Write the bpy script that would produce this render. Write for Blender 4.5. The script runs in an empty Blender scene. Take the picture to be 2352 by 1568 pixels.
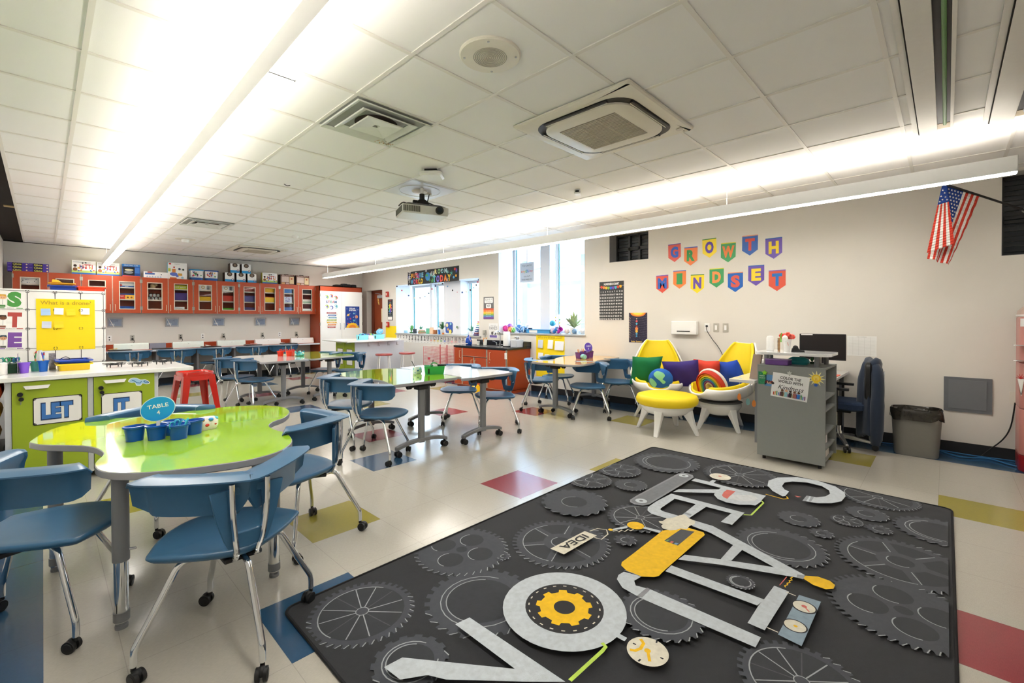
import bpy, math, random
from math import sin, cos, pi, radians, sqrt, atan2, hypot
from mathutils import Matrix, Vector
random.seed(7)
SC = bpy.context.scene
# ------------------------------------------------------------------ camera, world, exposure
HC = 1.37
cam_d = bpy.data.cameras.new('camera'); cam = bpy.data.objects.new('camera', cam_d); SC.collection.objects.link(cam); SC.camera = cam
cam_d.sensor_width = 36.0; cam_d.lens = 36.0 * 1036.937 / 2352.0
cam_d.shift_y = -(784 - 741.54) / 2352.0; cam_d.clip_start = 0.02; cam_d.clip_end = 200
_yaw, _pitch, _roll = radians(46.1034), radians(-0.5543), radians(-0.1364)
_F = Vector((sin(_yaw)*cos(_pitch), cos(_yaw)*cos(_pitch), sin(_pitch)))
_R = Vector((cos(_yaw), -sin(_yaw), 0)); _U = _R.cross(_F)
_R2 = _R*cos(_roll) + _U*sin(_roll); _U2 = -_R*sin(_roll) + _U*cos(_roll)
cam.matrix_world = Matrix(((_R2.x, _U2.x, -_F.x, 0), (_R2.y, _U2.y, -_F.y, 0), (_R2.z, _U2.z, -_F.z, HC), (0, 0, 0, 1)))
SC.view_settings.view_transform = 'Standard'; SC.view_settings.look = 'None'; SC.view_settings.gamma = 1.0
SC.view_settings.use_curve_mapping = False
SC.view_settings.exposure = 2.2
wd = bpy.data.worlds.new('sky'); SC.world = wd; wd.use_nodes = True
bg = wd.node_tree.nodes['Background']; bg.inputs[0].default_value = (0.70, 0.85, 1.0, 1); bg.inputs[1].default_value = 3.2
LENS_E = 6.5; UP_E = 6.5
# ------------------------------------------------------------------ helpers
def lin(h):
    h = h.lstrip('#'); r = [int(h[i:i+2], 16)/255 for i in (0, 2, 4)]
    return tuple(x/12.92 if x <= .04045 else ((x+.055)/1.055)**2.4 for x in r) + (1,)
MATS = {}
def mat(name, hexc, rough=.5, metal=0, var=0.04, scale=30, coat=0, emit=0, bump=0, trans=0, ior=1.45, sheen=0, bscale=None):
    if name in MATS: return MATS[name]
    m = bpy.data.materials.new(name); m.use_nodes = True; nt = m.node_tree; b = nt.nodes['Principled BSDF']
    c = lin(hexc)
    b.inputs['Roughness'].default_value = rough; b.inputs['Metallic'].default_value = metal; b.inputs['IOR'].default_value = ior
    b.inputs['Coat Weight'].default_value = coat; b.inputs['Coat Roughness'].default_value = .04
    b.inputs['Transmission Weight'].default_value = trans; b.inputs['Sheen Weight'].default_value = sheen
    tc = nt.nodes.new('ShaderNodeTexCoord'); n = nt.nodes.new('ShaderNodeTexNoise'); n.inputs['Scale'].default_value = scale; n.inputs['Detail'].default_value = 3
    nt.links.new(tc.outputs['Object'], n.inputs['Vector'])
    mx = nt.nodes.new('ShaderNodeMix'); mx.data_type = 'RGBA'
    mx.inputs[6].default_value = tuple(x*(1-var) for x in c[:3])+(1,); mx.inputs[7].default_value = tuple(min(1, x*(1+var)) for x in c[:3])+(1,)
    nt.links.new(n.outputs['Fac'], mx.inputs[0]); nt.links.new(mx.outputs[2], b.inputs['Base Color'])
    if emit:
        b.inputs['Emission Color'].default_value = c; b.inputs['Emission Strength'].default_value = emit
    if bump:
        bp = nt.nodes.new('ShaderNodeBump'); bp.inputs['Strength'].default_value = bump; bp.inputs['Distance'].default_value = .002
        if bscale:
            n2 = nt.nodes.new('ShaderNodeTexNoise'); n2.inputs['Scale'].default_value = bscale; n2.inputs['Detail'].default_value = 4
            nt.links.new(tc.outputs['Object'], n2.inputs['Vector']); nt.links.new(n2.outputs['Fac'], bp.inputs['Height'])
        else: nt.links.new(n.outputs['Fac'], bp.inputs['Height'])
        nt.links.new(bp.outputs[0], b.inputs['Normal'])
    MATS[name] = m; return m
def flat(hexc, rough=.55, **k): return mat('paint_'+hexc.lstrip('#')+('_%d' % int(rough*100)), hexc, rough, var=.015, **k)
class MB:
    def __init__(s, M=None): s.v = []; s.f = []; s.m = []; s.M = M or Matrix()
    def add(s, vs, fs, m=0):
        b = len(s.v); s.v += [tuple(s.M @ Vector(v)) for v in vs]
        for f in fs: s.f.append([b+i for i in f]); s.m.append(m)
        return s
    def box(s, x0, x1, y0, y1, z0, z1, m=0):
        v = [(x, y, z) for z in (z0, z1) for y in (y0, y1) for x in (x0, x1)]
        return s.add(v, [(0, 2, 3, 1), (4, 5, 7, 6), (0, 1, 5, 4), (2, 6, 7, 3), (0, 4, 6, 2), (1, 3, 7, 5)], m)
    def loft(s, rings, m=0, close=True, caps=(True, True), loop=False):
        n = len(rings[0]); v = [p for r in rings for p in r]; f = []
        K = len(rings)
        for k in range(K if loop else K-1):
            a = k*n; b = ((k+1) % K)*n
            for i in range(n if close else n-1):
                j = (i+1) % n; f.append((a+i, a+j, b+j, b+i))
        if not loop:
            if caps[0]: f.append(tuple(range(n-1, -1, -1)))
            if caps[1]: f.append(tuple((K-1)*n+i for i in range(n)))
        return s.add(v, f, m)
    def prism(s, poly, z0, z1, m=0):
        return s.loft([[(x, y, z0) for x, y in poly], [(x, y, z1) for x, y in poly]], m)
    def cyl(s, p0, p1, r0, r1=None, n=16, m=0, caps=(True, True)):
        r1 = r0 if r1 is None else r1; a = Vector(p0); b = Vector(p1); d = (b-a).normalized()
        u = d.orthogonal().normalized(); w = d.cross(u)
        R = lambda c, r: [tuple(c+(u*cos(2*pi*i/n)+w*sin(2*pi*i/n))*r) for i in range(n)]
        return s.loft([R(a, r0), R(b, r1)], m, caps=caps)
    def tube(s, pts, r, n=8, m=0, loop=False, smooth=0):
        if smooth: pts = cat_rom(pts, smooth, loop)
        P = [Vector(p) for p in pts]; K = len(P); rings = []; u = None
        for i in range(K):
            if loop: d = (P[(i+1) % K]-P[i-1])
            else: d = P[min(i+1, K-1)]-P[max(i-1, 0)]
            d.normalize()
            if u is None: u = d.orthogonal().normalized()
            else:
                u = (u-d*u.dot(d)); u = u.normalized() if u.length > 1e-6 else d.orthogonal().normalized()
            w = d.cross(u); rr = r[i] if isinstance(r, (list, tuple)) else r
            rings.append([tuple(P[i]+(u*cos(2*pi*k/n)+w*sin(2*pi*k/n))*rr) for k in range(n)])
        return s.loft(rings, m, loop=loop)
    def lathe(s, prof, c=(0, 0, 0), n=24, m=0, sx=1, sy=1, caps=(True, True)):
        return s.loft([[(c[0]+r*cos(2*pi*i/n)*sx, c[1]+r*sin(2*pi*i/n)*sy, c[2]+z) for i in range(n)] for r, z in prof], m, caps=caps)
    def ball(s, c, r, n=12, m=0, sz=1., sx=1., sy=1.):
        K = max(6, n//2); return s.lathe([(max(r*sin(pi*k/K), .0002), -r*sz*cos(pi*k/K)) for k in range(K+1)], c, n, m, sx, sy)
    def sheet(s, grid, t=0, m=0, loopu=False):
        # grid[i][j] points -> double sided thin sheet when t given
        R = len(grid); N = len(grid[0]); f = []
        for i in range(R-1):
            for j in range(N-1): f.append((i*N+j, i*N+j+1, (i+1)*N+j+1, (i+1)*N+j))
        return s.add([p for r in grid for p in r], f, m)
    def build(s, name, mats, parent=None, smooth=True, bevel=0, ang=35, loc=None, seg=2, solid=0, sub=0):
        me = bpy.data.meshes.new(name); me.from_pydata(s.v, [], s.f)
        if not isinstance(mats, (list, tuple)): mats = [mats]
        for m in mats: me.materials.append(m)
        for p, mi in zip(me.polygons, s.m): p.material_index = mi
        if smooth:
            me.polygons.foreach_set('use_smooth', [True]*len(me.polygons)); me.set_sharp_from_angle(angle=radians(ang))
        me.update(); o = bpy.data.objects.new(name, me); SC.collection.objects.link(o)
        if parent: o.parent = parent
        if loc: o.location = loc
        if solid:
            md = o.modifiers.new('thick', 'SOLIDIFY'); md.thickness = solid; md.offset = 0
        if sub:
            md = o.modifiers.new('sub', 'SUBSURF'); md.levels = sub; md.render_levels = sub
        if bevel:
            md = o.modifiers.new('bevel', 'BEVEL'); md.width = bevel; md.segments = seg; md.limit_method = 'ANGLE'; md.angle_limit = radians(40)
        return o
def cat_rom(pts, k=6, loop=False):
    P = [tuple(p) for p in pts]; n = len(P); out = []
    rng = range(n) if loop else range(n-1)
    for i in rng:
        if loop: a, b, c, d = P[i-1], P[i], P[(i+1) % n], P[(i+2) % n]
        else: a, b, c, d = P[max(i-1, 0)], P[i], P[i+1], P[min(i+2, n-1)]
        for t in range(k):
            t = t/k; out.append(tuple(.5*((2*b[j])+(-a[j]+c[j])*t+(2*a[j]-5*b[j]+4*c[j]-d[j])*t*t+(-a[j]+3*b[j]-3*c[j]+d[j])*t**3) for j in range(len(b))))
    if not loop: out.append(P[-1])
    return out
def rrect(x0, x1, y0, y1, r, n=4):
    o = []
    for cx, cy, a in ((x1-r, y1-r, 0), (x0+r, y1-r, 90), (x0+r, y0+r, 180), (x1-r, y0+r, 270)):
        for k in range(n+1):
            t = radians(a+90*k/n); o.append((cx+r*cos(t), cy+r*sin(t)))
    return o
def ell(cx, cy, rx, ry=None, n=24, a=0):
    ry = rx if ry is None else ry
    return [(cx+rx*cos(2*pi*i/n)*cos(a)-ry*sin(2*pi*i/n)*sin(a), cy+rx*cos(2*pi*i/n)*sin(a)+ry*sin(2*pi*i/n)*cos(a)) for i in range(n)]
def star(cx, cy, r0, r1, n=5, a=pi/2):
    return [(cx+(r0 if i % 2 == 0 else r1)*cos(a+pi*i/n), cy+(r0 if i % 2 == 0 else r1)*sin(a+pi*i/n)) for i in range(2*n)]
def tag(o, label, cat, group=None, kind=None):
    if label: o['label'] = label
    if cat: o['category'] = cat
    if group: o['group'] = group
    if kind: o['kind'] = kind
    return o
def thing(name, label, cat, loc=(0, 0, 0), rz=0, group=None, rot=None):
    o = bpy.data.objects.new(name, None); SC.collection.objects.link(o); o.empty_display_size = .05
    o.location = loc; o.rotation_euler = rot or (0, 0, rz)
    return tag(o, label, cat, group)
def struct(o): o['kind'] = 'structure'; return o
def dup(root, loc=None, rz=None, label=None, group=None, rot=None, scale=None):
    def cp(o, par):
        c = o.copy(); SC.collection.objects.link(c); c.parent = par
        for ch in kids(o): cp(ch, c)
        return c
    r = cp(root, None)
    if loc is not None: r.location = loc
    if rz is not None: r.rotation_euler = (0, 0, rz)
    if rot is not None: r.rotation_euler = rot
    if scale is not None: r.scale = scale
    if label: r['label'] = label
    if group: r['group'] = group
    return r
_kidcache = {}
def kids(o): return list(o.children)
# ---- flat artwork: layered coloured shapes on a plane, one mesh
class Art:
    def __init__(s, M, step=.0003): s.b = MB(M); s.mats = []; s.z = 0; s.step = step
    def mi(s, c):
        m = c if not isinstance(c, str) else flat(c, .6)
        if m not in s.mats: s.mats.append(m)
        return s.mats.index(m)
    def poly(s, pts, c, d=0):
        s.z += s.step; pts = list(pts)
        a = sum(pts[i-1][0]*pts[i][1]-pts[i][0]*pts[i-1][1] for i in range(len(pts)))
        if a < 0: pts.reverse()
        s.b.add([(x, y, s.z+d) for x, y in pts], [tuple(range(len(pts)))], s.mi(c))
    def slab(s, pts, c, t=.002):
        a = sum(pts[i-1][0]*pts[i][1]-pts[i][0]*pts[i-1][1] for i in range(len(pts)))
        if a < 0: pts = list(pts)[::-1]
        s.b.prism(pts, s.z, s.z+t, s.mi(c)); s.z += t
    def rect(s, x0, y0, x1, y1, c): s.poly([(x0, y0), (x1, y0), (x1, y1), (x0, y1)], c)
    def circ(s, x, y, r, c, ry=None, n=20): s.poly(ell(x, y, r, ry, n), c)
    def line(s, pts, w, c, loop=False):
        s.z += s.step; P = [Vector(p) for p in pts]; n = len(P); L = []; R = []
        for i in range(n):
            d = (P[(i+1) % n]-P[i-1]) if loop else (P[min(i+1, n-1)]-P[max(i-1, 0)])
            if d.length < 1e-9: d = Vector((1, 0))
            d.normalize(); q = Vector((-d.y, d.x))*w/2; L.append(P[i]+q); R.append(P[i]-q)
        v = [(p.x, p.y, s.z) for p in L]+[(p.x, p.y, s.z) for p in R]
        f = [(i, n+i, n+(i+1) % n, (i+1) % n) for i in range(n if loop else n-1)]
        s.b.add(v, f, s.mi(c))
    def text(s, t, x, y, h, c, w=None, a=0, bold=0, align='CENTER', shear=0, sp=1):
        s.z += s.step
        cu = bpy.data.curves.new('t', 'FONT'); cu.body = t; cu.size = 1; cu.align_x = 'LEFT'; cu.offset = bold; cu.shear = shear; cu.space_character = sp
        cu.resolution_u = 3
        o = bpy.data.objects.new('t', cu); me = o.to_mesh(); vs = [v.co.copy() for v in me.vertices]; fs = [tuple(p.vertices) for p in me.polygons]
        o.to_mesh_clear(); bpy.data.objects.remove(o); bpy.data.curves.remove(cu)
        if not vs: return
        xs = [v.x for v in vs]; ys = [v.y for v in vs]; x0, x1 = min(xs), max(xs); y0, y1 = min(ys), max(ys)
        k = h/.72; kx = (w/(x1-x0)) if w else k
        ox = {'CENTER': -(x0+x1)/2, 'LEFT': -x0, 'RIGHT': -x1}[align]
        out = []
        for v in vs:
            X = (v.x+ox)*kx; Y = (v.y-.36)*k
            out.append((x+X*cos(a)-Y*sin(a), y+X*sin(a)+Y*cos(a), s.z))
        s.b.add(out, fs, s.mi(c))
    def build(s, name, parent=None, **k):
        return s.b.build(name, s.mats, parent, smooth=False, **k)
def plane_M(o, xd, yd):
    x = Vector(xd).normalized(); y = Vector(yd).normalized(); z = x.cross(y)
    return Matrix(((x.x, y.x, z.x, o[0]), (x.y, y.y, z.y, o[1]), (x.z, y.z, z.z, o[2]), (0, 0, 0, 1)))
XW = 6.43; YW = 12.2; XL = -.48; YB = -1.6; ZC = 2.79
def wallM(y, z, off=.001): return plane_M((XW-off, y, z), (0, -1, 0), (0, 0, 1))     # local x runs along -Y (right in view)
def backM(x, z, yy=YW-.001): return plane_M((x, yy, z), (1, 0, 0), (0, 0, 1))
# ------------------------------------------------------------------ materials
M_wall = mat('wall_paint', '#dedad2', .75, var=.02, scale=3, bump=.15, bscale=160)
M_wallw = mat('reveal_paint', '#e2e6ee', .7, var=.015, scale=4)
M_black = mat('black_rubber', '#17181a', .45, var=.1)
M_base = mat('baseboard_rubber', '#1c1d20', .5)
M_chrome = mat('chrome', '#dadde0', .09, metal=1, var=.02)
M_steel = mat('brushed_steel', '#b9bcc0', .3, metal=1, var=.05, scale=60)
M_blue = mat('blue_shell_plastic', '#376488', .33, var=.05, scale=40, bump=.1, bscale=400)
M_grey = mat('grey_edge', '#9b9c9f', .42)
M_leg = mat('grey_powder_coat', '#7c7e82', .4, var=.03)
M_lime = mat('lime_laminate', '#9ccc20', .06, var=.02, coat=.6)
M_whitelam = mat('white_laminate', '#eeeff0', .08, var=.01, coat=.5)
M_yellowlam = mat('yellow_laminate', '#f3b84f', .08, var=.03, coat=.5)
M_counter = mat('white_counter', '#eef0ee', .15, var=.01)
M_greendoor = mat('green_door', '#9cb22c', .38, var=.02)
M_cab = mat('orange_laminate', '#a8431f', .4, var=.04, scale=8)
M_cabedge = mat('beige_edge_banding', '#c9bfae', .5)
M_lavwhite = mat('pale_grey_panel', '#cfd3da', .5)
M_white = mat('white_plastic', '#f0f0ee', .35, var=.01)
M_paper = mat('white_paper', '#f2f2f0', .8, var=.01)
M_yel = mat('yellow_paper', '#fadd1b', .8, var=.02)
M_glass = mat('window_glass', '#ffffff', 0.0, trans=1, ior=1.02, var=0)
M_red = mat('red_gloss_metal', '#c4261a', .16, var=.05, coat=.5)
M_alu = mat('white_aluminium', '#e6e8e8', .4, var=.01)
M_navy = mat('navy_fabric', '#1f2c40', .95, var=.25, scale=220, bump=.6, sheen=.3)
M_ceil = None
# ------------------------------------------------------------------ room shell
def cut(y0, y1, z0, z1, holes):
    ys = sorted({y0, y1, *[h[0] for h in holes], *[h[1] for h in holes]}); zs = sorted({z0, z1, *[h[2] for h in holes], *[h[3] for h in holes]})
    for a, b in zip(ys, ys[1:]):
        run = None
        for c, d in zip(zs, zs[1:]):
            if any(h[0] <= a and b <= h[1] and h[2] <= c and d <= h[3] for h in holes):
                if run: yield (a, b)+run; run = None
            else: run = (run[0] if run else c, d)
        if run: yield (a, b)+run
XG = 6.90
D_OPEN = (11.10, 11.95, 0, 2.17); W1 = (7.16, 10.41, .99, 2.245); W2 = (4.46, 6.56, 1.085, 2.95); N1 = (3.29, 3.975, 2.28, 2.74); N2 = (-1.25, -.38, 1.965, 2.76)
mb = MB()
for a, b, c, d in cut(YB, YW, 0, 3.05, [D_OPEN, W1, W2, N1, N2]): mb.box(XW, XG+.1, a, b, c, d)
wr = struct(mb.build('wall_right', M_wall, smooth=False))
mb = MB(); mb.box(XL-.12, XG+.1, YW, YW+.15, 0, 3.05); struct(mb.build('wall_back', M_wall, smooth=False))
mb = MB(); mb.box(XL-.12, XL, YB-.1, YW, 0, 3.05); struct(mb.build('wall_left', M_wall, smooth=False))
mb = MB(); mb.box(XL-.12, XG+.1, YB-.12, YB, 0, 3.05); struct(mb.build('wall_front', M_wall, smooth=False))
# floor: 18 in tiles with scattered coloured ones
T = .458; FX0 = .218; FY0 = .037
def floor_mat(name, h, var=.05):
    m = mat(name, h, .2, var=var, scale=55); nt = m.node_tree; b = nt.nodes['Principled BSDF']
    tc = [n for n in nt.nodes if n.type == 'TEX_COORD'][0]; col = b.inputs['Base Color'].links[0].from_socket
    # fine streaky speckle
    mp = nt.nodes.new('ShaderNodeMapping'); mp.inputs['Scale'].default_value = (60, 420, 1); mp.inputs['Rotation'].default_value = (0, 0, .4)
    n = nt.nodes.new('ShaderNodeTexNoise'); n.inputs['Scale'].default_value = 1.2; n.inputs['Detail'].default_value = 5
    nt.links.new(tc.outputs['Object'], mp.inputs[0]); nt.links.new(mp.outputs[0], n.inputs['Vector'])
    r = nt.nodes.new('ShaderNodeMapRange'); r.inputs[1].default_value = .35; r.inputs[2].default_value = .7; r.inputs[3].default_value = .93; r.inputs[4].default_value = 1.05
    nt.links.new(n.outputs['Fac'], r.inputs[0])
    # seams on the tile grid
    sx = nt.nodes.new('ShaderNodeSeparateXYZ'); nt.links.new(tc.outputs['Object'], sx.inputs[0]); fac = r.outputs[0]
    for ax, off in ((0, FX0), (1, FY0)):
        a = nt.nodes.new('ShaderNodeMath'); a.operation = 'SUBTRACT'; a.inputs[1].default_value = off-T*20; nt.links.new(sx.outputs[ax], a.inputs[0])
        w = nt.nodes.new('ShaderNodeMath'); w.operation = 'PINGPONG'; w.inputs[1].default_value = T/2; nt.links.new(a.outputs[0], w.inputs[0])
        g = nt.nodes.new('ShaderNodeMapRange'); g.inputs[1].default_value = .0006; g.inputs[2].default_value = .0022; g.inputs[3].default_value = .78; g.inputs[4].default_value = 1
        nt.links.new(w.outputs[0], g.inputs[0]); mu = nt.nodes.new('ShaderNodeMath'); mu.operation = 'MULTIPLY'; nt.links.new(fac, mu.inputs[0]); nt.links.new(g.outputs[0], mu.inputs[1]); fac = mu.outputs[0]
    hv = nt.nodes.new('ShaderNodeHueSaturation'); nt.links.new(col, hv.inputs['Color']); nt.links.new(fac, hv.inputs['Value']); nt.links.new(hv.outputs[0], b.inputs['Base Color'])
    b.inputs['Coat Weight'].default_value = .25; b.inputs['Coat Roughness'].default_value = .12
    return m
FM = [floor_mat('floor_beige_vinyl', '#b9b5ab'), floor_mat('floor_blue_vinyl', '#284f72'), floor_mat('floor_red_vinyl', '#933f46'), floor_mat('floor_olive_vinyl', '#9c9140')]
COL = {(5, 5): 2, (4, 8): 1, (2, 6): 3, (1, 4): 1, (9, -1): 3, (9, -2): 3, (11, 1): 3, (5, -1): 2, (11, 6): 3, (10, 9): 2, (8, 11): 2, (5, 10): 2, (7, 14): 3, (5, 15): 1, (5, 19): 2, (6, 22): 1, (8, 23): 2, (9, 16): 2, (7, 4): 3, (11, 15): 3, (4, 24): 2, (3, 21): 3, (9, 25): 3, (0, 9): 3, (2, 12): 3}
mb = MB(); xs = [XL-.05, -.01]+[FX0+T*k for k in range(0, 13)]+[5.95, 6.6]; xs = [x for x in xs if x <= 5.951]+[6.6]; xs = sorted(set(round(x, 4) for x in xs))
ys = sorted(set([YB-.05]+[round(FY0+T*k, 4) for k in range(-3, 26)]+[11.72, 12.3]))
for a, b in zip(xs, xs[1:]):
    for c, d in zip(ys, ys[1:]):
        gx = math.floor(((a+b)/2-FX0)/T); gy = math.floor(((c+d)/2-FY0)/T); k = COL.get((gx, gy), 0)
        if b < 0.0 or a > 5.94 or c > 11.7: k = 1
        mb.add([(a, c, 0), (b, c, 0), (b, d, 0), (a, d, 0)], [(0, 1, 2, 3)], k)
struct(mb.build('floor', FM, smooth=False))
# ceiling: lay-in tiles on a T-bar grid, black open gap along the left and the back
M_tile = mat('ceiling_tile', '#f0f0ef', .85, var=.02, scale=2, bump=.25, bscale=300)
M_tbar = mat('ceiling_tbar', '#e4e2dc', .45, var=.01)
M_dark = mat('black_plenum', '#1b1614', .9, var=.3, scale=8)
G = .61; CX0 = 1.385; CY0 = 2.684
mb = MB(); mb.box(-.21, XW, YB, 12.08, ZC, ZC+.02); struct(mb.build('ceiling', M_tile, smooth=False))
mb = MB(); mb.box(XL-.1, XG+.1, YB-.1, YW+.1, ZC+.16, ZC+.2); struct(mb.build('ceiling_slab', M_dark, smooth=False))
mb = MB(); mb.box(XL, XL+.004, YB, YW, ZC-.005, ZC+.16); mb.box(XL, XW, YW-.004, YW, ZC-.005, ZC+.16); mb.box(XL,-.21,YB,YW,ZC+.02,ZC+.03); mb.box(-.21,XW,12.08,YW-.004,ZC+.02,ZC+.03); struct(mb.build('trim_1', M_dark, smooth=False))
mb = MB(); w = .012
k = -2
while CX0+G*k < XW:
    x = CX0+G*k
    mb.box(x-w, x+w, YB, 12.08, ZC-.006, ZC); k += 1
k = -7
while CY0+G*k < 12.08:
    y = CY0+G*k
    if y > YB: mb.box(-.21, XW, y-w, y+w, ZC-.0055, ZC)
    k += 1
mb.box(-.235, -.21, YB, 12.08, ZC-.006, ZC+.05); mb.box(-.21, XW, 12.08, 12.09, ZC-.006, ZC+.04)
struct(mb.build('trim_2', M_tbar, smooth=False))
# baseboards
mb = MB(); mb.box(XW-.008, XW, YB, 5.68, 0, .11); mb.box(XW-.008, XW, 7.22, 11.1, 0, .11); struct(mb.build('baseboard_right', M_base, smooth=False, bevel=.003))
mb = MB(); mb.box(XL, 4.9, YW-.008, YW, 0, .11); struct(mb.build('baseboard_back', M_base, smooth=False))
# ------------------------------------------------------------------ window alcoves
M_frame = mat('window_frame_white', '#dfe6ee', .4, var=.01)
M_sill = mat('grey_sill', '#a9a9a8', .35)
def window(n, panes, z0, z1):
    r = bpy.data.objects.new('window_%d' % n, None); SC.collection.objects.link(r); r['kind'] = 'structure'
    y0 = panes[0][0]-.05; y1 = panes[-1][1]+.05; b = MB()
    b.box(XG-.03, XG+.03, y0, y1, z0-.0, z0+.06); b.box(XG-.03, XG+.03, y0, y1, z1-.06, z1)
    for i, (a, c) in enumerate(panes):
        b.box(XG-.03, XG+.03, a-.05, a, z0+.06, z1-.06); b.box(XG-.03, XG+.03, c, c+.05, z0+.06, z1-.06)
        g = MB(); g.box(XG-.004, XG+.004, a, c, z0+.06, z1-.06); g.build('window_pane', M_glass, r, smooth=False)
        gk = MB(); gk.box(XG-.012, XG+.012, c-.012, c, z0+.06, z1-.06); gk.box(XG-.012, XG+.012, a, a+.012, z0+.06, z1-.06); gk.build('gasket', mat('teal_gasket', '#2c7a84', .5), r, smooth=False)
    b.build('window_frame', M_frame, r, smooth=False, bevel=.004)
    return r
window(1, [(7.21, 7.95), (8.68, 9.22), (9.42, 10.27)], .99, 2.245)
window(2, [(4.52, 5.38), (5.72, 6.50)], 1.085, 2.95)
b = MB(); b.box(6.62, XG-.03, 7.95+.05, 8.63, 1.0, 2.245); b.box(XG-.15, XG-.031, 9.27, 9.37, 1.0, 2.245); struct(b.build('trim_3', M_wallw, smooth=False, bevel=.01))
b = MB(); b.box(XG-.22, XG-.031, 5.43, 5.67, 1.09, 2.95); struct(b.build('trim_4', M_wallw, smooth=False, bevel=.01))
b = MB(); b.box(XW-.02, XG-.031, 7.10, 10.43, .965, 1.0); struct(b.build('window_sill_1', M_sill, smooth=False, bevel=.004))
b = MB(); b.box(XW-.02, XG-.031, 4.44, 6.60, 1.06, 1.09); struct(b.build('window_sill_2', M_sill, smooth=False, bevel=.004))
# pale linings of the alcoves
b = MB()
for (a, c, z0, z1) in (W1, W2):
    b.box(XW, XG-.03, c-.004, c, z0, z1); b.box(XW, XG-.03, a, a+.004, z0, z1); b.box(XW, XG-.03, a, c, z1-.004, z1)
struct(b.build('trim_5', M_wallw, smooth=False))
# clerestory niches with dark louvred frames
M_lou = mat('dark_louvre', '#26282b', .35, var=.2, scale=20); M_nich = mat('niche_grey', '#8f8f90', .8)
def niche(n, a, c, z0, z1):
    r = bpy.data.objects.new('window_%d' % n, None); SC.collection.objects.link(r); r['kind'] = 'structure'
    x = XW+.26; b = MB(); b.box(x, x+.02, a, c, z0, z1); b.build('window_backing', mat('dark_glass', '#3c4046', .08, var=.1), r, smooth=False)
    b = MB(); wy = c-a
    for y in (a, a+wy*.36, a+wy*.62, c-.03): b.box(x-.05, x, y, y+.035, z0, z1)
    for z in (z0, z0+(z1-z0)*.42, z0+(z1-z0)*.47, z1-.03): b.box(x-.05, x, a, c, z, z+.03)
    k = z0+.06
    while k < z1: b.box(x-.02, x, a, c, k, k+.008); k += .05
    b.build('window_louvre', M_lou, r, smooth=False)
    b = MB(); b.box(XW+.001, x, c-.004, c-.001, z0, z1); b.box(XW+.001, x, a, c, z0, z0+.003); b.build('window_lining', M_nich, r, smooth=False)
    return r
niche(3, *N1); niche(4, *N2)
# door at the far end of the right wall
dr = bpy.data.objects.new('door_1', None); SC.collection.objects.link(dr); dr['kind'] = 'structure'
M_door = mat('brown_door', '#97482c', .45, var=.05, scale=6); M_jamb = mat('brown_jamb', '#7a3a26', .5)
b = MB(); b.box(XW+.16, XW+.19, 11.83, 11.95, 0, 2.17); b.box(XW+.10, XW+.19, 11.74, 11.86, 0, 2.13); b.box(XW+.1, XW+.19, 11.1, 11.14, 0, 2.13); b.box(XW+.1, XW+.19, 11.1, 11.86, 2.09, 2.17); b.build('door_frame', M_jamb, dr, smooth=False)
b = MB(); b.box(XW+.13, XW+.17, 11.14, 11.74, .02, 2.09); b.build('door_leaf', M_door, dr, smooth=False)
b = MB(); b.box(XW+.07, XW+.13, 11.2, 11.5, 1.95, 2.03); b.tube([(XW+.06, 11.3, 2.05), (XW+.05, 11.55, 2.09), (XW+.12, 11.65, 2.1)], .01); b.build('door_closer', mat('grey_closer', '#9da0a6', .4), dr, bevel=.004)
b = MB(); b.box(XW+.06, XW+.13, 11.16, 11.66, .93, 1.03); b.build('push_bar', M_steel, dr, bevel=.005)
b = MB(); b.box(XG+.11, XG+.13, 11.0, 12.1, 0, 2.3); struct(b.build('wall_corridor', M_door, smooth=False))
b = MB(); b.box(XL, XG+.6, YB, YW, -.06, -.01); struct(b.build('floor_slab', M_dark, smooth=False))
# ------------------------------------------------------------------ pendant lights
M_lens = mat('lit_lens', '#fff9f0', .4, emit=LENS_E, var=0); M_up = mat('lit_uplight', '#fff6ea', .4, emit=UP_E, var=0)
def pendant(x0, y0, x1, y1, label, hangs):
    L = hypot(x1-x0, y1-y0); a = atan2(y1-y0, x1-x0); t = thing('pendant_light', label, 'ceiling light', (x0, y0, 2.43), a)
    b = MB(); w = .055
    b.box(0, L, -w, -w+.006, .0, .115); b.box(0, L, w-.006, w, 0, .115); b.box(0, .004, -w, w, 0, .115); b.box(L-.004, L, -w, w, 0, .115); b.box(.004, L-.004, -w+.006, w-.006, .05, .06); b.build('housing', M_alu, t, smooth=False)
    b = MB(); b.box(.006, L-.006, -w+.006, w-.006, -.003, .012); b.build('diffuser', M_lens, t, smooth=False)
    b = MB(); b.box(.006, L-.006, -w+.008, w-.008, .095, .10); b.build('uplight_lens', M_up, t, smooth=False)
    s = L-.2
    while s > 0:
        b = MB(); b.cyl((s, 0, .1), (s, 0, ZC-2.43), .002, n=6); b.cyl((s, 0, ZC-2.43-.02), (s, 0, ZC-2.43), .03, n=12); s -= 2.44; b.build('suspension_cable', M_alu, t)
    s = 2.44
    while s < L: b = MB(); b.box(s-.006, s+.006, -w, w, -.004, .0); s += 2.44; b.build('joint', M_steel, t, smooth=False)
    return t
pendant(.70, -.35, .865, 11.85, 'long white linear pendant light on the left, seen from below', None)
pendant(4.95, -.37, 5.07, 11.62, 'long white linear pendant light near the window wall, seen edge on', None)
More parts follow.
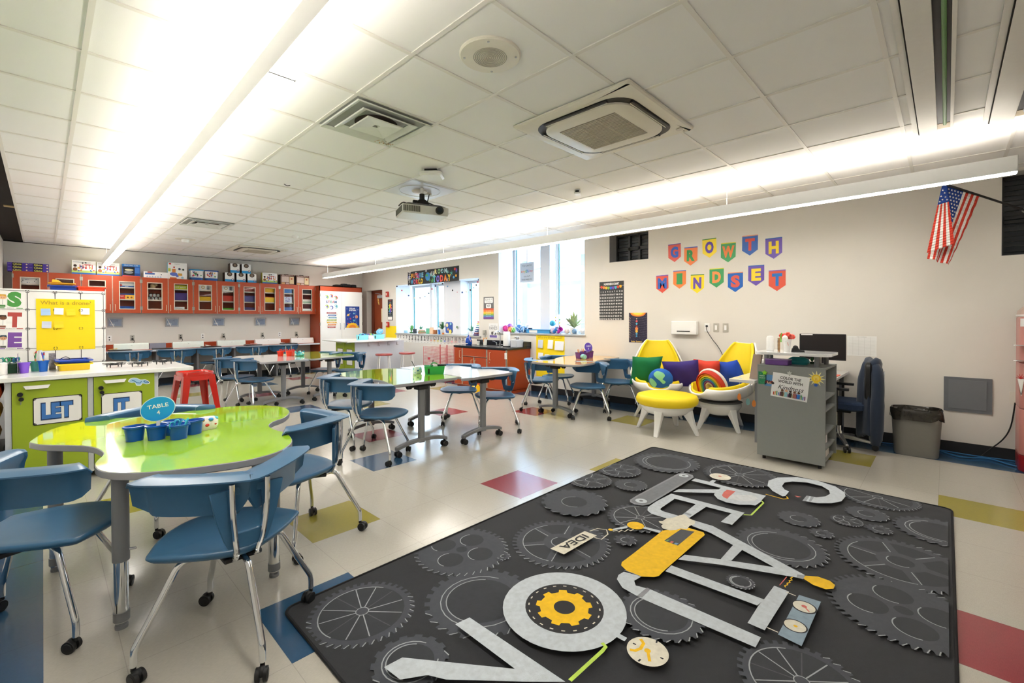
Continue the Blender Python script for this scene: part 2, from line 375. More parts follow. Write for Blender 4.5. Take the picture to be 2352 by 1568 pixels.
# ------------------------------------------------------------------ chairs on castors
def chair_proto():
    t = thing('classroom_chair', 'blue', 'chair')
    # seat shell: pointed sides, rounded front, dished
    half = [(.32, 0), (.312, .06), (.285, .12), (.235, .18), (.16, .235), (.085, .27), (.03, .292), (.0, .275), (-.05, .225), (-.1, .165), (-.145, .1), (-.17, .05), (-.18, 0)]
    ol = half+[(x, -y) for x, y in half[-2:0:-1]]; ol = cat_rom(ol, 2, True)
    b = MB(); cx = .06
    def ring(s, z, dz=0): return [(cx+(x-cx)*s, y*s, z+dz*abs(y*s)*2) for x, y in ol]
    b.loft([ring(.02, .405), ring(.6, .405), ring(.93, .418), ring(.995, .434), ring(1.0, .441), ring(.985, .4455), ring(.93, .4465, .004), ring(.75, .442), ring(.45, .436), ring(.15, .434), ring(.02, .434)])
    b.build('seat', M_blue, t, ang=60)
    # wrap round back band with a wide top ledge, v shaped in plan
    path = [(.055, .345), (-.01, .33), (-.08, .27), (-.155, .19), (-.225, .10), (-.268, .03), (-.275, 0), (-.268, -.03), (-.225, -.10), (-.155, -.19), (-.08, -.27), (-.01, -.33), (.055, -.345)]
    path = cat_rom(path, 3); n = len(path); rings = []
    for i, (x, y) in enumerate(path):
        a = path[max(i-1, 0)]; c = path[min(i+1, n-1)]; d = Vector((c[0]-a[0], c[1]-a[1])).normalized()
        q = Vector((-d.y, d.x))      # towards the sitter
        if q.x < 0 and abs(y) < .3: q = -q
        if i == 0 or q.dot(Vector((.1-x, -y))) < 0: q = q if q.dot(Vector((.1-x, -y))) > 0 else -q
        u = abs(i/(n-1)*2-1); zl = .598+.02*u**6+.075*max(0, 1-(u/.26)**4 if u < .26 else 0); e = .3 if i in (0, n-1) else 1; dk = 1 if u < .9 else .75
        prof = [(0, .748), (0, .742), (.045*dk, .734), (.06*dk, .70), (.068, zl), (.082, zl-.004), (.098, .69), (.118, .725), (.116, .746), (.10, .756), (.05, .7545)]
        rings.append([(x+q.x*o*e+(0 if e == 1 else 0), y+q.y*o*e, z if e == 1 else .70+(z-.70)*.6) for o, z in prof])
    b = MB(); b.loft(rings); b.build('backrest', M_blue, t, ang=50)
    # spine with its hand hole
    def sp(pts, off): return [(-.197+off+.03*(.68-z), y, z) for y, z in pts]
    out = [(.135, .70), (.0, .71), (-.135, .70), (-.11, .58), (-.085, .50), (-.07, .465), (0, .455), (.07, .465), (.085, .50), (.11, .58)]
    inn = [(.05, .675), (.0, .68), (-.05, .675), (-.054, .60), (-.048, .53), (-.04, .522), (0, .52), (.04, .522), (.048, .53), (.054, .60)]
    b = MB(); b.loft([sp(out, 0), sp(out, .016), sp(inn, .016), sp(inn, 0)], loop=True); b.build('spine', M_blue, t, ang=50, bevel=.003)
    for s in (1, -1):
        b = MB(); b.tube([(-.216, .064*s, .728), (-.216, .062*s, .62), (-.205, .05*s, .50), (-.185, .04*s, .445), (-.17, .04*s, .415), (-.13, .04*s, .402), (-.04, .04*s, .398)], .0115, 10, smooth=4); b.build('back_upright', M_chrome, t)
    for k in range(4):
        a = pi/2*k; c, s = cos(a), sin(a)
        P = lambda r, z: (r*c, r*s, z)
        b = MB(); b.tube([P(.05, .394), P(.15, .396), P(.19, .385), P(.215, .345), P(.27, .24), P(.322, .145), P(.333, .115), P(.335, .062)], .0125, 12, smooth=4)
        lg = b.build('leg', M_chrome, t)
        sw = a+[.8, 2.0, -.5, 3.6][k]; ox, oy = cos(sw)*.018, sin(sw)*.018; x, y = .335*c+ox, .335*s+oy; px_, py_ = -sin(sw), cos(sw)
        b = MB(); b.cyl((.335*c, .335*s, .045), (.335*c, .335*s, .066), .009, n=10); b.ball((x, y, .036), .02, 10)
        for w in (-1, 1):
            m0 = Vector((x+px_*.006*w, y+py_*.006*w, .0255)); m1 = Vector((x+px_*.021*w, y+py_*.021*w, .0255)); b.cyl(m0, m1, .0255, n=20); b.cyl(m1, m1+Vector((px_, py_, 0))*.002*w, .018, n=16)
        b.build('caster', M_black, lg, bevel=.002)
    b = MB(); b.box(-.14, .12, -.07, .07, .386, .406); b.build('seat_pan', M_black, t, bevel=.006)
    return t
def M_(n): return n
CH0 = chair_proto()
def chair(x, y, deg, label, group, first=[True]):
    if first[0]: first[0] = False; o = CH0; o.location = (x, y, 0); o.rotation_euler = (0, 0, radians(deg)); o['label'] = label; o['group'] = group
    else: o = dup(CH0, (x, y, 0), radians(deg), label, group)
    return o
g = 'chairs around the cloud-shaped green table'
chair(.56, 2.214, 92, 'blue classroom chair nearest the camera, back turned, at the cloud-shaped green table', g)
chair(-.03, 2.90, 20, 'blue classroom chair cut off by the left edge, at the cloud-shaped green table', g)
chair(.525, 3.90, -97, 'blue classroom chair behind the cloud-shaped green table, facing the camera beyond the blue cups', g)
chair(1.13, 2.91, 150, 'blue classroom chair at the right end of the cloud-shaped green table', g)
g = 'chairs around the middle green and white tables'
chair(2.27, 4.75, -8, 'blue classroom chair left of the middle green table, the farther one', g)
chair(2.267, 4.042, -8, 'blue classroom chair left of the middle green table, beside the blue floor tile', g)
chair(3.88, 4.65, 181, 'blue classroom chair right of the middle white table, the farther one', g)
chair(3.905, 3.995, 183, 'blue classroom chair at the near right corner of the middle white table', g)
g = 'chairs around the far white and lime tables'
chair(2.121, 8.335, 0, 'blue classroom chair left of the far white table, the farther one', g)
chair(2.22, 7.72, -12, 'blue classroom chair left of the far white table, nearest the red metal stool', g)
chair(3.684, 8.328, 175, 'blue classroom chair behind the far lime table, in front of the tall white cabinet', g)
chair(3.931, 7.85, 182, 'blue classroom chair right of the far lime table, before the green island doors', g)
g = 'chairs around the yellow table'
chair(5.25, 4.47, -10, 'blue classroom chair at the left end of the yellow table, next to the orange cabinet', g)
chair(5.86, 4.62, -110, 'blue classroom chair between the yellow table and the yellow chart under the window', g)
chair(5.304, 3.572, 168, 'blue classroom chair on the near side of the yellow table, the left one', g)
chair(5.97, 3.50, 168, 'blue classroom chair beside the yellow table, next to the left egg-shaped chair', g)
g = 'chairs pushed up to the back counter'
for i, (x, dg, lab) in enumerate([(1.20, 95, 'blue classroom chair at the back counter seen above the drones'), (1.93, 85, 'blue classroom chair at the back counter, second from the whiteboard cabinet'), (2.62, 95, 'blue classroom chair in the middle of the back counter run'), (3.36, 88, 'blue classroom chair at the back counter, second from the tall white cabinet'), (4.05, 92, 'blue classroom chair at the back counter nearest the tall white cabinet'), (.50, 90, 'blue classroom chair at the back counter, mostly hidden by the whiteboard cabinet')]):
    chair(x, 11.52, dg, lab, g)
# ------------------------------------------------------------------ tables
def offset(poly, d):
    n = len(poly); o = []
    A = sum(poly[i-1][0]*poly[i][1]-poly[i][0]*poly[i-1][1] for i in range(n)); sg = 1 if A > 0 else -1
    for i in range(n):
        a, c = poly[i-1], poly[(i+1) % n]; t = Vector((c[0]-a[0], c[1]-a[1])).normalized(); o.append((poly[i][0]+t.y*d*sg, poly[i][1]-t.x*d*sg))
    return o
def table_top(t, pts, z, m, k=4, th=.032):
    P = cat_rom(pts, k, True)
    A = sum(P[i-1][0]*P[i][1]-P[i][0]*P[i-1][1] for i in range(len(P)))
    if A < 0: P = P[::-1]
    b = MB(); b.loft([[(x, y, z-.004) for x, y in offset(P, -.003)], [(x, y, z) for x, y in offset(P, -.003)]]); b.build('tabletop', m, t, ang=30)
    b = MB(); b.loft([[(x, y, z-th) for x, y in offset(P, -.01)], [(x, y, z-th+.006) for x, y in P], [(x, y, z-.003) for x, y in P], [(x, y, z-.0005) for x, y in offset(P, -.003)], [(x, y, z-.004) for x, y in offset(P, -.006)]]); b.build('edge_band', M_grey, t, ang=50)
t = thing('activity_table', 'cloud-shaped lime green activity table with four grey and chrome legs', 'table')
TP = [(-.054, 3.708), (.024, 3.99), (.147, 4.13), (.27, 4.15), (.418, 4.088), (.55, 4.05), (.789, 4.043), (.984, 4.03), (1.12, 3.96), (1.23, 3.84), (1.284, 3.68), (1.254, 3.481), (1.159, 3.307), (1.055, 3.22), (.996, 3.114), (.987, 2.977), (1.004, 2.838), (.975, 2.672), (.922, 2.563), (.826, 2.469), (.684, 2.435), (.536, 2.47), (.399, 2.519), (.29, 2.584), (.21, 2.67), (.172, 2.753), (.162, 2.86), (.177, 2.96), (.205, 3.06), (.205, 3.153), (.182, 3.274), (.134, 3.372), (.049, 3.473), (-.01, 3.548), (-.045, 3.63)]
TP = [(x*.9485, y*.9485) for x, y in TP]; table_top(t, TP, .725, M_lime, 3, .036)
for i, (x, y) in enumerate([(.232, 2.64), (.04, 3.50), (.845, 2.58), (1.06, 3.58)]):
    b = MB(); b.cyl((x, y, .30), (x, y, .692), .031, n=24); b.cyl((x, y, .68), (x, y, .692), .05, n=24); lg = b.build('leg', M_leg, t, bevel=.001)
    b = MB(); b.cyl((x, y, .03), (x, y, .31), .0265, n=24); b.build('leg_insert', M_chrome, lg)
    b = MB(); b.cyl((x, y, .035), (x, y, .075), .030, n=24); b.cyl((x, y, .014), (x, y, .036), .022, n=20); b.cyl((x, y, .0), (x, y, .015), .024, n=20); b.build('foot_collar', M_leg, lg, bevel=.001)
    b = MB(); b.cyl((x+.028, y-.01, .345), (x+.05, y-.02, .345), .005, n=8); b.build('set_screw', M_steel, lg)
    b = MB()
    for k in range(9):
        b.cyl((x+.0265*cos(.35), y+.0265*sin(.35), .09+k*.024), (x+.0275*cos(.35), y+.0275*sin(.35), .09+k*.024), .0035, n=8)
    b.build('adjustment_holes', M_black, lg)
def flip_table(label, pts, z, m, feet, k=4):
    t = thing('flip_top_table', label, 'table', group='nested flip-top tables')
    table_top(t, pts, z, m, k)
    for (x0, x1, y, cx) in feet:
        b = MB(); b.loft([[(cx+dx, y+dy, zz) for dx, dy in rrect(-.035, .035, -.024, .024, .018, 3)] for zz in (.10, z-.075)]); cl = b.build('column', M_leg, t)
        b = MB(); R = []
        for i in range(15):
            u = i/14; x = x0+(x1-x0)*u; h = .045*sin(pi*u)**.8; R.append([(x, y-.026, .066+h), (x, y+.026, .066+h), (x, y+.026, .10+h*1.05), (x, y-.026, .10+h*1.05)])
        b.loft(R); ft = b.build('foot', M_leg, t, bevel=.006)
        for x in (x0+.025, x1-.025):
            b = MB(); b.cyl((x, y, .05), (x, y, .075), .012, n=10); b.box(x-.02, x+.02, y-.012, y+.012, .03, .062)
            for w in (-1, 1): b.cyl((x, y+.016*w, .03), (x, y+.034*w, .03), .03, n=20)
            b.build('caster', M_black, ft, bevel=.003)
        b = MB(); b.box(cx-.17, cx+.17, y-.03, y+.03, z-.06, z-.033); b.box(cx-.06, cx+.06, y-.045, y+.045, z-.09, z-.05); b.cyl((cx-.17, y, z-.055), (cx-.12, y, z-.055), .022, n=12); b.cyl((cx+.12, y, z-.055), (cx+.17, y, z-.055), .022, n=12); b.build('tilt_bracket', M_black, t, bevel=.005)
    return t
zt = .735
flip_table('lime green flip-top table in the middle of the room, nested with a white one', [(2.345, 4.99), (2.40, 5.12), (2.603, 5.215), (2.85, 5.21), (3.04, 5.17), (3.14, 5.06), (3.18, 4.75), (3.165, 4.3), (3.155, 3.95), (3.14, 3.85), (3.0, 3.825), (2.6, 3.82), (2.36, 3.825), (2.335, 3.86), (2.37, 3.98), (2.424, 4.219), (2.41, 4.389), (2.33, 4.578), (2.306, 4.8)], zt, M_lime, [(2.40, 3.02, 3.90, 2.70), (2.44, 3.02, 4.96, 2.72)])
flip_table('glossy white flip-top table in the middle of the room, nested with a lime one', [(3.20, 4.9), (3.22, 5.11), (3.441, 5.15), (3.889, 5.11), (3.965, 4.995), (3.90, 4.681), (3.92, 4.388), (3.928, 4.14), (3.90, 3.873), (3.851, 3.70), (3.5, 3.69), (3.10, 3.705), (3.17, 3.85), (3.19, 4.3)], zt, M_whitelam, [(3.15, 3.73, 3.78, 3.45), (3.22, 3.80, 4.92, 3.5)])
flip_table('glossy white flip-top table at the far end, holding red cups', [(2.17, 8.38), (2.22, 8.65), (2.43, 8.82), (2.7, 8.76), (2.93, 8.66), (2.95, 8.0), (2.945, 7.33), (2.6, 7.27), (2.28, 7.255), (2.225, 7.33), (2.271, 7.544), (2.27, 8.013)], zt, M_whitelam, [(2.33, 2.93, 7.52, 2.62), (2.25, 2.88, 8.42, 2.55)])
flip_table('lime green flip-top table at the far end, before the green island doors', [(2.965, 8.3), (2.965, 8.68), (3.2, 8.79), (3.545, 8.90), (3.777, 8.85), (3.86, 8.25), (3.835, 7.62), (3.70, 7.50), (3.3, 7.39), (2.98, 7.33), (2.965, 7.7)], zt, M_lime, [(3.12, 3.70, 7.62, 3.40), (3.05, 3.63, 8.60, 3.34)])
flip_table('yellow flip-top table standing end on against the right wall', [(4.86, 3.95), (4.86, 4.25), (4.93, 4.32), (5.15, 4.33), (5.35, 4.30), (5.75, 4.47), (6.1, 4.52), (6.36, 4.49), (6.405, 4.2), (6.40, 3.80), (6.2, 3.72), (5.95, 3.69), (5.65, 3.70), (5.40, 3.57), (5.15, 3.53), (4.9, 3.58)], .752, M_yellowlam, [], 3)
t = [o for o in SC.objects if o.get('label', '').startswith('yellow flip')][0]
for x, y0, y1 in ((5.03, 3.70, 4.28), (6.22, 3.85, 4.42)):
    cy = (y0+y1)/2; b = MB(); b.loft([[(x+dx, cy+dy, zz) for dx, dy in rrect(-.03, .03, -.035, .035, .018, 3)] for zz in (.10, .68)]); b.build('column', M_leg, t)
    b = MB(); R = []
    for i in range(15):
        u = i/14; y = y0+(y1-y0)*u; h = .045*sin(pi*u)**.8; R.append([(x+.026, y, .066+h), (x-.026, y, .066+h), (x-.026, y, .10+h), (x+.026, y, .10+h)])
    b.loft(R[::-1]); ft = b.build('foot', M_leg, t, bevel=.006)
    for y in (y0+.025, y1-.025):
        b = MB(); b.cyl((x, y, .05), (x, y, .075), .012, n=10); b.box(x-.012, x+.012, y-.02, y+.02, .03, .062)
        for w in (-1, 1): b.cyl((x+.016*w, y, .03), (x+.034*w, y, .03), .03, n=20)
        b.build('caster', M_black, ft, bevel=.003)
    b = MB(); b.box(x-.03, x+.03, cy-.17, cy+.17, .69, .719); b.box(x-.045, x+.045, cy-.06, cy+.06, .66, .70); b.cyl((x, cy-.17, .695), (x, cy-.12, .695), .022, n=12); b.cyl((x, cy+.12, .695), (x, cy+.17, .695), .022, n=12); b.build('tilt_bracket', M_black, t, bevel=.005)
RUG=[('spoke','g',1.02,1.954,0.239,40),('ring','g',1.461,1.617,0.271,26),('holes','g',1.7,2.051,0.275,40),('spoke6','g',2.171,1.679,0.297,44),('ring','g',0.999,1.526,0.152,14),('small','g',1.813,1.817,0.041,10),('spoke','g',4.365,0.369,0.251,44),('ring','g',3.921,0.025,0.23,26),('spoke6','g',3.29,0.177,0.302,44),('ring','g',3.031,0.704,0.243,28),('small','g',3.522,0.712,0.125,16),('small','g',3.935,0.391,0.125,16),('spoke6','g',3.707,0.474,0.091,30),('small','g',3.376,0.558,0.069,10),('small','g',3.69,0.306,0.074,12),('holes','g',2.739,0.136,0.296,48),('spoke','g',1.941,0.38,0.216,34),('ring','g',4.033,1.883,0.294,30),('spoke6','g',3.54,2.085,0.186,30),('spoke','g',4.135,1.273,0.29,40),('spoke','g',2.784,1.481,0.218,30),('small','g',3.277,1.828,0.13,24),('small','g',2.436,1.395,0.07,10),('small','g',2.686,1.956,0.242,18),('spoke6','g',3.138,2.127,0.18,36),('ring','g',1.933,0.927,0.186,24),('ring','g',2.446,0.748,0.067,20),('k','p',[(3.781,1.661),(3.826,1.643),(3.845,1.6),(3.83,1.551),(3.785,1.525),(3.694,1.523),(3.014,1.532),(2.961,1.556),(2.94,1.61),(2.957,1.656),(2.99,1.675),(3.103,1.679)]),('k2','p',[(3.765,1.642),(3.796,1.63),(3.815,1.595),(3.797,1.555),(3.773,1.538),(3.703,1.541),(3.03,1.547),(2.981,1.567),(2.961,1.615),(2.973,1.65),(2.998,1.662),(3.096,1.664)]),('w','c',3.766,1.603,0.039),('w','c',3.031,1.606,0.042),('k2','c',3.766,1.603,0.014),('k2','c',3.031,1.606,0.015),('w','p',[(3.765,1.504),(3.769,1.39),(3.754,1.274),(3.765,0.972),(3.659,0.972),(3.622,0.967),(3.514,0.976),(3.504,1.006),(3.451,1.062),(3.431,1.147),(3.451,1.212),(3.512,1.261),(3.556,1.272),(3.352,1.511),(3.44,1.504),(3.651,1.276),(3.695,1.273),(3.694,1.509)]),('h','p',[(3.608,1.206),(3.618,1.149),(3.705,1.058),(3.671,1.003),(3.596,1.005),(3.53,1.064),(3.515,1.145),(3.554,1.194)]),('pk','p',[(3.685,1.226),(3.702,1.167),(3.559,1.166),(3.503,1.162),(3.513,1.192),(3.545,1.215),(3.621,1.228)]),('w','p',[(3.769,1.39),(3.836,1.387),(3.835,1.36),(3.764,1.355)]),('cr','c',3.952,1.369,0.082),('pk','c',3.963,1.375,0.014),('w','p',[(3.312,1.506),(3.332,0.993),(3.265,0.994),(3.234,1.496)]),('w','p',[(3.312,1.506),(3.231,1.444),(3.012,1.443),(2.965,1.432),(2.907,1.493),(2.96,1.517),(3.095,1.521)]),('w','p',[(2.907,1.493),(2.876,1.45),(2.88,1.344),(2.907,1.254),(2.974,1.3),(2.968,1.41),(2.991,1.445),(2.968,1.509)]),('w','p',[(3.271,1.294),(3.251,1.221),(2.993,1.234),(2.976,1.289),(3.043,1.289)]),('h2','p',[(3.06,1.29),(3.055,1.242),(3.028,1.243),(3.031,1.29)]),('w','p',[(3.326,1.034),(3.332,0.993),(3.081,0.993),(3.074,1.061),(3.25,1.056)]),('w','p',[(2.976,1.2),(2.978,1.076),(2.738,0.525),(2.692,0.526),(2.686,0.561),(2.712,0.663),(2.874,1.057),(2.886,1.173)]),('w','p',[(2.505,1.06),(2.595,0.898),(2.709,0.662),(2.74,0.552),(2.692,0.526),(2.67,0.577),(2.534,0.884),(2.43,1.065)]),('w','p',[(2.833,0.9),(2.802,0.842),(2.622,0.848),(2.591,0.896)]),('y','p',[(2.73,0.524),(2.767,0.472),(2.765,0.421),(2.738,0.395),(2.696,0.395),(2.664,0.423),(2.664,0.473),(2.695,0.523)]),('h2','p',[(2.715,0.554),(2.732,0.521),(2.687,0.522),(2.682,0.55)]),('w','p',[(2.347,1.066),(2.365,0.615),(2.293,0.628),(2.271,1.064)]),('w','p',[(2.522,0.613),(2.517,0.547),(2.132,0.554),(2.132,0.622),(2.298,0.623),(2.363,0.618)]),('w','p',[(2.115,1.22),(2.139,1.131),(2.078,1.14),(2.046,1.114),(2.067,1.047),(1.98,1.047),(1.973,1.071),(1.984,1.153),(2.03,1.211),(2.069,1.225)]),('w','p',[(2.067,1.047),(2.074,0.553),(1.995,0.552),(1.969,1.052)]),('k','p',[(2.069,1.065),(2.069,1.045),(1.978,1.043),(1.971,1.068)]),('k','p',[(2.128,1.227),(2.143,1.22),(2.152,1.131),(2.134,1.131)]),('y','p',[(2.695,1.281),(2.844,1.183),(2.85,1.086),(2.82,1.067),(2.51,1.069),(2.284,1.071),(2.205,1.069),(2.18,1.08),(2.139,1.13),(2.134,1.215),(2.159,1.262),(2.19,1.276),(2.313,1.276)]),('k3','p',[(2.793,1.205),(2.819,1.13),(2.578,1.131),(2.578,1.216)]),('gr','p',[(2.6,1.208),(2.615,1.199),(2.584,1.196),(2.581,1.209)]),('pk','p',[(2.602,1.183),(2.608,1.168),(2.58,1.168),(2.582,1.183)]),('bl','p',[(2.6,1.157),(2.607,1.139),(2.58,1.14),(2.581,1.156)]),('cr','p',[(2.874,1.341),(2.824,1.341),(2.805,1.361),(2.786,1.346),(2.779,1.319),(2.749,1.317),(2.724,1.294),(2.727,1.251),(2.761,1.223),(2.801,1.213),(2.819,1.178),(2.875,1.185),(2.92,1.171),(2.971,1.186),(2.981,1.229),(3.02,1.279),(2.984,1.298),(2.916,1.315)]),('y','c',2.641,1.439,0.053),('w','p',[(2.665,1.389),(2.685,1.286),(2.652,1.281),(2.636,1.386)]),('w','p',[(2.6,1.474),(2.5,1.521),(2.481,1.509),(2.574,1.459)]),('y','c',2.48,1.525,0.015),('cr','l',0.008,[(2.471,1.503),(2.499,1.49),(2.487,1.471),(2.525,1.47),(2.517,1.447),(2.556,1.446),(2.552,1.426),(2.584,1.421)]),('cr','p',[(2.351,1.632),(2.354,1.544),(2.036,1.555),(2.033,1.651)]),('cr','l',0.007,[(2.373,1.609),(2.436,1.593),(2.461,1.542),(2.415,1.504),(2.332,1.497),(2.323,1.542)]),('b','p',[(2.519,0.506),(2.529,0.419),(2.131,0.418),(2.141,0.506)]),('d','c',2.43,0.468,0.051),('cr','c',2.431,0.468,0.044),('d','c',2.253,0.467,0.047),('cr','c',2.253,0.467,0.041),('pk','c',2.434,0.468,0.011),('pk','l',0.006,[(2.434,0.468),(2.405,0.443)]),('y','c',2.252,0.465,0.008),('cr','l',0.006,[(2.502,0.555),(2.499,0.515)]),('cr','l',0.006,[(2.157,0.551),(2.156,0.509)]),('cr','c',1.672,0.858,0.081),('y','l',0.014,[(1.715,0.911),(1.701,0.89),(1.665,0.885),(1.64,0.895),(1.63,0.913)]),('y','c',1.674,0.859,0.013),('y','l',0.012,[(1.67,0.855),(1.627,0.826)]),('w','p',[(1.683,1.004),(1.682,0.955),(1.657,0.953),(1.656,1.009)]),('d','l',0.007,[(1.671,0.922),(1.673,0.909)]),('d','l',0.007,[(1.739,0.854),(1.754,0.857)]),('d','l',0.007,[(1.597,0.858),(1.613,0.857)]),('d','l',0.007,[(1.674,0.805),(1.676,0.793)]),('w','p',[(1.312,1.53),(1.321,1.003),(1.222,1.107),(1.237,1.179),(1.239,1.541)]),('w','p',[(0.896,1.548),(0.972,1.54),(1.237,1.179),(1.222,1.107),(1.024,1.328),(0.989,1.395),(0.906,1.451)]),('w','c',1.663,1.271,0.283),('d','c',1.663,1.269,0.18),('y','g',1.662,1.269,0.131,9),('d','c',1.662,1.267,0.049),('gn','l',0.016,[(1.585,1.015),(1.576,0.992),(1.545,0.989),(1.337,0.994)]),('gn','l',0.012,[(3.63,0.969),(3.602,0.946),(3.318,0.947),(3.29,0.986)]),('w','p',[(3.829,0.877),(3.896,0.961),(3.995,1.021),(4.122,1.046),(4.255,1.012),(4.378,0.893),(4.398,0.756),(4.341,0.626),(4.241,0.555),(4.153,0.537),(4.021,0.544),(3.929,0.59),(3.86,0.663),(3.837,0.751),(3.968,0.751),(3.982,0.69),(4.05,0.645),(4.13,0.63),(4.208,0.648),(4.278,0.708),(4.289,0.805),(4.236,0.899),(4.162,0.94),(4.062,0.935),(3.994,0.902),(3.972,0.866),(3.855,0.864)]),('h2','p',[(3.968,0.751),(3.968,0.732),(3.844,0.73),(3.838,0.75)]),('h2','p',[(3.971,0.723),(3.973,0.704),(3.858,0.702),(3.852,0.716)]),('y','l',0.01,[(3.788,0.981),(3.776,0.859),(3.811,0.837),(3.846,0.855)]),('pk','p',[(3.906,0.816),(3.916,0.773),(3.885,0.792)]),('y','l',0.006,[(2.669,0.565),(2.647,0.569),(2.637,0.56),(2.617,0.569),(2.606,0.562),(2.586,0.571),(2.573,0.566),(2.553,0.575),(2.542,0.568)]),('pk','l',0.004,[(2.648,0.587),(2.541,0.594)])]
# ------------------------------------------------------------------ rug
RX0, RX1, RY0, RY1 = .77, 4.47, -.035, 2.235
def clip(poly):
    def cl(P, f, g):
        o = []
        for i in range(len(P)):
            a, b = P[i-1], P[i]; ia, ib = f(a) >= 0, f(b) >= 0
            if ia != ib:
                t = f(a)/(f(a)-f(b)); o.append((a[0]+(b[0]-a[0])*t, a[1]+(b[1]-a[1])*t))
            if ib: o.append(b)
        return o
    e = .02
    for f in (lambda p: p[0]-RX0-e, lambda p: RX1-e-p[0], lambda p: p[1]-RY0-e, lambda p: RY1-e-p[1]):
        poly = cl(poly, f, None)
        if len(poly) < 3: return []
    return poly
def carpet(name, h):
    m = mat(name, h, .95, var=.22, scale=45, bump=.8, bscale=700, sheen=.1)
    return m
RM = {'w': carpet('rug_pale_blue', '#bcc4cb'), 'cr': carpet('rug_cream', '#d9d4c3'), 'y': carpet('rug_yellow', '#eebb08'), 'd': carpet('rug_black', '#202126'), 'k': carpet('rug_mid_grey', '#85888f'), 'k2': carpet('rug_grey', '#74777d'), 'k3': carpet('rug_dark_grey', '#4b4d52'),
      'h': carpet('rug_light', '#c9cdd0'), 'h2': carpet('rug_silver', '#8f959d'), 'pk': carpet('rug_coral', '#d06a62'), 'gr': carpet('rug_green', '#6a9a5a'), 'bl': carpet('rug_soft_blue', '#6f93b5'), 'b': carpet('rug_steel_blue', '#8498a8'), 'gn': carpet('rug_lime', '#b5d455'),
      'g1': carpet('rug_charcoal', '#2f3238'), 'g2': carpet('rug_gear', '#42464e'), 'g3': carpet('rug_line', '#9ea3a8')}
rug = thing('area_rug', 'dark charcoal classroom rug with gears and the word CREATION in pale letters', 'rug')
b = MB(); pl = rrect(RX0, RX1, RY0, RY1, .05, 5); b.prism(pl, 0.0005, .008); 
nt = carpet('rug_pile', '#25272c').node_tree
b.build('rug_pile', MATS['rug_pile'], rug, bevel=.003)
b = MB(); b.tube([(x, y, .007) for x, y in pl], .007, 6, loop=True); b.build('binding', mat('rug_binding', '#15161a', .9), rug)
art = Art(Matrix.Translation((0, 0, .0082)), .00004)
def gear(kind, x, y, r, n):
    tz = r*.09 if n > 12 else r*.2; o = []; a0 = .3
    for i in range(n):
        a = a0+2*pi*i/n; d = 2*pi/n
        for f_, rr in ((-.27, r), (.2, r), (.28, r-tz), (.72, r-tz)): o.append((x+rr*cos(a+d*f_), y+rr*sin(a+d*f_)))
    P = clip(o)
    if P: art.poly(P, RM['g2'])
    def C(rr, c, X=x, Y=y):
        q = clip(ell(X, Y, rr, n=32))
        if q: art.poly(q, c)
    def arc(rr, a, b_, w=.005, X=x, Y=y):
        pts = [(X+rr*cos(radians(a+(b_-a)*k/20)), Y+rr*sin(radians(a+(b_-a)*k/20))) for k in range(21)]
        pts = [p for p in pts if RX0+.02 < p[0] < RX1-.02 and RY0+.02 < p[1] < RY1-.02]
        if len(pts) > 2: art.line(pts, w, RM['g3'])
    def seg(x0, y0, x1, y1, w=.005, c='g3'):
        if all(RX0+.02 < a < RX1-.02 and RY0+.02 < q < RY1-.02 for a, q in ((x0, y0), (x1, y1))): art.line([(x0, y0), (x1, y1)], w, RM[c])
    # chalky highlights on the teeth of the lower left side
    for i in range(n):
        a = a0+2*pi*i/n
        if cos(a-radians(250)) > -.15:
            seg(x+r*cos(a-.05*0), y+r*sin(a), x+(r-tz)*cos(a+pi/n*.9), y+(r-tz)*sin(a+pi/n*.9), .0045)
    if kind == 'spoke':
        C(r*.80, RM['g1']); arc(r*.80, 30, 200)
        for k in range(12):
            a = 2*pi*k/12+.2; seg(x+r*.12*cos(a), y+r*.12*sin(a), x+r*.78*cos(a), y+r*.78*sin(a), .005, 'g3' if k % 3 else 'k3')
        C(r*.12, RM['g2']); arc(r*.12, 0, 360, .004)
    elif kind == 'spoke6':
        C(r*.78, RM['g1'])
        for k in range(6):
            a = 2*pi*k/6+.35; q = clip([(x+r*.1*cos(a+1.57), y+r*.1*sin(a+1.57)), (x+r*.82*cos(a+.07), y+r*.82*sin(a+.07)), (x+r*.82*cos(a-.07), y+r*.82*sin(a-.07)), (x+r*.1*cos(a-1.57), y+r*.1*sin(a-1.57))])
            if q: art.poly(q, RM['g2'])
            seg(x+r*.36*cos(a+.12), y+r*.36*sin(a+.12), x+r*.77*cos(a+.07), y+r*.77*sin(a+.07))
        C(r*.36, RM['g2']); C(r*.2, RM['g1']); arc(r*.78, 60, 200); arc(r*.2, 60, 220)
    elif kind == 'ring':
        arc(r*.72, 20, 320); C(r*.62, RM['g1']); arc(r*.62, 40, 220)
    elif kind == 'holes':
        for k, q in enumerate((20, 110, 200, 290)):
            C(r*.26, RM['g1'], x+r*.45*cos(radians(q)), y+r*.45*sin(radians(q))); arc(r*.26, 60, 200, .005, x+r*.45*cos(radians(q)), y+r*.45*sin(radians(q)))
        C(r*.12, RM['g1'])
    else:
        C(r*.38, RM['g1']); arc(r*.38, 30, 230, .004)
for e in RUG:
    if e[1] == 'g' and e[0] != 'y': gear(e[0], e[2], e[3], e[4], e[5])
art.z += .0004
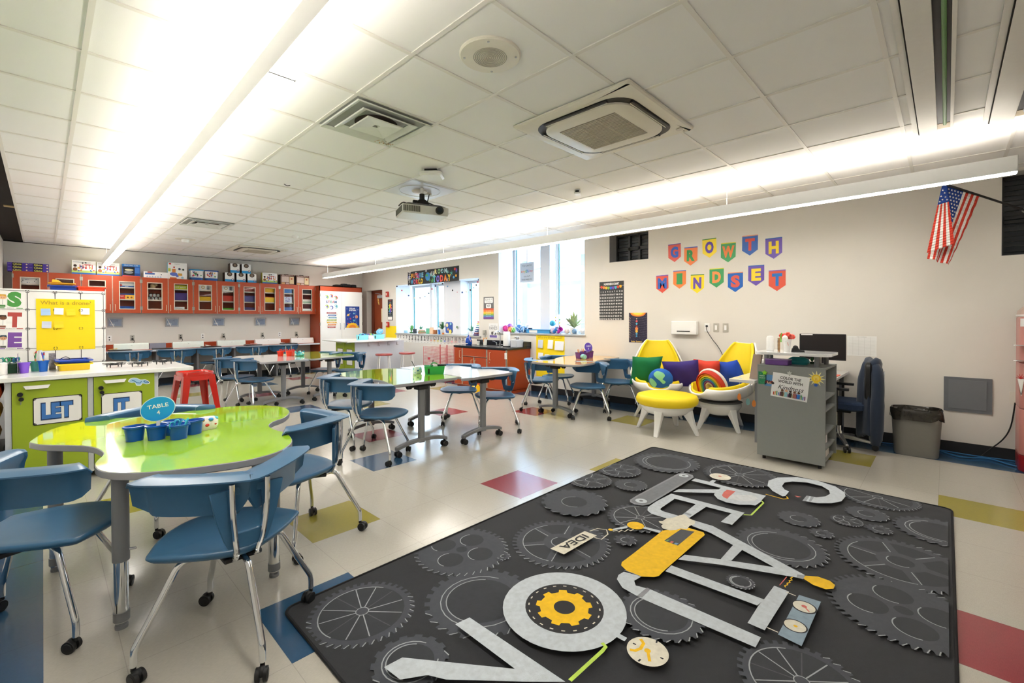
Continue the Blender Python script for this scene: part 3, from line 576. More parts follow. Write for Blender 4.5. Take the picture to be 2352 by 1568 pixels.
for e in RUG:
    if e[1] == 'p':
        q = clip(e[2])
        if q: art.poly(q, RM[e[0]])
    elif e[1] == 'c': art.circ(e[2], e[3], e[4], RM[e[0]], n=40)
    elif e[1] == 'l':
        q = [p for p in e[3] if p[1] > RY0+.02]; art.line(q, e[2], RM[e[0]])
    elif e[0] == 'y':
        x, y, r, n = e[2:]; o = []
        for i in range(n):
            a = 2*pi*i/n; d = 2*pi/n
            for f_, rr in ((-.2, r), (.2, r), (.27, r*.86), (.73, r*.86)): o.append((x+rr*cos(a+d*f_), y+rr*sin(a+d*f_)))
        art.poly(o, RM['y'])
# stitches round the wheel of the letter O
for k in range(20):
    a = 2*pi*k/20; x, y = 1.662, 1.269; art.line([(x+.163*cos(a-.05), y+.163*sin(a-.05)), (x+.163*cos(a+.05), y+.163*sin(a+.05))], .006, RM['cr'])
sg = [e for e in RUG if e[0] == 'cr' and e[1] == 'p'][1][2]
p0, p1, p3 = sg[0], sg[1], sg[3]; dx, dy = p3[0]-p0[0], p3[1]-p0[1]; ux, uy = p1[0]-p0[0], p1[1]-p0[1]
cxs = sum(p[0] for p in sg)/4; cys = sum(p[1] for p in sg)/4
art.text('IDEA', cxs, cys, hypot(ux, uy)*.62, RM['d'], w=hypot(dx, dy)*.7, a=atan2(dy, dx), bold=.01)
for k, (fx, fy) in enumerate([(1.8, .9), (2.0, .95)]): pass
art.build('printed_pattern', rug)
# ------------------------------------------------------------------ upper cabinets on the back wall
CT = 2.235; CB = 1.50; CY1 = 11.87; CU = .885; CXA = -.37
M_hinge = mat('hinge_steel', '#a7a49c', .35, metal=.8)
M_cabglass = mat('cabinet_glass', '#ffffff', .02, trans=1, ior=1.2, var=0)
def cab_door(t, x0, x1, left, y=CY1, z0=CB, z1=CT, hinge_side=0):
    d = MB(); w0 = x0+.085; w1 = x1-.085; a0, a1 = z0+.075, z1-.10
    wx0, wx1 = (x0+.115, x1-.065) if left else (x0+.065, x1-.115)
    wx0, wx1 = ((x0+.09, x1-.095) if left else (x0+.095, x1-.09))
    for b_ in ((x0, wx0, z0, z1), (wx1, x1, z0, z1), (wx0, wx1, z0, a0), (wx0, wx1, a1, z1)): d.box(b_[0], b_[1], y-.02, y, b_[2], b_[3])
    o = d.build('door', M_cab, t, smooth=False)
    f = MB(); q = .014
    for b_ in ((wx0, wx0+q, a0, a1), (wx1-q, wx1, a0, a1), (wx0+q, wx1-q, a0, a0+q), (wx0+q, wx1-q, a1-q, a1)): f.box(b_[0], b_[1], y-.026, y+.001, b_[2], b_[3])
    f.build('window_trim', M_cabedge, o, smooth=False)
    f = MB(); f.box(wx0+q, wx1-q, y-.012, y-.008, a0+q, a1-q); f.build('glass', M_cabglass, o, smooth=False)
    for ex in (x0, x1-.004): f = MB(); f.box(ex, ex+.004, y-.022, y, z0, z1); f.build('edge_banding', M_cabedge, o, smooth=False)
    hx = x1-.035 if left else x0+.035
    f = MB(); f.tube([(hx, y-.02, z0+.05), (hx, y-.05, z0+.05), (hx, y-.05, z0+.17), (hx, y-.02, z0+.17)], .005, 8); f.build('handle', mat('cream_handle', '#e0c9a8', .3, metal=.5), o)
    gx = x0+.004 if left else x1-.004
    for zz in (z0+.07, z1-.12):
        f = MB(); f.box(gx-.012, gx+.012, y-.027, y-.01, zz, zz+.07); f.build('hinge', M_hinge, o, smooth=False)
    return o
def upper(k):
    x0 = CXA+CU*k; x1 = x0+CU-.003
    t = thing('upper_cabinet', '', 'cabinet', (0, 0, 0), group='orange upper cabinets along the back wall')
    b = MB(); b.box(x0, x0+.018, CY1, YW-.005, CB, CT); b.box(x1-.018, x1, CY1, YW-.005, CB, CT); b.box(x0, x1, CY1, YW-.005, CB, CB+.018); b.box(x0, x1, CY1, YW-.005, CT-.018, CT); b.box(x0, x1, YW-.02, YW-.005, CB, CT)
    b.build('carcass', M_cab, t, smooth=False)
    for zz in (1.76, 2.00):
        s = MB(); s.box(x0+.018, x1-.018, CY1+.02, YW-.02, zz, zz+.022); s.build('shelf', mat('cream_shelf', '#d3cbbd', .5), t, smooth=False)
    cab_door(t, x0+.004, x0+CU/2-.002, True); cab_door(t, x0+CU/2+.002, x1-.004, False)
    return t
ul = ['orange upper cabinet farthest left, under the purple game boxes', 'orange upper cabinet second from the left, behind the trays on the whiteboard cabinet', 'orange upper cabinet with black jars on its middle shelf', 'orange upper cabinet with a yellow bin and a red bin behind its glass', 'orange upper cabinet with the light strip reflected in its left glass', 'orange upper cabinet beside the tall white cabinet']
for k in range(6): upper(k)['label'] = ul[k]
# things behind the glass
def bin_(x, z, w, h, hexc, label, d=.2, y=None, lid=None, cat='bin', group='bins inside the upper cabinets', name='storage_bin'):
    y = y or CY1+.04; t = thing(name, label, cat, (x, y, z), group=group)
    b = MB(); e = w*.03
    b.loft([[(-w/2+e, 0+e, 0), (w/2-e, e, 0), (w/2-e, d-e, 0), (-w/2+e, d-e, 0)], [(-w/2, 0, h), (w/2, 0, h), (w/2, d, h), (-w/2, d, h)]]); b.build('body', flat(hexc, .35), t, bevel=.004)
    b = MB(); b.box(-w/2-.006, w/2+.006, -.006, d+.006, h-.002, h+.012); b.build('lid' if lid else 'rim', flat(lid or hexc, .35), t, bevel=.004)
    return t
def dx(k): return CXA+CU/2*(k-.5)
S0, S1, S2 = CB+.0185, 1.7825, 2.0225
for k, z, w, h, c, lid, lab in [
    (4, S1, .30, .10, '#1d4f9e', None, 'blue bin behind the fourth glass cabinet door, middle shelf'), (4, S0, .30, .11, '#1d4f9e', None, 'blue bin behind the fourth glass cabinet door, bottom shelf'),
    (5, S0, .30, .06, '#2c7a44', None, 'green bin at the bottom behind the fifth cabinet door'), (6, S1, .27, .15, '#43307c', None, 'purple bin above the boxed drawing in the upper cabinet'),
    (7, S1, .26, .08, '#e3b81c', None, 'flat yellow bin on the middle shelf of the upper cabinet'), (8, S1, .28, .12, '#c8321e', None, 'red bin on the middle shelf of the upper cabinet'),
    (8, S0, .26, .10, '#65c22c', None, 'bright green bin on the bottom shelf under the red bin'), (9, S1, .27, .13, '#51508f', None, 'dusty purple bin on the middle shelf of the upper cabinet'),
    (9, S0, .27, .12, '#4a3e7c', None, 'dark purple bin at the bottom of the fifth upper cabinet'), (10, S2, .24, .09, '#e6b51e', None, 'yellow bin on the top shelf of the upper cabinet'),
    (10, S1, .26, .12, '#f2cc22', '#c8321e', 'yellow bin with a red lid in the upper cabinet'), (9, S2, .27, .09, '#9d4338', None, 'dull red bin on the top shelf of the upper cabinet'),
    (11, S2, .22, .13, '#2f74bd', None, 'blue box on the top shelf of the last upper cabinet'), (12, S2, .26, .12, '#23262e', None, 'black case on the top shelf of the last upper cabinet'), (11, S0, .22, .14, '#4a63a5', None, 'blue bin at the bottom left of the last upper cabinet')]:
    bin_(dx(k), z, w, h, c, lab, lid=lid)
def carton(x, y, z, w, d, h, label, art=None, base='#f0f0ec', cat='box', name='game_box', group=None, side=None, rz=0):
    t = thing(name, label, cat, (x, y, z), rz, group)
    b = MB(); b.box(-w/2, w/2, 0, d, 0, h); b.build('carton', flat(side or base, .5), t, smooth=False)
    a = Art(plane_M((0, -.0005, 0), (1, 0, 0), (0, 0, 1))); a.rect(-w/2, 0, w/2, h, base)
    if art: art(a, w, h)
    a.build('printed_front', t); return t
def blobs(n, cols, y0=.15, y1=.85, s=.07, seed=1):
    def f(a, w, h):
        R = random.Random(seed)
        for i in range(n): a.circ((R.random()-.5)*w*.85, h*(y0+(y1-y0)*R.random()), h*s*(.5+R.random()), R.choice(cols), n=9)
    return f
gi = 'boxes inside the upper cabinets'
carton(dx(4), CY1+.05, S2, .29, .16, .10, 'white and blue box on the top shelf behind the fourth glass door', lambda a, w, h: (a.rect(-w/2, 0, w/2, h*.3, '#2a62a8'), a.circ(-w*.3, h*.35, h*.2, '#c9453a'), a.text('GAME', 0, h*.15, h*.14, '#ffffff')), group=gi)
carton(dx(4), CY1+.02, S1+.0, .28, .015, .085, 'red and yellow food box in front of the blue bin in the cabinet', lambda a, w, h: (a.rect(-w/2, 0, -w*.1, h, '#cf3a2c'), a.rect(-w*.1, 0, w/2, h, '#eeb83c'), a.circ(w*.05, h*.4, h*.2, '#7c4a22'), a.circ(w*.25, h*.4, h*.2, '#7c4a22'), a.text('Food', -w*.3, h*.7, h*.25, '#ffffff')), group=gi)
carton(dx(4), CY1+.02, S0, .28, .015, .05, 'food box before the lower blue bin in the cabinet', lambda a, w, h: (a.rect(-w/2, 0, -w*.1, h, '#223a72'), a.text('Food', -w*.3, h*.5, h*.4, '#ffffff')), '#e2b684', group=gi)
carton(dx(6), CY1+.05, S2, .27, .18, .085, 'lime maze game box on the top shelf of the third upper cabinet', lambda a, w, h: a.text('DOT MAZE', 0, h*.5, h*.34, '#ffffff', bold=.01), '#c9d42e', group=gi)
carton(dx(6)-.02, CY1+.04, S0, .18, .12, .12, 'white box with a line drawing at the bottom of the third upper cabinet', lambda a, w, h: (a.line(ell(0, h*.5, w*.3, h*.3), .004, '#555555', True), a.line(ell(0, h*.45, w*.18, h*.18), .004, '#555555', True)), group=gi)
carton(dx(5), CY1+.03, S0+.0, .13, .01, .075, 'small white label card before the green bin', lambda a, w, h: (a.rect(-w*.3, h*.5, w*.3, h*.7, '#b8452c'), a.rect(-w*.3, h*.2, w*.3, h*.35, '#3c8a4c')), group=gi)
for k, lab in ((7, 'white box with a tan ring picture on the top shelf, left of the pair'), (8, 'white box with a tan ring picture on the top shelf, right of the pair')):
    carton(dx(k), CY1+.05, S2, .28, .18, .12, lab, lambda a, w, h: (a.circ(-w*.1, h*.5, h*.3, '#c8a96c'), a.circ(-w*.1, h*.5, h*.16, '#eeeeea'), a.rect(w*.15, h*.1, w*.33, h*.9, '#7c8087')), group=gi)
carton(dx(12), CY1+.06, S1, .26, .16, .04, 'lower green board game in the stack behind the last cabinet door', blobs(8, ['#3c8a6c', '#e8e4c8', '#c9a43a'], seed=3), '#9dc0a4', group=gi)
carton(dx(12), CY1+.06, S1+.041, .26, .16, .055, 'upper pale board game in the stack behind the last cabinet door', blobs(8, ['#3c8a6c', '#d8b44a', '#57606a'], seed=4), '#e3e2d6', group=gi)
carton(dx(12)+.02, CY1+.05, S0, .2, .14, .12, 'plain white box at the bottom right of the last upper cabinet', lambda a, w, h: [a.rect(-w*.4, h*(.2+.15*i), w*.3, h*(.23+.15*i), '#b8b8b8') for i in range(4)], group=gi)
carton(dx(11), CY1+.05, S1, .2, .1, .15, 'white box of cards standing in the last upper cabinet', blobs(12, ['#6f78b8', '#d8d8ea', '#9a5c8a'], seed=5), '#c9cde2', group=gi)
carton(dx(10)-.04, CY1+.05, S0, .16, .1, .05, 'small white booklet pile with black print in the upper cabinet', lambda a, w, h: [a.rect(-w*.4, h*(.2+.3*i), w*.4, h*(.3+.3*i), '#3a3a3a') for i in range(2)], group=gi)
carton(dx(1), CY1+.05, S2, .27, .18, .10, 'white boxed drawing game on the top shelf of the first upper cabinet', blobs(10, ['#5b6a86', '#8c9cb4', '#3c4252'], seed=6), group=gi)
carton(dx(1), CY1+.05, S1, .27, .18, .12, 'cream and tan box below the drawing game in the first cabinet', blobs(6, ['#d2a76c', '#b88d58'], seed=7), group=gi)
for k in range(7):
    t = thing('jar', 'small black and white patterned jar in the upper cabinet', 'jar', (dx(5)-.09+.062*(k % 4 if k < 4 else k-4)+(.03 if k > 3 else 0), CY1+.07, S1+(.066 if k > 3 else 0)), group='patterned jars stacked in the upper cabinet')
    b = MB(); b.cyl((0, 0, 0), (0, 0, .05), .027, n=16); b.build('jar_body', mat('jar_pattern', '#8f9290', .3, var=.9, scale=90), t)
    b = MB(); b.cyl((0, 0, .05), (0, 0, .064), .028, n=16); b.build('lid', M_black, t)
t = thing('trophy', 'tan figure on the top shelf above the black jars', 'figurine', (dx(5)-.02, CY1+.09, S2)); b = MB(); b.ball((0, 0, .05), .05, 12, sz=1.0); b.ball((.05, 0, .075), .035, 10); b.lathe([(.05, 0), (.05, .015), (.02, .02)], n=14); b.build('figure', mat('tan_ceramic', '#b39a72', .5, var=.4, scale=30), t)
# ---- things on top of the upper cabinets
g = 'purple cube-puzzle boxes stacked on the first cabinet'
for i in range(2):
    for j in range(3):
        x = -.30+.258*i
        def q(a, w, h): a.rect(-w*.27, 0, w*.2, h, '#1d1740'); a.text('Qbitz', -w*.03, h*.5, h*.62, '#e2df6a', w=w*.42, bold=.02); a.rect(-w*.47, h*.45, -w*.33, h*.55, '#8d7cc8'); a.circ(w*.42, h*.5, h*.22, '#f0d9b0')
        carton(x, 11.93, CT+.052*j, .255, .22, .051, 'purple puzzle box with yellow lettering, %s of the %s stack' % (['bottom', 'middle', 'top'][j], ['left', 'right'][i]), q, '#4a35a0', group=g)
def gear_game(a, w, h):
    a.rect(-w/2, 0, w/2, h*.13, '#2560a8'); a.rect(-w/2, h*.13, w/2, h*.3, '#a9c46a')
    R = random.Random(4)
    for i in range(14): a.circ((R.random()-.4)*w*.7, h*(.25+.35*R.random()), h*.05*(.6+R.random()), R.choice(['#c63a30', '#c63a30', '#4a67a8', '#7d5134', '#e2c04a']), n=8)
    for i in range(5): a.rect(-w*.18+i*w*.13, h*.4, -w*.15+i*w*.13, h*.72, '#c0392b')
    a.rect(w*.02, h*.68, w*.3, h*.74, '#c0392b'); a.circ(-w*.36, h*.62, h*.09, '#3c2a20'); a.circ(-w*.36, h*.36, h*.12, '#8b5a36'); a.rect(-w*.45, h*.86, w*.3, h*.9, '#c8ccd2'); a.circ(w*.08, h*.85, h*.05, '#333333'); a.circ(-w*.05, h*.82, h*.05, '#333333')
for x, w, h, l in ((.555, .335, .265, 'white amusement park building set box, the left one, left of the pendant light end'), (.905, .335, .255, 'white amusement park building set box partly behind the pendant light end'), (3.86, .335, .262, 'white amusement park building set box farther right, beside the cube boxes')):
    carton(x, 11.93, CT, w, .10, h, l, gear_game, '#f2f2ee', side='#d8d64a')
carton(1.255, 11.93, CT, .28, .1, .255, 'dark blue car science kit box with a black photo', lambda a, w, h: (a.rect(-w/2, h*.82, w/2, h, '#2f7cc4'), a.text('ELECTRIC CAR', 0, h*.91, h*.08, '#ffffff', w=w*.75), a.rect(-w*.46, h*.12, w*.18, h*.78, '#15161a'), a.poly(ell(-w*.14, h*.35, w*.25, h*.11), '#7a7f86'), a.poly(ell(-w*.12, h*.55, w*.24, h*.08), '#cfc9a8'), a.rect(-w/2, 0, w/2, h*.1, '#c2473a'), a.rect(w*.2, h*.3, w*.46, h*.75, '#3c74c4')), '#1d4c96')
carton(1.652, 11.93, CT, .40, .1, .128, 'long low white science kit box with blue sketches', lambda a, w, h: (a.rect(-w*.45, h*.55, -w*.05, h*.8, '#4c6fb8'), a.rect(-w*.35, h*.82, -w*.15, h, '#c9594e'), [a.poly([(-w*.4+i*w*.11, h*.1), (-w*.36+i*w*.11, h*.4), (-w*.32+i*w*.11, h*.1)], '#a9c4e0') for i in range(6)], a.circ(w*.22, h*.6, h*.08, '#223a5c')), '#f4f5f6')
carton(2.02, 11.93, CT, .335, .11, .35, 'tall white building brick set box with a blue brick cup', lambda a, w, h: (a.rect(-w*.45, h*.88, -w*.33, h*.96, '#d33a2c'), a.text('STEAM Park', -w*.02, h*.92, h*.04, '#777777'), a.poly(ell(-w*.2, h*.3, w*.2, h*.11), '#5b6fc0'), a.circ(-w*.02, h*.2, w*.08, '#5b6fc0'), a.rect(-w*.28, h*.4, -w*.1, h*.62, '#d9893a'), a.circ(-w*.18, h*.72, w*.05, '#b8392e'), a.circ(w*.1, h*.63, w*.07, '#3a4664'), a.circ(w*.3, h*.6, w*.06, '#3a4a3c'), a.rect(w*.02, h*.22, w*.24, h*.36, '#d8a23c'), a.rect(-w*.4, 0, -w*.05, h*.1, '#d06a2e'), a.circ(w*.25, h*.1, w*.07, '#9cc8d8'), a.rect(-w*.48, h*.45, -w*.36, h*.65, '#b9c84a')), '#f1f1ee', side='#7fc0cf')
for i, (x, lidc, l) in enumerate(((2.375, '#2f8fc8', 'clear building toy tub with a light blue lid on the cabinets'), (2.655, '#1b4fa4', 'clear building toy tub with a dark blue lid on the cabinets'))):
    t = thing('toy_tub', l, 'tub', (x, 12.02, CT), group='tubs of building toys on the cabinets'); b = MB()
    rr = lambda s, z: [(px_*s, py_*s, z) for px_, py_ in rrect(-.135, .135, -.09, .09, .06, 4)]
    b.loft([rr(.86, 0), rr(.9, .06)]); b.build('tub_base', flat('#1f5aa8', .3), t, bevel=.003)
    b = MB(); b.loft([rr(.9, .06), rr(.97, .215)]); tb = b.build('tub_wall', mat('tub_print%d' % i, '#e6e4e0', .3, var=.03), t)
    a = Art(plane_M((0, -.0905, .06), (1, 0, .0), (0, -.05, 1))); blobs(16, ['#c33b3b', '#3a6fc4', '#e2b23c', '#3f9a58', '#6a4a86', '#3b2a22'], .02, .14, .12, seed=i+3)(a, .19, .95); 
    a2 = Art(plane_M((0, -.092, .0), (1, 0, 0), (0, 0, 1))); R = random.Random(i+8)
    for q in range(16): a2.circ((R.random()-.5)*.18, .075+.11*R.random(), .008+.01*R.random(), R.choice(['#c33b3b', '#3a6fc4', '#e2b23c', '#3f9a58', '#6a4a86', '#3b2a22']), n=8)
    a2.build('tub_label', t)
    b = MB(); b.loft([rr(1.03, .21), rr(1.04, .232), rr(.98, .238)]); b.build('lid', flat(lidc, .3), t, bevel=.003)
def dash(a, w, h): a.rect(-w/2, 0, w/2, h*.27, '#2d9ad8'); a.poly(ell(0, h*.82, w*.28, h*.22), '#4b4038'); a.circ(0, h*.82, w*.13, '#a9917a'); a.circ(0, h*.82, w*.06, '#3b332e'); a.circ(w*.32, h*.25, w*.13, '#3b2d68'); a.circ(w*.32, h*.25, w*.08, '#e8e8f0')
gd = 'small white and blue robot toy boxes stacked on the cabinets'
for x, z, l in ((3.00, CT, 'white and blue toy box, bottom row left'), (3.235, CT, 'white and blue toy box, bottom row middle'), (3.465, CT, 'white and blue toy box, bottom row right, slightly apart'), (3.11, CT+.216, 'white and blue toy box, top row left'), (3.345, CT+.216, 'white and blue toy box, top row right')):
    carton(x, 11.93, z, .19, .19, .215, l, dash, '#f1f1ef', side='#55443a', group=gd)
for x, l in ((4.27, 'brown construction toy carry box with a black side, the left one'), (4.64, 'brown construction toy carry box with a black side, nearest the tall cabinet')):
    t = carton(x, 11.93, CT, .33, .16, .25, l, lambda a, w, h: (a.rect(-w*.42, h*.25, w*.1, h*.82, '#e2cfc6'), a.text('ARCHITECT', 0, h*.91, h*.09, '#f3e2d8', w=w*.8), a.rect(w*.14, h*.1, w*.46, h*.8, '#dcc79c'), a.rect(-w*.42, h*.05, -w*.18, h*.2, '#d8a46c'), a.rect(-w*.12, h*.05, w*.1, h*.2, '#cdb0a8'), [a.line([(w*(-.42+.04*i), h*.25), (w*(-.42+.04*i), h*.82)], .002, '#b09c94') for i in range(13)], a.circ(w*.3, h*.6, w*.06, '#c4523c')), '#6a4a3e', side='#1f1715')
    b = MB(); b.tube([(-.06, .08, .25), (-.04, .08, .265), (.04, .08, .265), (.06, .08, .25)], .006); b.build('handle', M_black, t)
# ---- tall cabinet
t = thing('tall_cabinet', 'tall white double door storage cabinet with orange header and poster stickers', 'cabinet'); X0, X1, Y0 = 4.93, 6.10, 11.6
b = MB(); b.box(X0, X0+.02, Y0, YW-.005, 0, 2.235); b.box(X1-.02, X1, Y0, YW-.005, 0, 2.235); b.box(X0, X1, Y0, YW-.005, 2.215, 2.235); b.box(X0, X1, Y0, Y0+.02, 2.10, 2.235); b.box(X0, X1, YW-.02, YW-.005, 0, 2.2); b.box(X0, X1, Y0+.05, YW-.01, 0, .09); b.build('carcass', M_cab, t, smooth=False)
for i, (a_, c_) in enumerate(((X0+.012, (X0+X1)/2-.002), ((X0+X1)/2+.002, X1-.012))):
    b = MB(); b.box(a_, c_, Y0-.02, Y0, .09, 2.098); d = b.build('door', M_white, t, smooth=False)
    hx = c_-.05 if i == 0 else a_+.05; b = MB(); b.tube([(hx, Y0-.02, 1.10), (hx, Y0-.05, 1.10), (hx, Y0-.05, 1.26), (hx, Y0-.02, 1.26)], .005, 8); b.build('handle', M_steel, d)
    b = MB(); hx = a_-.006 if i == 0 else c_+.006
    for zz in (.3, 1.2, 1.95): b = MB(); b.box(hx-.008, hx+.008, Y0-.03, Y0-.005, zz, zz+.08); b.build('hinge', M_hinge, d, smooth=False)
def tallM(x, z): return plane_M((x, Y0-.0215, z), (1, 0, 0), (0, 0, 1))
a = Art(tallM(5.23, 1.82))
for x, y, c, c2 in ((-.12, .12, '#9cc23c', '#5d7a9c'), (.0, .15, '#d97a4a', '#5460a0'), (.12, .11, '#c9473e', '#49a060'), (-.12, -.13, '#b6cf46', '#7a6ab0'), (0, -.15, '#4a55a8', '#e0eef4'), (.12, -.12, '#7cc4c4', '#4a90b8')):
    a.circ(x, y, .05, c); a.circ(x-.01, y-.005, .036, '#eef2f0'); a.poly(ell(x+.005, y, .02, .026), c2)
for ch, x, c in zip('STEAM', (-.12, -.065, -.008, .05, .112), ('#5d5f9e', '#c25a5a', '#58a896', '#cf7f8e', '#4a7fb0')): a.text(ch, x, 0, .065, c, bold=.03)
a.build('steam_decal', t)
a = Art(tallM(5.24, 1.345))
for i, (c, dx_) in enumerate((('#a04e55', -.01), ('#4a6fa8', .01), ('#5c93b0', .02), ('#a3b04a', .0), ('#e2b030', .0), ('#d98b3a', 0), ('#b5453a', -.01))):
    y = .185-.062*i; w = .12 if i in (0, 3, 4) else .1; a.poly([(-w+dx_, y-.018), (w+dx_, y-.018), (w+.012+dx_, y), (w+dx_, y+.018), (-w+dx_, y+.018), (-w-.012+dx_, y)], c)
    a.text(['THE DESIGN PROCESS', 'IDENTIFY', 'IMAGINE', 'PLAN IT OUT', 'CREATE', 'IMPROVE', 'SHARE'][i], dx_, y, .014, '#ffffff', w=w*1.5)
    if i < 6: a.line([(((-1)**i)*(w+.005), y-.01), (((-1)**i)*(w+.028), y-.03), (((-1)**i)*(w+.005), y-.05)], .005, c)
a.build('process_decal', t)
a = Art(tallM(5.81, 1.42), .0005); a.slab([(-.2, -.29), (.2, -.29), (.2, .29), (-.2, .29)], '#1c3f93', .001)
a.text('SOLAR', 0, .235, .04, '#ffffff', bold=.03); a.text('SYSTEM', 0, .185, .04, '#ffffff', bold=.03)
a.poly([(.2*cos(pi*i/20)*.98 if False else .17*cos(pi*i/20)*(1.12 if i % 2 else 1), -.289+.13*sin(pi*i/20)*(1.12 if i % 2 else 1)) for i in range(21)], '#f6c52a'); a.poly([(.105*cos(pi*i/16), -.289+.085*sin(pi*i/16)) for i in range(17)], '#ee8b2c'); a.text('The Sun', 0, -.27, .012, '#fff2c0')
for x, y, r, c in ((-.12, .06, .03, '#f3b63c'), (.11, .01, .045, '#ef9f66'), (.04, .10, .022, '#7fc0dc'), (.04, -.09, .026, '#66b9cf'), (-.06, -.04, .024, '#b83a64'), (-.14, -.05, .016, '#8a5ac0'), (-.13, -.17, .022, '#d0504a'), (-.16, .22, .008, '#ffffff'), (.02, 0, .01, '#ffffff'), (-.05, -.12, .008, '#ffffff'), (.15, .2, .01, '#c8d8f0')): a.circ(x, y, r, c)
a.line([(-.17, .03), (-.07, .10)], .01, '#f8e7c2'); a.line([(.13, .27), (.09, .12), (.09, -.1), (.14, -.25)], .012, '#5f83cc')
tag(a.build('solar_system_poster'), 'blue cartoon solar system poster with half sun on the tall white cabinet', 'poster')
for x, l, n in ((5.50, 'short flat black case on top of the tall cabinet', 1), (5.78, 'black zip case on top of the tall cabinet, left of the bumpy row', 2), (5.93, 'black zip case on top of the tall cabinet, right end of the row', 2), (5.68, 'tallest black zip case on top of the tall cabinet', 3)):
    w = .2 if n == 1 else .14; h = .055 if n == 1 else .075+.015*(n == 3); b = MB(); b.loft([[(x+px_, 11.8+py_, CT+.0005+z) for px_, py_ in rrect(-w/2*s, w/2*s, -.1*s, .1*s, .03, 3)] for z, s in ((0, .92), (h*.3, 1), (h*.75, 1), (h, .8))]); tag(b.build('zip_case', mat('black_case_fabric', '#15161a', .8, var=.3, scale=60)), l, 'case', 'black cases on the tall cabinet')
# ---- back counter
t = thing('back_counter', 'long narrow counter with orange backsplash along the back wall', 'counter')
b = MB(); b.box(XL+.002, 4.925, 11.60, YW-.005, .725, .755); b.build('worktop', M_cab, t, smooth=False)
b = MB(); b.box(XL+.002, 4.925, 11.59, 11.60, .722, .757); b.build('edge_banding', M_lavwhite, t, smooth=False)
b = MB(); b.box(XL+.002, 4.925, YW-.022, YW-.006, .756, .86); b.build('backsplash', M_cab, t, smooth=False)
for x in (.62, 1.6, 2.3, 3.0, 3.9): b = MB(); b.box(x, x+.04, 11.66, YW-.005, 0.0, .725); b.build('support_panel', M_leg, t, smooth=False)
def lamp_box(x0, x1, lab, i):
    t = thing('storage_tub', lab, 'lamp', (x0, 11.95, .7565), group='white tube covers along the back counter'); w = x1-x0; b = MB()
    b.loft([[(x, y, z) for y, z in [(-.055, 0), (-.06, .03), (-.045, .11), (-.02, .132), (.03, .132), (.05, .11), (.055, 0)]] for x in (0, w)]); b.build('cover', mat('translucent_white', '#e3efe9', .25) if i < 3 else M_white, t, bevel=.006)
    b = MB(); b.box(w*.5-.012, w*.5+.012, -.056, -.05, .085, .09); b.build('label', flat('#9ab0a8'), t, smooth=False)
    b = MB(); b.box(.01, w-.01, -.07, -.06, .0, .012); b.build('base_rail', M_alu, t, smooth=False)
for i, (a_, c_, l) in enumerate(((.97, 1.52, 'pale plastic tube lamp case nearest the whiteboard cabinet'), (1.92, 2.48, 'pale plastic tube lamp case, second along the back counter'), (2.74, 3.31, 'pale plastic tube lamp case in the middle of the back counter'), (3.52, 4.09, 'white tube lamp case, second from the tall cabinet'), (4.34, 4.9, 'white tube lamp case beside the tall cabinet'))): lamp_box(a_, c_, l, i)
b = MB(); b.box(1.53, 1.80, 11.88, 12.02, .757, .875); tag(b.build('clear_organizer', mat('clear_plastic_grey', '#a8abbd', .15, trans=.35), smooth=False), 'clear compartment organizer box beside the first tube lamp case', 'box')
for i, (x, l) in enumerate(((1.05, 'closed dark laptop at the left end of the back counter'), (1.72, 'closed dark laptop right of the clear organizer'), (2.58, 'closed dark laptop with a white cable before the second lamp case gap'), (3.42, 'closed dark laptop beside curled pink cables'), (4.22, 'closed dark laptop near the tall cabinet end'))):
    t = thing('laptop', l, 'laptop', (x, 11.74, .757), radians([4, -6, 3, -3, 2][i]), 'laptops on the back counter'); b = MB(); b.box(-.17, .17, -.115, .115, 0, .012); b.build('base', M_black, t, bevel=.003); b = MB(); b.box(-.17, .17, -.115, .115, .013, .02); b.build('screen_lid', mat('laptop_lid', '#2a2426', .3), t, bevel=.003)
for i, (x, c) in enumerate(((2.55, '#e8e4dc'), (3.36, '#e4a7a0'), (3.48, '#e4a7a0'), (4.12, '#e9dcd6'), (.95, '#dfc06a'))):
    R = random.Random(i); b = MB(); b.tube([(x+(R.random()-.5)*.16, 11.86+(R.random()-.5)*.06, .772+R.random()*.03) for _ in range(7)], .004, 6, smooth=4); tag(b.build('cable', flat(c, .5)), ['white cable curled behind the third laptop', 'pink cable loop left beside the fourth laptop', 'pink cable loop right beside the fourth laptop', 'pale cable tangle between the white lamp cases', 'yellowish cable at the left lamp case'][i], 'cable', 'charging cables on the back counter')
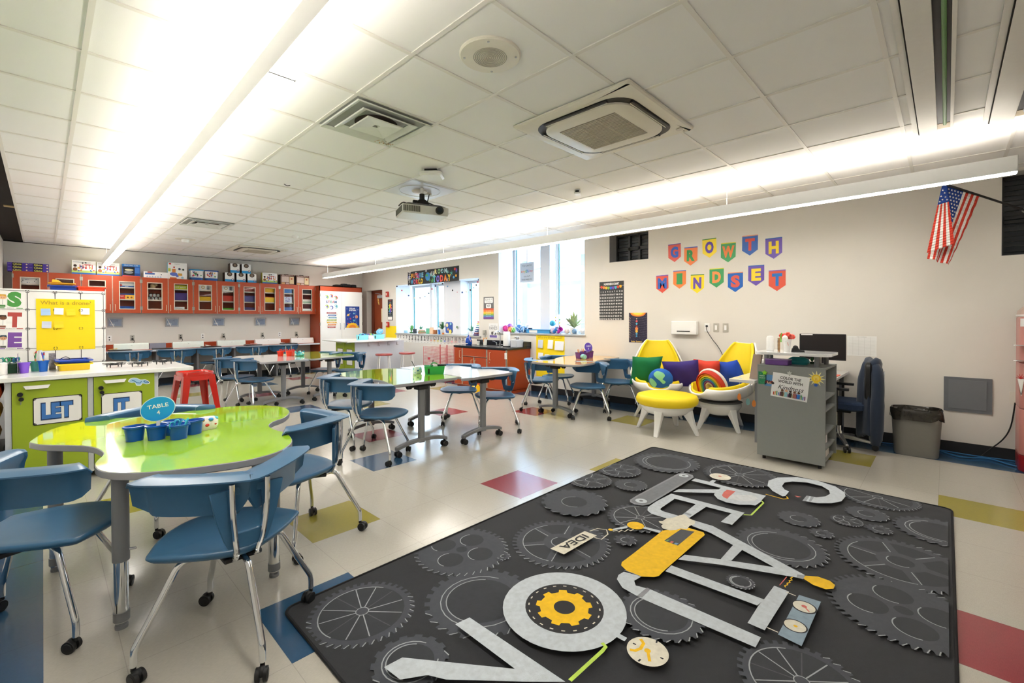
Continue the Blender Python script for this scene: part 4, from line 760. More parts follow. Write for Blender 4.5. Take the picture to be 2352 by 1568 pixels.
# ---- acrylic card holders and outlets on the back wall
for i, x in enumerate((1.02, 1.955, 2.83, 3.715, 4.525)):
    t = thing('wall_pocket', ['clear wall pocket with a blue card, nearest the whiteboard cabinet', 'clear wall pocket with a blue card, second along the back wall', 'clear wall pocket with a blue card, middle of the back wall', 'clear wall pocket with a blue card, fourth along the back wall', 'clear wall pocket with a blue card, nearest the tall cabinet'][i], 'wall pocket', (x, YW, 1.21), group='wall pockets under the upper cabinets')
    b = MB(); b.loft([[(-.12, -.012, 0), (.12, -.012, 0), (.12, -.002, 0), (-.12, -.002, 0)], [(-.12, -.06, .2), (.12, -.06, .2), (.12, -.002, .2), (-.12, -.002, .2)]]); b.build('acrylic', mat('acrylic', '#eef3f8', .1, trans=.75, ior=1.3, var=0), t, smooth=False)
    a = Art(plane_M((0, -.016, .03), (1, 0, 0), (0, -.24, 1))); a.rect(-.10, 0, .10, .145, '#6f93be'); [a.rect(-.08+.035*q, .09, -.06+.035*q, .11, '#3f6699') for q in range(4)]; a.circ(.03, .11, .015, '#3f6699'); a.rect(-.085, .015, -.01, .05, '#c9daee'); a.build('blue_card', t)
    b = MB(); b.tube([(-.10, -.05, .19), (-.02, -.025, .01)], .005, 6); b.build('white_strip', M_white, t)
for i, x in enumerate((.93, 1.287, 2.108, 2.521, 2.93, 3.763, 4.168, 4.572)):
    t = thing('wall_outlet', '%s outlet plate on the back wall above %s' % (['white', 'steel'][i % 3 > 0], ['the left end of the counter', 'the first lamp case', 'the second lamp case, plugged', 'the gap after the second lamp case', 'the middle lamp case', 'the fourth lamp case', 'the gap before the last lamp case', 'the last lamp case'][i]), 'outlet', (x, YW, .985), group='outlets above the back counter')
    b = MB(); b.box(-.035, .035, -.008, 0, -.06, .06); b.build('plate', M_white if i in (0, 3, 6) else mat('steel_plate', '#b5b2a8', .4), t, smooth=False, bevel=.003)
    for zz in (-.025, .025): b = MB(); b.cyl((0, -.008, zz), (0, -.0105, zz), .012, n=12); b.build('socket', M_black, t)
    if i not in (0, 3, 6): b = MB(); b.box(-.015, .015, -.045, -.01, -.035, .0); b.tube([(0, -.04, -.02), (.03, -.05, -.06), (.01, -.03, -.11), (-.03, -.03, -.13)], .004, 6, smooth=4); b.build('plug', M_black, t)
# ------------------------------------------------------------------ generic pieces
def tray(x, y, z, w, d, h, hexc, label, rz=0, lip=.014, name='storage_tray', cat='tray', group=None):
    t = thing(name, label, cat, (x, y, z), rz, group); m = flat(hexc, .3)
    R = lambda s, zz, o=0: [(px_, py_, zz) for px_, py_ in rrect(-w/2*s+o, w/2*s-o, -d/2*s+o, d/2*s-o, .02, 3)]
    b = MB(); b.loft([R(.93, 0), R(.98, h), R(.98, h, .004), R(.93, .004, .004)], caps=(True, True)); b.build('body', m, t)
    b = MB(); b.loft([R(.98, h-.012, .003), R(1, h-.012, -lip), R(1, h, -lip), R(.98, h, .003)], loop=True); b.build('rim', m, t)
    return t
def cup(x, y, z, r, h, hexc, label, group=None, cat='cup', name='pencil_cup', top=1.15):
    t = thing(name, label, cat, (x, y, z), 0, group); m = flat(hexc, .3)
    b = MB(); b.lathe([(r*.8, 0), (r*top*.92, h), (r*top*1.06, h), (r*top*1.06, h+.006), (r*top*.88, h+.006), (r*.74, .006)], n=24); b.build('cup_wall', m, t); return t
def stick(x, y, z, L, r, hexc, label, tilt=(.15, 0), rz=0, tip=None, cat='pencil', name='pencil', group='pencils and pens in holders'):
    t = thing(name, label, cat, (x, y, z), group=group, rot=(tilt[0], tilt[1], rz)); b = MB(); b.cyl((0, 0, 0), (0, 0, L), r, n=8); b.build('barrel', flat(hexc, .4), t)
    if tip: b = MB(); b.cyl((0, 0, L), (0, 0, L+.02), r*1.15, r*.8, n=8); b.build('cap', flat(tip, .4), t)
    return t
def pos_in(R, r): a = R.random()*6.28; q = r*sqrt(R.random()); return q*cos(a), q*sin(a)
# ------------------------------------------------------------------ left island with green doors
def island_door(t, x0, x1, z0, z1, y, word=None):
    b = MB(); b.box(x0, x1, y-.018, y, z0, z1); d = b.build('door', M_greendoor, t, smooth=False, bevel=.001)
    hx = x0+.06; b = MB(); b.loft([[(hx, y-.019, z1-.035), (hx+.15, y-.019, z1-.035), (hx+.145, y-.019, z1-.055), (hx+.012, y-.019, z1-.055)], [(hx+.004, y-.042, z1-.03), (hx+.155, y-.042, z1-.03), (hx+.14, y-.045, z1-.058), (hx+.016, y-.045, z1-.058)]]); b.build('handle', M_white, d, smooth=False)
    return d
IY = 5.36
t = thing('storage_island', 'near island with white worktop and lime green doors behind the cloud table', 'cabinet')
b = MB(); b.prism([(-.31, 5.31), (1.02, 5.31), (1.0, 6.05), (.52, 6.62), (-.31, 6.62)], .875, .91); b.build('worktop', M_counter, t, smooth=False, bevel=.004)
b = MB()
for x0, x1 in ((-.215, -.18), (.265, .30), (.722, .75)): b.box(x0, x1, IY, 5.98, .05, .875)
b.box(-.18, .722, 5.95, 5.97, .05, .875); b.box(-.18, .722, IY+.02, 5.95, .05, .07); b.box(-.18, .722, IY+.02, 5.95, .86, .875); b.build('carcass', M_lavwhite, t, smooth=False)
b = MB(); b.box(-.215, .75, 6.0, 6.5, .05, .875); b.build('rear_carcass', M_lavwhite, t, smooth=False)
for x0, x1 in ((-.176, .262), (.303, .72)):
    d = island_door(t, x0, x1, .06, .868, IY-.002)
    for k, zz in ((0, .772), (1, .733)):
        b = MB(); b.cyl((x0+.045+.006*k, IY-.021, zz), (x0+.045+.006*k, IY-.05, zz), .017-.002*k, n=14); b.build('lock_key', M_black, d, bevel=.002)
    b = MB(); b.cyl((x0+.051, IY-.045, .733), (x0+.047, IY-.03, .69), .0025, n=6); b.build('hanging_key', M_steel, d)
def board_sign(x, z, w, h, word, label):
    a = Art(plane_M((x, IY-.0205, z), (1, 0, 0), (0, 0, 1))); a.slab(rrect(-w/2, w/2, -h/2, h/2, .02), '#f1f1ee', .002)
    a.line(rrect(-w/2+.003, w/2-.003, -h/2+.003, h/2-.003, .018), .006, '#111111', True)
    for sx in (-1, 1):
        for sy in (-1, 1): a.poly([(sx*w/2, sy*h/2-sy*.03), (sx*w/2, sy*h/2-sy*.008), (sx*(w/2-.008), sy*h/2), (sx*(w/2-.03), sy*h/2)], '#151515'); a.circ(sx*(w/2-.014), sy*(h/2-.014), .005, '#8a8a8a')
    a.text(word, -.005, -.0, h*.56, '#1c3a66', w=w*.66 if len(word) > 2 else w*.4, bold=.075); a.text(word, -.005, 0, h*.52, '#3f78c0', w=w*.62 if len(word) > 2 else w*.37, bold=.05)
    return tag(a.build('word_card'), label, 'sign')
board_sign(.083, .621, .292, .225, 'LET', 'white card reading LET with black corners on the left green door')
board_sign(.489, .60, .282, .235, 'IT', 'white card reading IT with black corners on the right green door')
a = Art(plane_M((.605, IY-.0205, .80), (1, 0, -.13), (.13, 0, 1))); P = [(-.075, .0), (-.06, .03), (-.02, .035), (.01, .02), (.05, .022), (.085, -.008), (.06, -.022), (.03, -.015), (.02, -.035), (-.012, -.035), (-.025, -.01), (-.05, -.012)]
a.slab(cat_rom(P, 3, True), '#f2f6f8', .001); a.poly([(x*.88, y*.82) for x, y in cat_rom(P, 3, True)], '#a8d3ef'); a.line([(-.05, .012), (-.03, .005), (-.012, -.01), (.012, -.012), (.02, .005)], .006, '#2a6aa8'); a.poly(ell(.055, 0, .022, .01, a=-.3), '#2a6aa8'); a.poly(ell(.055, 0, .014, .004, a=-.3), '#a8d3ef')
tag(a.build('goggles_sticker'), 'blue safety goggles sticker on the right green island door', 'sticker')
# orange and yellow bolsters at the far left
for i, (z, c, l, r) in enumerate(((.78, '#e2561e', 'orange patterned cushion roll leaning left of the island', .11), (.60, '#e8b81e', 'bright yellow cushion left of the island, above the amber one', .10), (.41, '#c98b14', 'amber cushion at the bottom, left of the island', .09))):
    b = MB(); b.loft([[(-.345+r*1.0*cos(q*pi/8)*s, yy, z+r*sin(q*pi/8)*s) for q in range(16)] for yy, s in ((5.5, .8), (5.53, 1), (5.95, 1), (5.98, .8))]); m = mat('cushion%d' % i, c, .8, var=.12 if i else .3, scale=12)
    tag(b.build('bolster_cushion', m), l, 'cushion', 'cushions stacked left of the island')
b = MB(); b.box(-.46, -.23, 5.45, 6.0, 0, .32); b.box(-.47, -.46, 5.45, 6, 0, .9); tag(b.build('low_shelf', M_black, bevel=.004), 'dark low shelf carrying the cushions at the left edge', 'shelf')
# ------------------------------------------------------------------ whiteboard cabinet behind the island
t = thing('whiteboard_cabinet', 'tall white rolling cabinet whose back shows a card grid', 'cabinet'); BY = 6.9
b = MB(); b.box(XL+.01, .495, BY, BY+.42, .12, 1.69); b.build('body', M_white, t, smooth=False, bevel=.006)
for x in (-.4, .42):
    for y in (BY+.06, BY+.36): b = MB(); b.cyl((x, y, .03), (x+.0, y, .12), .012, n=8); b.cyl((x-.012, y, .03), (x+.012, y, .03), .03, n=16); b.build('caster', M_black, t)
a = Art(plane_M((0, BY-.0005, 0), (1, 0, 0), (0, 0, 1)), .0002)
for x in (-.11, .093, .292): a.line([(x, .86), (x, 1.665)], .006, '#2b2d31')
a.line([(.478, .86), (.478, 1.665)], .004, '#3a3c40')
for z in (1.665, 1.473, 1.275, 1.065, .90): a.line([(-.47, z+.01), (.49, z-.004)], .004, '#3a3c40')
for x in (-.11, .093, .292, .478):
    for z in (1.665, 1.473, 1.275, 1.065, .90):
        for sx in (-1, 1):
            for sy in (-1, 1): a.line([(x+sx*.016, z+sy*.004), (x+sx*.005, z+sy*.012)], .005, '#222222')
a.build('card_grid', t)
for i, (z, ch, c, w) in enumerate(((1.575, 'S', '#4c9a48', 'SCIENCE'), (1.365, 'T', '#b54a45', 'TECHNOLOGY'), (1.16, 'E', '#7d4fa5', 'ENGINEERING'))):
    a = Art(plane_M((-.215, BY-.003, z), (1, 0, -.03), (.03, 0, 1))); a.slab([(-.12, -.095), (.09, -.095), (.09, .09), (-.12, .09)], '#f3f3f1', .001)
    a.text(ch, .015, .008, .135, c, bold=.07, w=.10)
    a.rect(-.09, -.088, .075, -.08, c); a.rect(-.05, -.09, .03, -.078, '#f3f3f1'); a.text(w, -.01, -.084, .008, '#555555')
    # little pupil in a white coat standing at the letter
    sk = ['#e8b88c', '#7c4f38', '#d9a882'][i]; hr = ['#d8a63c', '#3a2a22', '#2c4456'][i]
    a.poly([(-.085, -.075), (-.045, -.075), (-.045, -.055), (-.085, -.055)], ['#4c8a48', '#8a5a48', '#555555'][i]); a.poly([(-.09, -.055), (-.04, -.055), (-.045, 0), (-.085, 0)], '#fbfbf8'); a.line([(-.065, -.05), (-.065, 0)], .003, '#99a0a6'); a.circ(-.065, .025, .026, sk, .022); a.poly([(-.091, .028), (-.085, .052), (-.045, .052), (-.039, .028), (-.065, .04)], hr); a.circ(-.073, .022, .003, '#222222'); a.circ(-.057, .022, .003, '#222222')
    tag(a.build('letter_card'), 'white card with large %s letter %s and a pupil figure' % (['green', 'red', 'purple'][i], ch), 'card', 'letter cards on the whiteboard cabinet')
def post_chart(M, w, h, title, notes, label, name='chart_paper'):
    a = Art(M, .0004); a.slab([(-w/2, -h/2), (w/2, -h/2), (w/2, h/2), (-w/2, h/2)], M_yel, .002)
    k = h/2-.11
    while k > -h/2+.03: a.line([(-w/2+.01, k), (w/2-.01, k)], .0012, '#f2d233'); k -= .026
    a.text(title, -.0, h/2-.038, .042, '#b0932e', w=w*.86)
    o = a.build(name); tag(o, label, 'chart'); return o
def note(M, c, l, s=.072):
    b = MB(M); b.loft([[(-s/2, -s/2, .012), (s/2, -s/2, .012), (s/2, -s/2, .0125), (-s/2, -s/2, .0125)], [(-s/2, 0, .003), (s/2, 0, .003), (s/2, 0, .0035), (-s/2, 0, .0035)], [(-s/2, s/2, .0004), (s/2, s/2, .0004), (s/2, s/2, .001), (-s/2, s/2, .001)]])
    return tag(b.build('sticky_note', flat(c, .8), smooth=False), l, 'sticky note', 'sticky notes on the drone chart')
post_chart(plane_M((.179, BY-.002, 1.317), (1, 0, 0), (0, 0, 1)), .455, .55, 'What is a drone?', None, 'yellow chart paper asking What is a drone? on the whiteboard cabinet')
for x, z, c, l, r in ((.022, 1.453, '#a8c9ee', 'blue sticky note, top row left on the drone chart', .03), (.121, 1.461, '#dfe6f2', 'white sticky note, second in the top row of the drone chart', -.04), (.213, 1.453, '#f7d92e', 'yellow sticky note, third in the top row of the drone chart', .06), (.327, 1.462, '#e6ebf4', 'white sticky note, top row right on the drone chart', -.01), (.028, 1.317, '#ccd4e6', 'pale lilac sticky note, lower row left on the drone chart', -.03), (.12, 1.318, '#f7d92e', 'yellow sticky note, lower row right on the drone chart', .05)):
    note(plane_M((x, BY-.0065, z), (cos(r), 0, sin(r)), (-sin(r), 0, cos(r))), c, l)
tray(.16, 7.12, 1.691, .22, .30, .055, '#173fa0', 'dark blue tray on top of the whiteboard cabinet')
tray(.385, 7.12, 1.691, .235, .30, .05, '#ee4a22', 'orange red tray on top of the whiteboard cabinet')
tray(.15, 7.12, 1.748, .19, .20, .028, '#f0a81c', 'amber shallow tray lying in the dark blue tray')
b = MB(); b.loft([[(.07, 7.0, 1.777), (.15, 7.0, 1.777), (.15, 7.15, 1.777), (.07, 7.15, 1.777)], [(.075, 7.01, 1.81), (.12, 7.01, 1.805), (.12, 7.14, 1.805), (.075, 7.14, 1.81)]]); tag(b.build('yellow_packet', flat('#f4b61c'), bevel=.004), 'yellow comb-edged packet on the amber tray', 'packet')
# ------------------------------------------------------------------ things on the island worktop
Z9 = .9105
cup(-.115, 5.73, Z9, .032, .085, '#8a5bd8', 'purple plastic cup at the front left of the near island', 'cups on the near island', top=1.2)
cup(.0, 5.78, Z9, .032, .09, '#1567c8', 'blue plastic cup full of gel pens on the near island', 'cups on the near island', top=1.2)
cup(-.05, 5.87, Z9, .032, .085, '#4fa892', 'sea green cup behind the purple and blue cups', 'cups on the near island', top=1.2)
R = random.Random(2); PC = ['#e04a8a', '#7a4ad0', '#4aa86a', '#e8d84a', '#2f66c8', '#e07a3a', '#f4f0dc', '#c83a3a', '#58b8d8', '#222222']
def fill(cx_, cy_, n, cols, r, L, kinds, where, z=Z9, grp='pens standing in the island cups'):
    for i in range(n):
        x, y = pos_in(R, r); stick(cx_+x*.6, cy_+y*.6, z+.012, L*(.9+.2*R.random()), .0042, cols[i % len(cols)], '%s %s %s' % ({'#e04a8a': 'pink', '#7a4ad0': 'violet', '#4aa86a': 'green', '#e8d84a': 'yellow', '#2f66c8': 'blue', '#e07a3a': 'orange', '#f4f0dc': 'cream', '#c83a3a': 'red', '#58b8d8': 'sky blue', '#222222': 'black', '#c9a45c': 'tan'}[cols[i % len(cols)]], kinds, where), (y*6, -x*6), tip=cols[(i*3+1) % len(cols)], group=grp, name='gel_pen' if 'pen' in kinds and 'pencil' not in kinds else 'pencil')
fill(.0, 5.78, 9, PC[:9], .03, .135, 'gel pen', 'with cap in the blue island cup')
fill(-.05, 5.87, 6, ['#c9a45c', '#f4f0dc', '#222222', '#e07a3a', '#c83a3a', '#4aa86a'], .03, .14, 'marker pen', 'in the sea green island cup')
# wire pen caddies at the far left
t = thing('mesh_organizer', 'dark green wire desk organizer at the left end of the near island', 'organizer', (-.20, 5.84, Z9)); b = MB()
for zz in (.003, .045, .09): b.tube([(x, y, zz) for x, y in rrect(-.06, .06, -.07, .07, .02)], .002, 6, loop=True)
for k in range(16):
    pr_ = rrect(-.06, .06, -.07, .07, .02); x, y = pr_[k*len(pr_)//16]; b.cyl((x, y, 0), (x, y, .09), .0012, n=5)
b.build('wire_frame', flat('#1f6b3c', .4), t)
b = MB(); b.box(-.055, .055, -.065, .065, .001, .08); b.build('inner_tray', mat('dark_green_plastic', '#1d5a38', .3, trans=.3), t)
for i in range(6):
    x, y = -.23+.03*(i % 3), 5.81+.05*(i//3)
    t = thing('scissors', ['teal scissors front left', 'green scissors front middle', 'blue scissors front right', 'teal scissors back left', 'black scissors back middle', 'green scissors back right'][i]+' in the wire organizer', 'scissors', (x, y, Z9+.07), group='scissors in the wire organizer', rot=(.2*(i % 3-1), .15*(i//3-.5), .5*i)); c = ['#2a9a94', '#2f9a58', '#2f76b8', '#2a9a94', '#1c1d20', '#2f9a58'][i]
    for s in (-1, 1): b = MB(); b.tube([(s*.017+.013*cos(q*pi/5), 0, .045+.019*sin(q*pi/5)) for q in range(10)], .004, 6, loop=True); b.build('handle_loop', flat(c, .35), t)
    b = MB(); b.box(-.006, .006, -.002, .002, -.06, .03); b.build('blade', M_steel, t)
b = MB(); b.box(-.152, -.149, 5.66, 5.80, Z9, Z9+.17); tag(b.build('acrylic_divider', mat('lilac_acrylic', '#c9a8d8', .1, trans=.5), smooth=False), 'thin lilac acrylic panel standing at the left end of the island', 'panel')
b = MB(); b.lathe([(.035, 0), (.036, .005), (.036, .095), (.03, .1), (.012, .1)], (-.245, 5.70, Z9+.001), 20); tag(b.build('white_tape_roll', M_white), 'white roll at the left end of the near island', 'roll')
b = MB(); b.lathe([(.03, 0), (.033, .02), (.033, .12), (.02, .14), (.014, .16), (.014, .18)], (-.02, 5.98, Z9), 16); tag(b.build('spray_bottle', mat('white_spray', '#dfe2e2', .3)), 'white bottle behind the blue pen cup', 'bottle')
b = MB(); b.box(.035, .08, 5.95, 5.99, Z9, Z9+.15); tag(b.build('pen_box', mat('patterned_box', '#8a8588', .6, var=.9, scale=70), smooth=False), 'black and white patterned narrow box behind the gel pens', 'box')
# yellow and blue trays
tray(.195, 5.84, Z9, .215, .30, .062, '#f7cf14', 'deep yellow tray on the near island', rz=.03)
tray(.195, 5.84, Z9+.064, .21, .29, .03, '#1b48b4', 'blue tray nested on the yellow tray, black cable inside', rz=.03, lip=.018)
b = MB(); b.tube([(.10, 5.75, Z9+.10), (.14, 5.72, Z9+.125), (.17, 5.74, Z9+.10), (.12, 5.80, Z9+.10), (.2, 5.82, Z9+.10), (.26, 5.8, Z9+.098)], .003, 6, smooth=6); tag(b.build('cable', M_black), 'black cable loop on the blue tray', 'cable')
# drones
def drone(x, y, rz, label, first=[None]):
    if first[0]: return dup(first[0], (x, y, Z9), rz, label)
    t = thing('drone', label, 'drone', (x, y, Z9), rz, 'small black drones on the near island'); first[0] = t; m = mat('drone_black', '#24262a', .45)
    b = MB(); b.loft([[(px_*s, py_*s, z) for px_, py_ in rrect(-.03, .03, -.022, .022, .012)] for z, s in ((.02, .8), (.026, 1), (.034, 1), (.042, .7))]); b.build('body', m, t)
    b = MB(); b.loft([[(px_*.5, py_*.5, z) for px_, py_ in rrect(-.03, .03, -.022, .022, .012)] for z in (.04, .046)]); b.build('canopy', M_white, t)
    for i in range(4):
        a_ = pi/4+pi/2*i; cx_, cy_ = .06*cos(a_), .06*sin(a_)
        b = MB(); b.tube([(cx_+.036*cos(q*pi/10), cy_+.036*sin(q*pi/10), .040) for q in range(20)], .0016, 5, loop=True); b.tube([(cx_+.030*cos(q*pi/10), cy_+.030*sin(q*pi/10), .027) for q in range(20)], .0013, 5, loop=True)
        for q in range(6): b.tube([(cx_+.036*cos(q*pi/3), cy_+.036*sin(q*pi/3), .04), (cx_+.030*cos(q*pi/3), cy_+.030*sin(q*pi/3), .027), (cx_, cy_, .024)], .0012, 5)
        b.build('propeller_guard', m, t)
        b = MB(); b.cyl((cx_, cy_, .018), (cx_, cy_, .034), .0045, n=10); b.box(cx_-.025, cx_+.025, cy_-.003, cy_+.003, .0345, .036); b.build('propeller', m, t)
        b = MB(); b.cyl((cx_, cy_, 0), (cx_, cy_, .02), .0035, .005, n=8); b.build('leg', m, t)
    return t
drone(.475, 5.79, .2, 'black guarded drone on the near island, nearest the yellow tray'); drone(.66, 5.72, .9, 'black guarded drone in the middle of the three'); drone(.86, 5.80, .5, 'black guarded drone nearest the right end of the island')
# ------------------------------------------------------------------ red metal stool
def metal_stool(x, y, rz, H, label):
    t = thing('metal_stool', label, 'stool', (x, y, 0), rz); s = .155
    R = lambda q, z: [(px_*q, py_*q, z) for px_, py_ in rrect(-s, s, -s, s, .045, 5)]
    b = MB(); b.loft([R(1.0, H-.05), R(1.0, H-.012), R(.97, H-.002), R(.9, H-.001), R(.85, H-.012), R(.3, H-.014)]); b.build('seat', M_red, t)
    b = MB(); b.box(-.045, .045, -.012, .012, H-.0145, H-.012); b.build('hand_hole', M_black, t, smooth=False)
    for sx in (-1, 1):
        for sy in (-1, 1):
            b = MB(); f = s-.02; g = s+.075; w = .05
            top = [(sx*s, sy*s), (sx*(s-w*1.5), sy*s), (sx*(s-w*1.5), sy*(s-.01)), (sx*(s-.01), sy*(s-.01)), (sx*(s-.01), sy*(s-w*1.5)), (sx*s, sy*(s-w*1.5))]
            bot = [(sx*g, sy*g), (sx*(g-w*.7), sy*g), (sx*(g-w*.7), sy*(g-.01)), (sx*(g-.01), sy*(g-.01)), (sx*(g-.01), sy*(g-w*.7)), (sx*g, sy*(g-w*.7))]
            r_ = [[(p[0], p[1], 0.0) for p in bot], [(p[0], p[1], H-.04) for p in top]]
            if sx*sy < 0: r_ = [q[::-1] for q in r_]
            b.loft(r_); b.build('leg', M_red, t, smooth=False, bevel=.004)
    for k in range(4):
        b = MB(); a_ = k*pi/2; u = s+.03; c_, s_ = cos(a_), sin(a_); P = lambda X, Y, Z: (X*c_-Y*s_, X*s_+Y*c_, Z); b.tube([P(-u+.01, u-.01, .3), P(u-.01, u-.01, .3)], .009, 6); b.build('rung', M_red, t)
        b = MB(); b.loft([[P(-s+.05, s-.004, H-.12+.07), P(s-.05, s-.004, H-.05), P(s-.05, s, H-.05), P(-s+.05, s, H-.05)], [P(-s+.075, s+.006, H-.095), P(s-.075, s+.006, H-.095), P(s-.075, s+.01, H-.095), P(-s+.075, s+.01, H-.095)]]); b.build('apron', M_red, t, smooth=False)
    return t
metal_stool(1.22, 6.30, .12, .77, 'glossy red square metal stool beside the near island')
# ------------------------------------------------------------------ far island
t = thing('storage_island', 'far island with white worktop, green doors facing left and hooks', 'cabinet')
b = MB(); b.prism([(4.30, 8.80), (5.42, 8.80), (5.95, 9.45), (5.95, 10.0), (4.30, 10.0)], .885, .91); b.build('worktop', M_counter, t, smooth=False, bevel=.004)
b = MB(); b.box(4.56, 5.75, 8.98, 9.0, .0, .885); b.box(4.58, 5.75, 9.0, 9.9, .06, .885); b.build('carcass', M_lavwhite, t, smooth=False)
for y0, y1 in ((9.02, 9.44), (9.46, 9.88)):
    b = MB(); b.box(4.56, 4.58, y0, y1, .06, .875); d = b.build('door', M_greendoor, t, smooth=False)
    a = Art(plane_M((4.5595, (y0+y1)/2, .55), (0, -1, 0), (0, 0, 1))); a.slab(rrect(-.13, .13, -.17, .17, .02), '#efefec', .002); a.line(rrect(-.13, .13, -.17, .17, .02), .01, '#1b1b1b', True); a.build('word_card', d)
    b = MB(); b.tube([(4.56, y1-.12, .84), (4.53, y1-.12, .84), (4.53, y1-.28, .84), (4.56, y1-.28, .84)], .005, 6); b.build('handle', M_steel, d)
for x in (4.86, 5.10, 5.34, 5.56):
    b = MB(); b.box(x-.012, x+.012, 8.972, 8.98, .78, .86); b.tube([(x, 8.97, .82), (x, 8.95, .79), (x, 8.92, .785), (x, 8.915, .81)], .004, 6); b.build('coat_hook', M_steel, t)
def stool(x, y, label):
    t = thing('round_stool', label, 'stool', (x, y, 0), .4, 'red-topped stools at the far island'); H = .63; M_s = mat('wine_seat', '#a8443f', .3, coat=.4)
    b = MB(); b.lathe([(.05, H-.04), (.165, H-.04), (.178, H-.03), (.18, H-.012), (.17, H), (.02, H+.001)], n=32); b.build('seat', M_s, t)
    for k in range(4):
        a_ = pi/2*k; b = MB(); b.tube([(.135*cos(a_), .135*sin(a_), H-.04), (.20*cos(a_), .20*sin(a_), .01)], .011, 10); b.cyl((.20*cos(a_), .20*sin(a_), 0), (.20*cos(a_), .20*sin(a_), .03), .013, n=10); b.build('leg', M_white, t)
    b = MB(); b.tube([(.181*cos(q*pi/16), .181*sin(q*pi/16), .14) for q in range(32)], .007, 6, loop=True); b.build('foot_ring', M_white, t)
stool(5.05, 8.66, 'round red-topped white stool before the far island, the left one'); stool(5.60, 8.62, 'round red-topped white stool before the far island, the right one')
# caddies on tables
def caddy(x, y, z, w, d, h, hexc, label, rz=0, handle=True, notch=True, group='tool caddies'):
    t = thing('supply_caddy', label, 'caddy', (x, y, z), rz, group); m = flat(hexc, .3)
    R = lambda s, zz, o=0: [(px_, py_, zz) for px_, py_ in rrect(-w/2*s+o, w/2*s-o, -d/2*s+o, d/2*s-o, .02, 3)]
    b = MB(); b.loft([R(.9, 0), R(1, h), R(1.03, h+.002), R(1.03, h+.006), R(1, h+.006), R(1, h, .004), R(.9, .004, .004)]); b.build('body', m, t)
    b = MB(); b.box(-.002, .002, -d/2*.93, d/2*.93, .004, h*.9); b.box(-w/2*.93, w/2*.93, -.002, .002, .004, h*.9); b.build('divider', m, t, smooth=False)
    if handle: b = MB(); b.loft([[(x_, y_, z_) for x_, y_, z_ in ((q*.5*w*.55, -.012, h*.8+.05*(1-abs(q)**2.5)), (q*.5*w*.55, .012, h*.8+.05*(1-abs(q)**2.5)), (q*.5*w*.55, .012, h*.8+.062*(1-abs(q)**2.5)+.001), (q*.5*w*.55, -.012, h*.8+.062*(1-abs(q)**2.5)+.001))] for q in [i/8-1 for i in range(17)]]); b.build('handle', m, t)
    if notch: b = MB(); b.box(-w*.33, -w*.26, -d/2*1.0, -d/2*.93, h*.15, h*.8); b.build('slot', M_black, t, smooth=False)
    return t
caddy(3.13, 4.26, .7355, .23, .17, .088, '#35a955', 'green caddy with handle in the middle of the joined tables', rz=-.55)
stick(3.00, 4.40, .745, .16, .004, '#222222', 'black pencil with white tip leaning out of the green caddy', (.1, -.45), rz=-.6, tip='#f2f2f2')
stick(3.13, 4.34, .745, .15, .004, '#1c1c1c', 'short black pencil standing in the green caddy', (0, .25), rz=-.5)
b = MB(); b.box(-.025, .025, -.012, .012, 0, .05); o = tag(b.build('glue_stick', flat('#e9e4e0'), bevel=.003), 'white and red glue stick in the green caddy', 'glue stick'); o.location = (3.12, 4.235, .80); o.rotation_euler = (0, .3, -.5)
b = MB(); b.box(-.05, .05, -.02, .02, 0, .02); o = tag(b.build('marker_eraser', M_black, bevel=.004), 'black eraser lying across the green caddy', 'eraser'); o.location = (3.19, 4.20, .826); o.rotation_euler = (0, 0, -.55)
R = random.Random(5); t = thing('patterned_pouch', 'blue and white patterned tissue pack left of the green caddy', 'pouch', (3.0, 4.41, .7355)); b = MB(); b.loft([[(px_*s, py_*s, z) for px_, py_ in rrect(-.05, .05, -.035, .035, .02)] for z, s in ((0, .8), (.02, 1), (.06, 1), (.085, .8))]); b.build('pouch', mat('blue_white_pattern', '#e8f2f6', .5), t)
for k in range(10):
    a_ = 2*pi*k/10; b = MB(); b.ball((.048*cos(a_), .034*sin(a_), .02+.02*(k % 3)), .011, 8); b.build('print_dot', flat(['#2f9ad0', '#1c5fa8', '#7ccbe0'][k % 3]), t)
# blue cups on the cloud table
def bucket(x, y, label, z=.7255, hexc='#0f52ae', s=1., group='blue cups of the caddy on the cloud table'):
    t = thing('supply_cup', label, 'cup', (x, y, z), .3, group); m = flat(hexc, .28); b = MB()
    R = lambda q, zz, o=0: [(px_*q, py_*q, zz) for px_, py_ in rrect(-.045*s+o, .045*s-o, -.037*s+o, .037*s-o, .034*s, 5)]
    b.loft([R(.82, 0), R(.98, .068*s), R(1.16, .07*s), R(1.16, .078*s), R(1.0, .079*s), R(.92, .07*s), R(.78, .006)]); b.build('cup_wall', m, t); return t
bucket(.335, 3.115, 'blue cup farthest left in the cup caddy'); bucket(.42, 3.06, 'blue cup second from left, under the TABLE 4 sign'); bucket(.505, 2.99, 'blue cup holding light blue scissors'); bucket(.585, 3.06, 'blue cup farthest right in the cup caddy'); bucket(.50, 3.13, 'blue cup at the back of the caddy, behind the scissors')
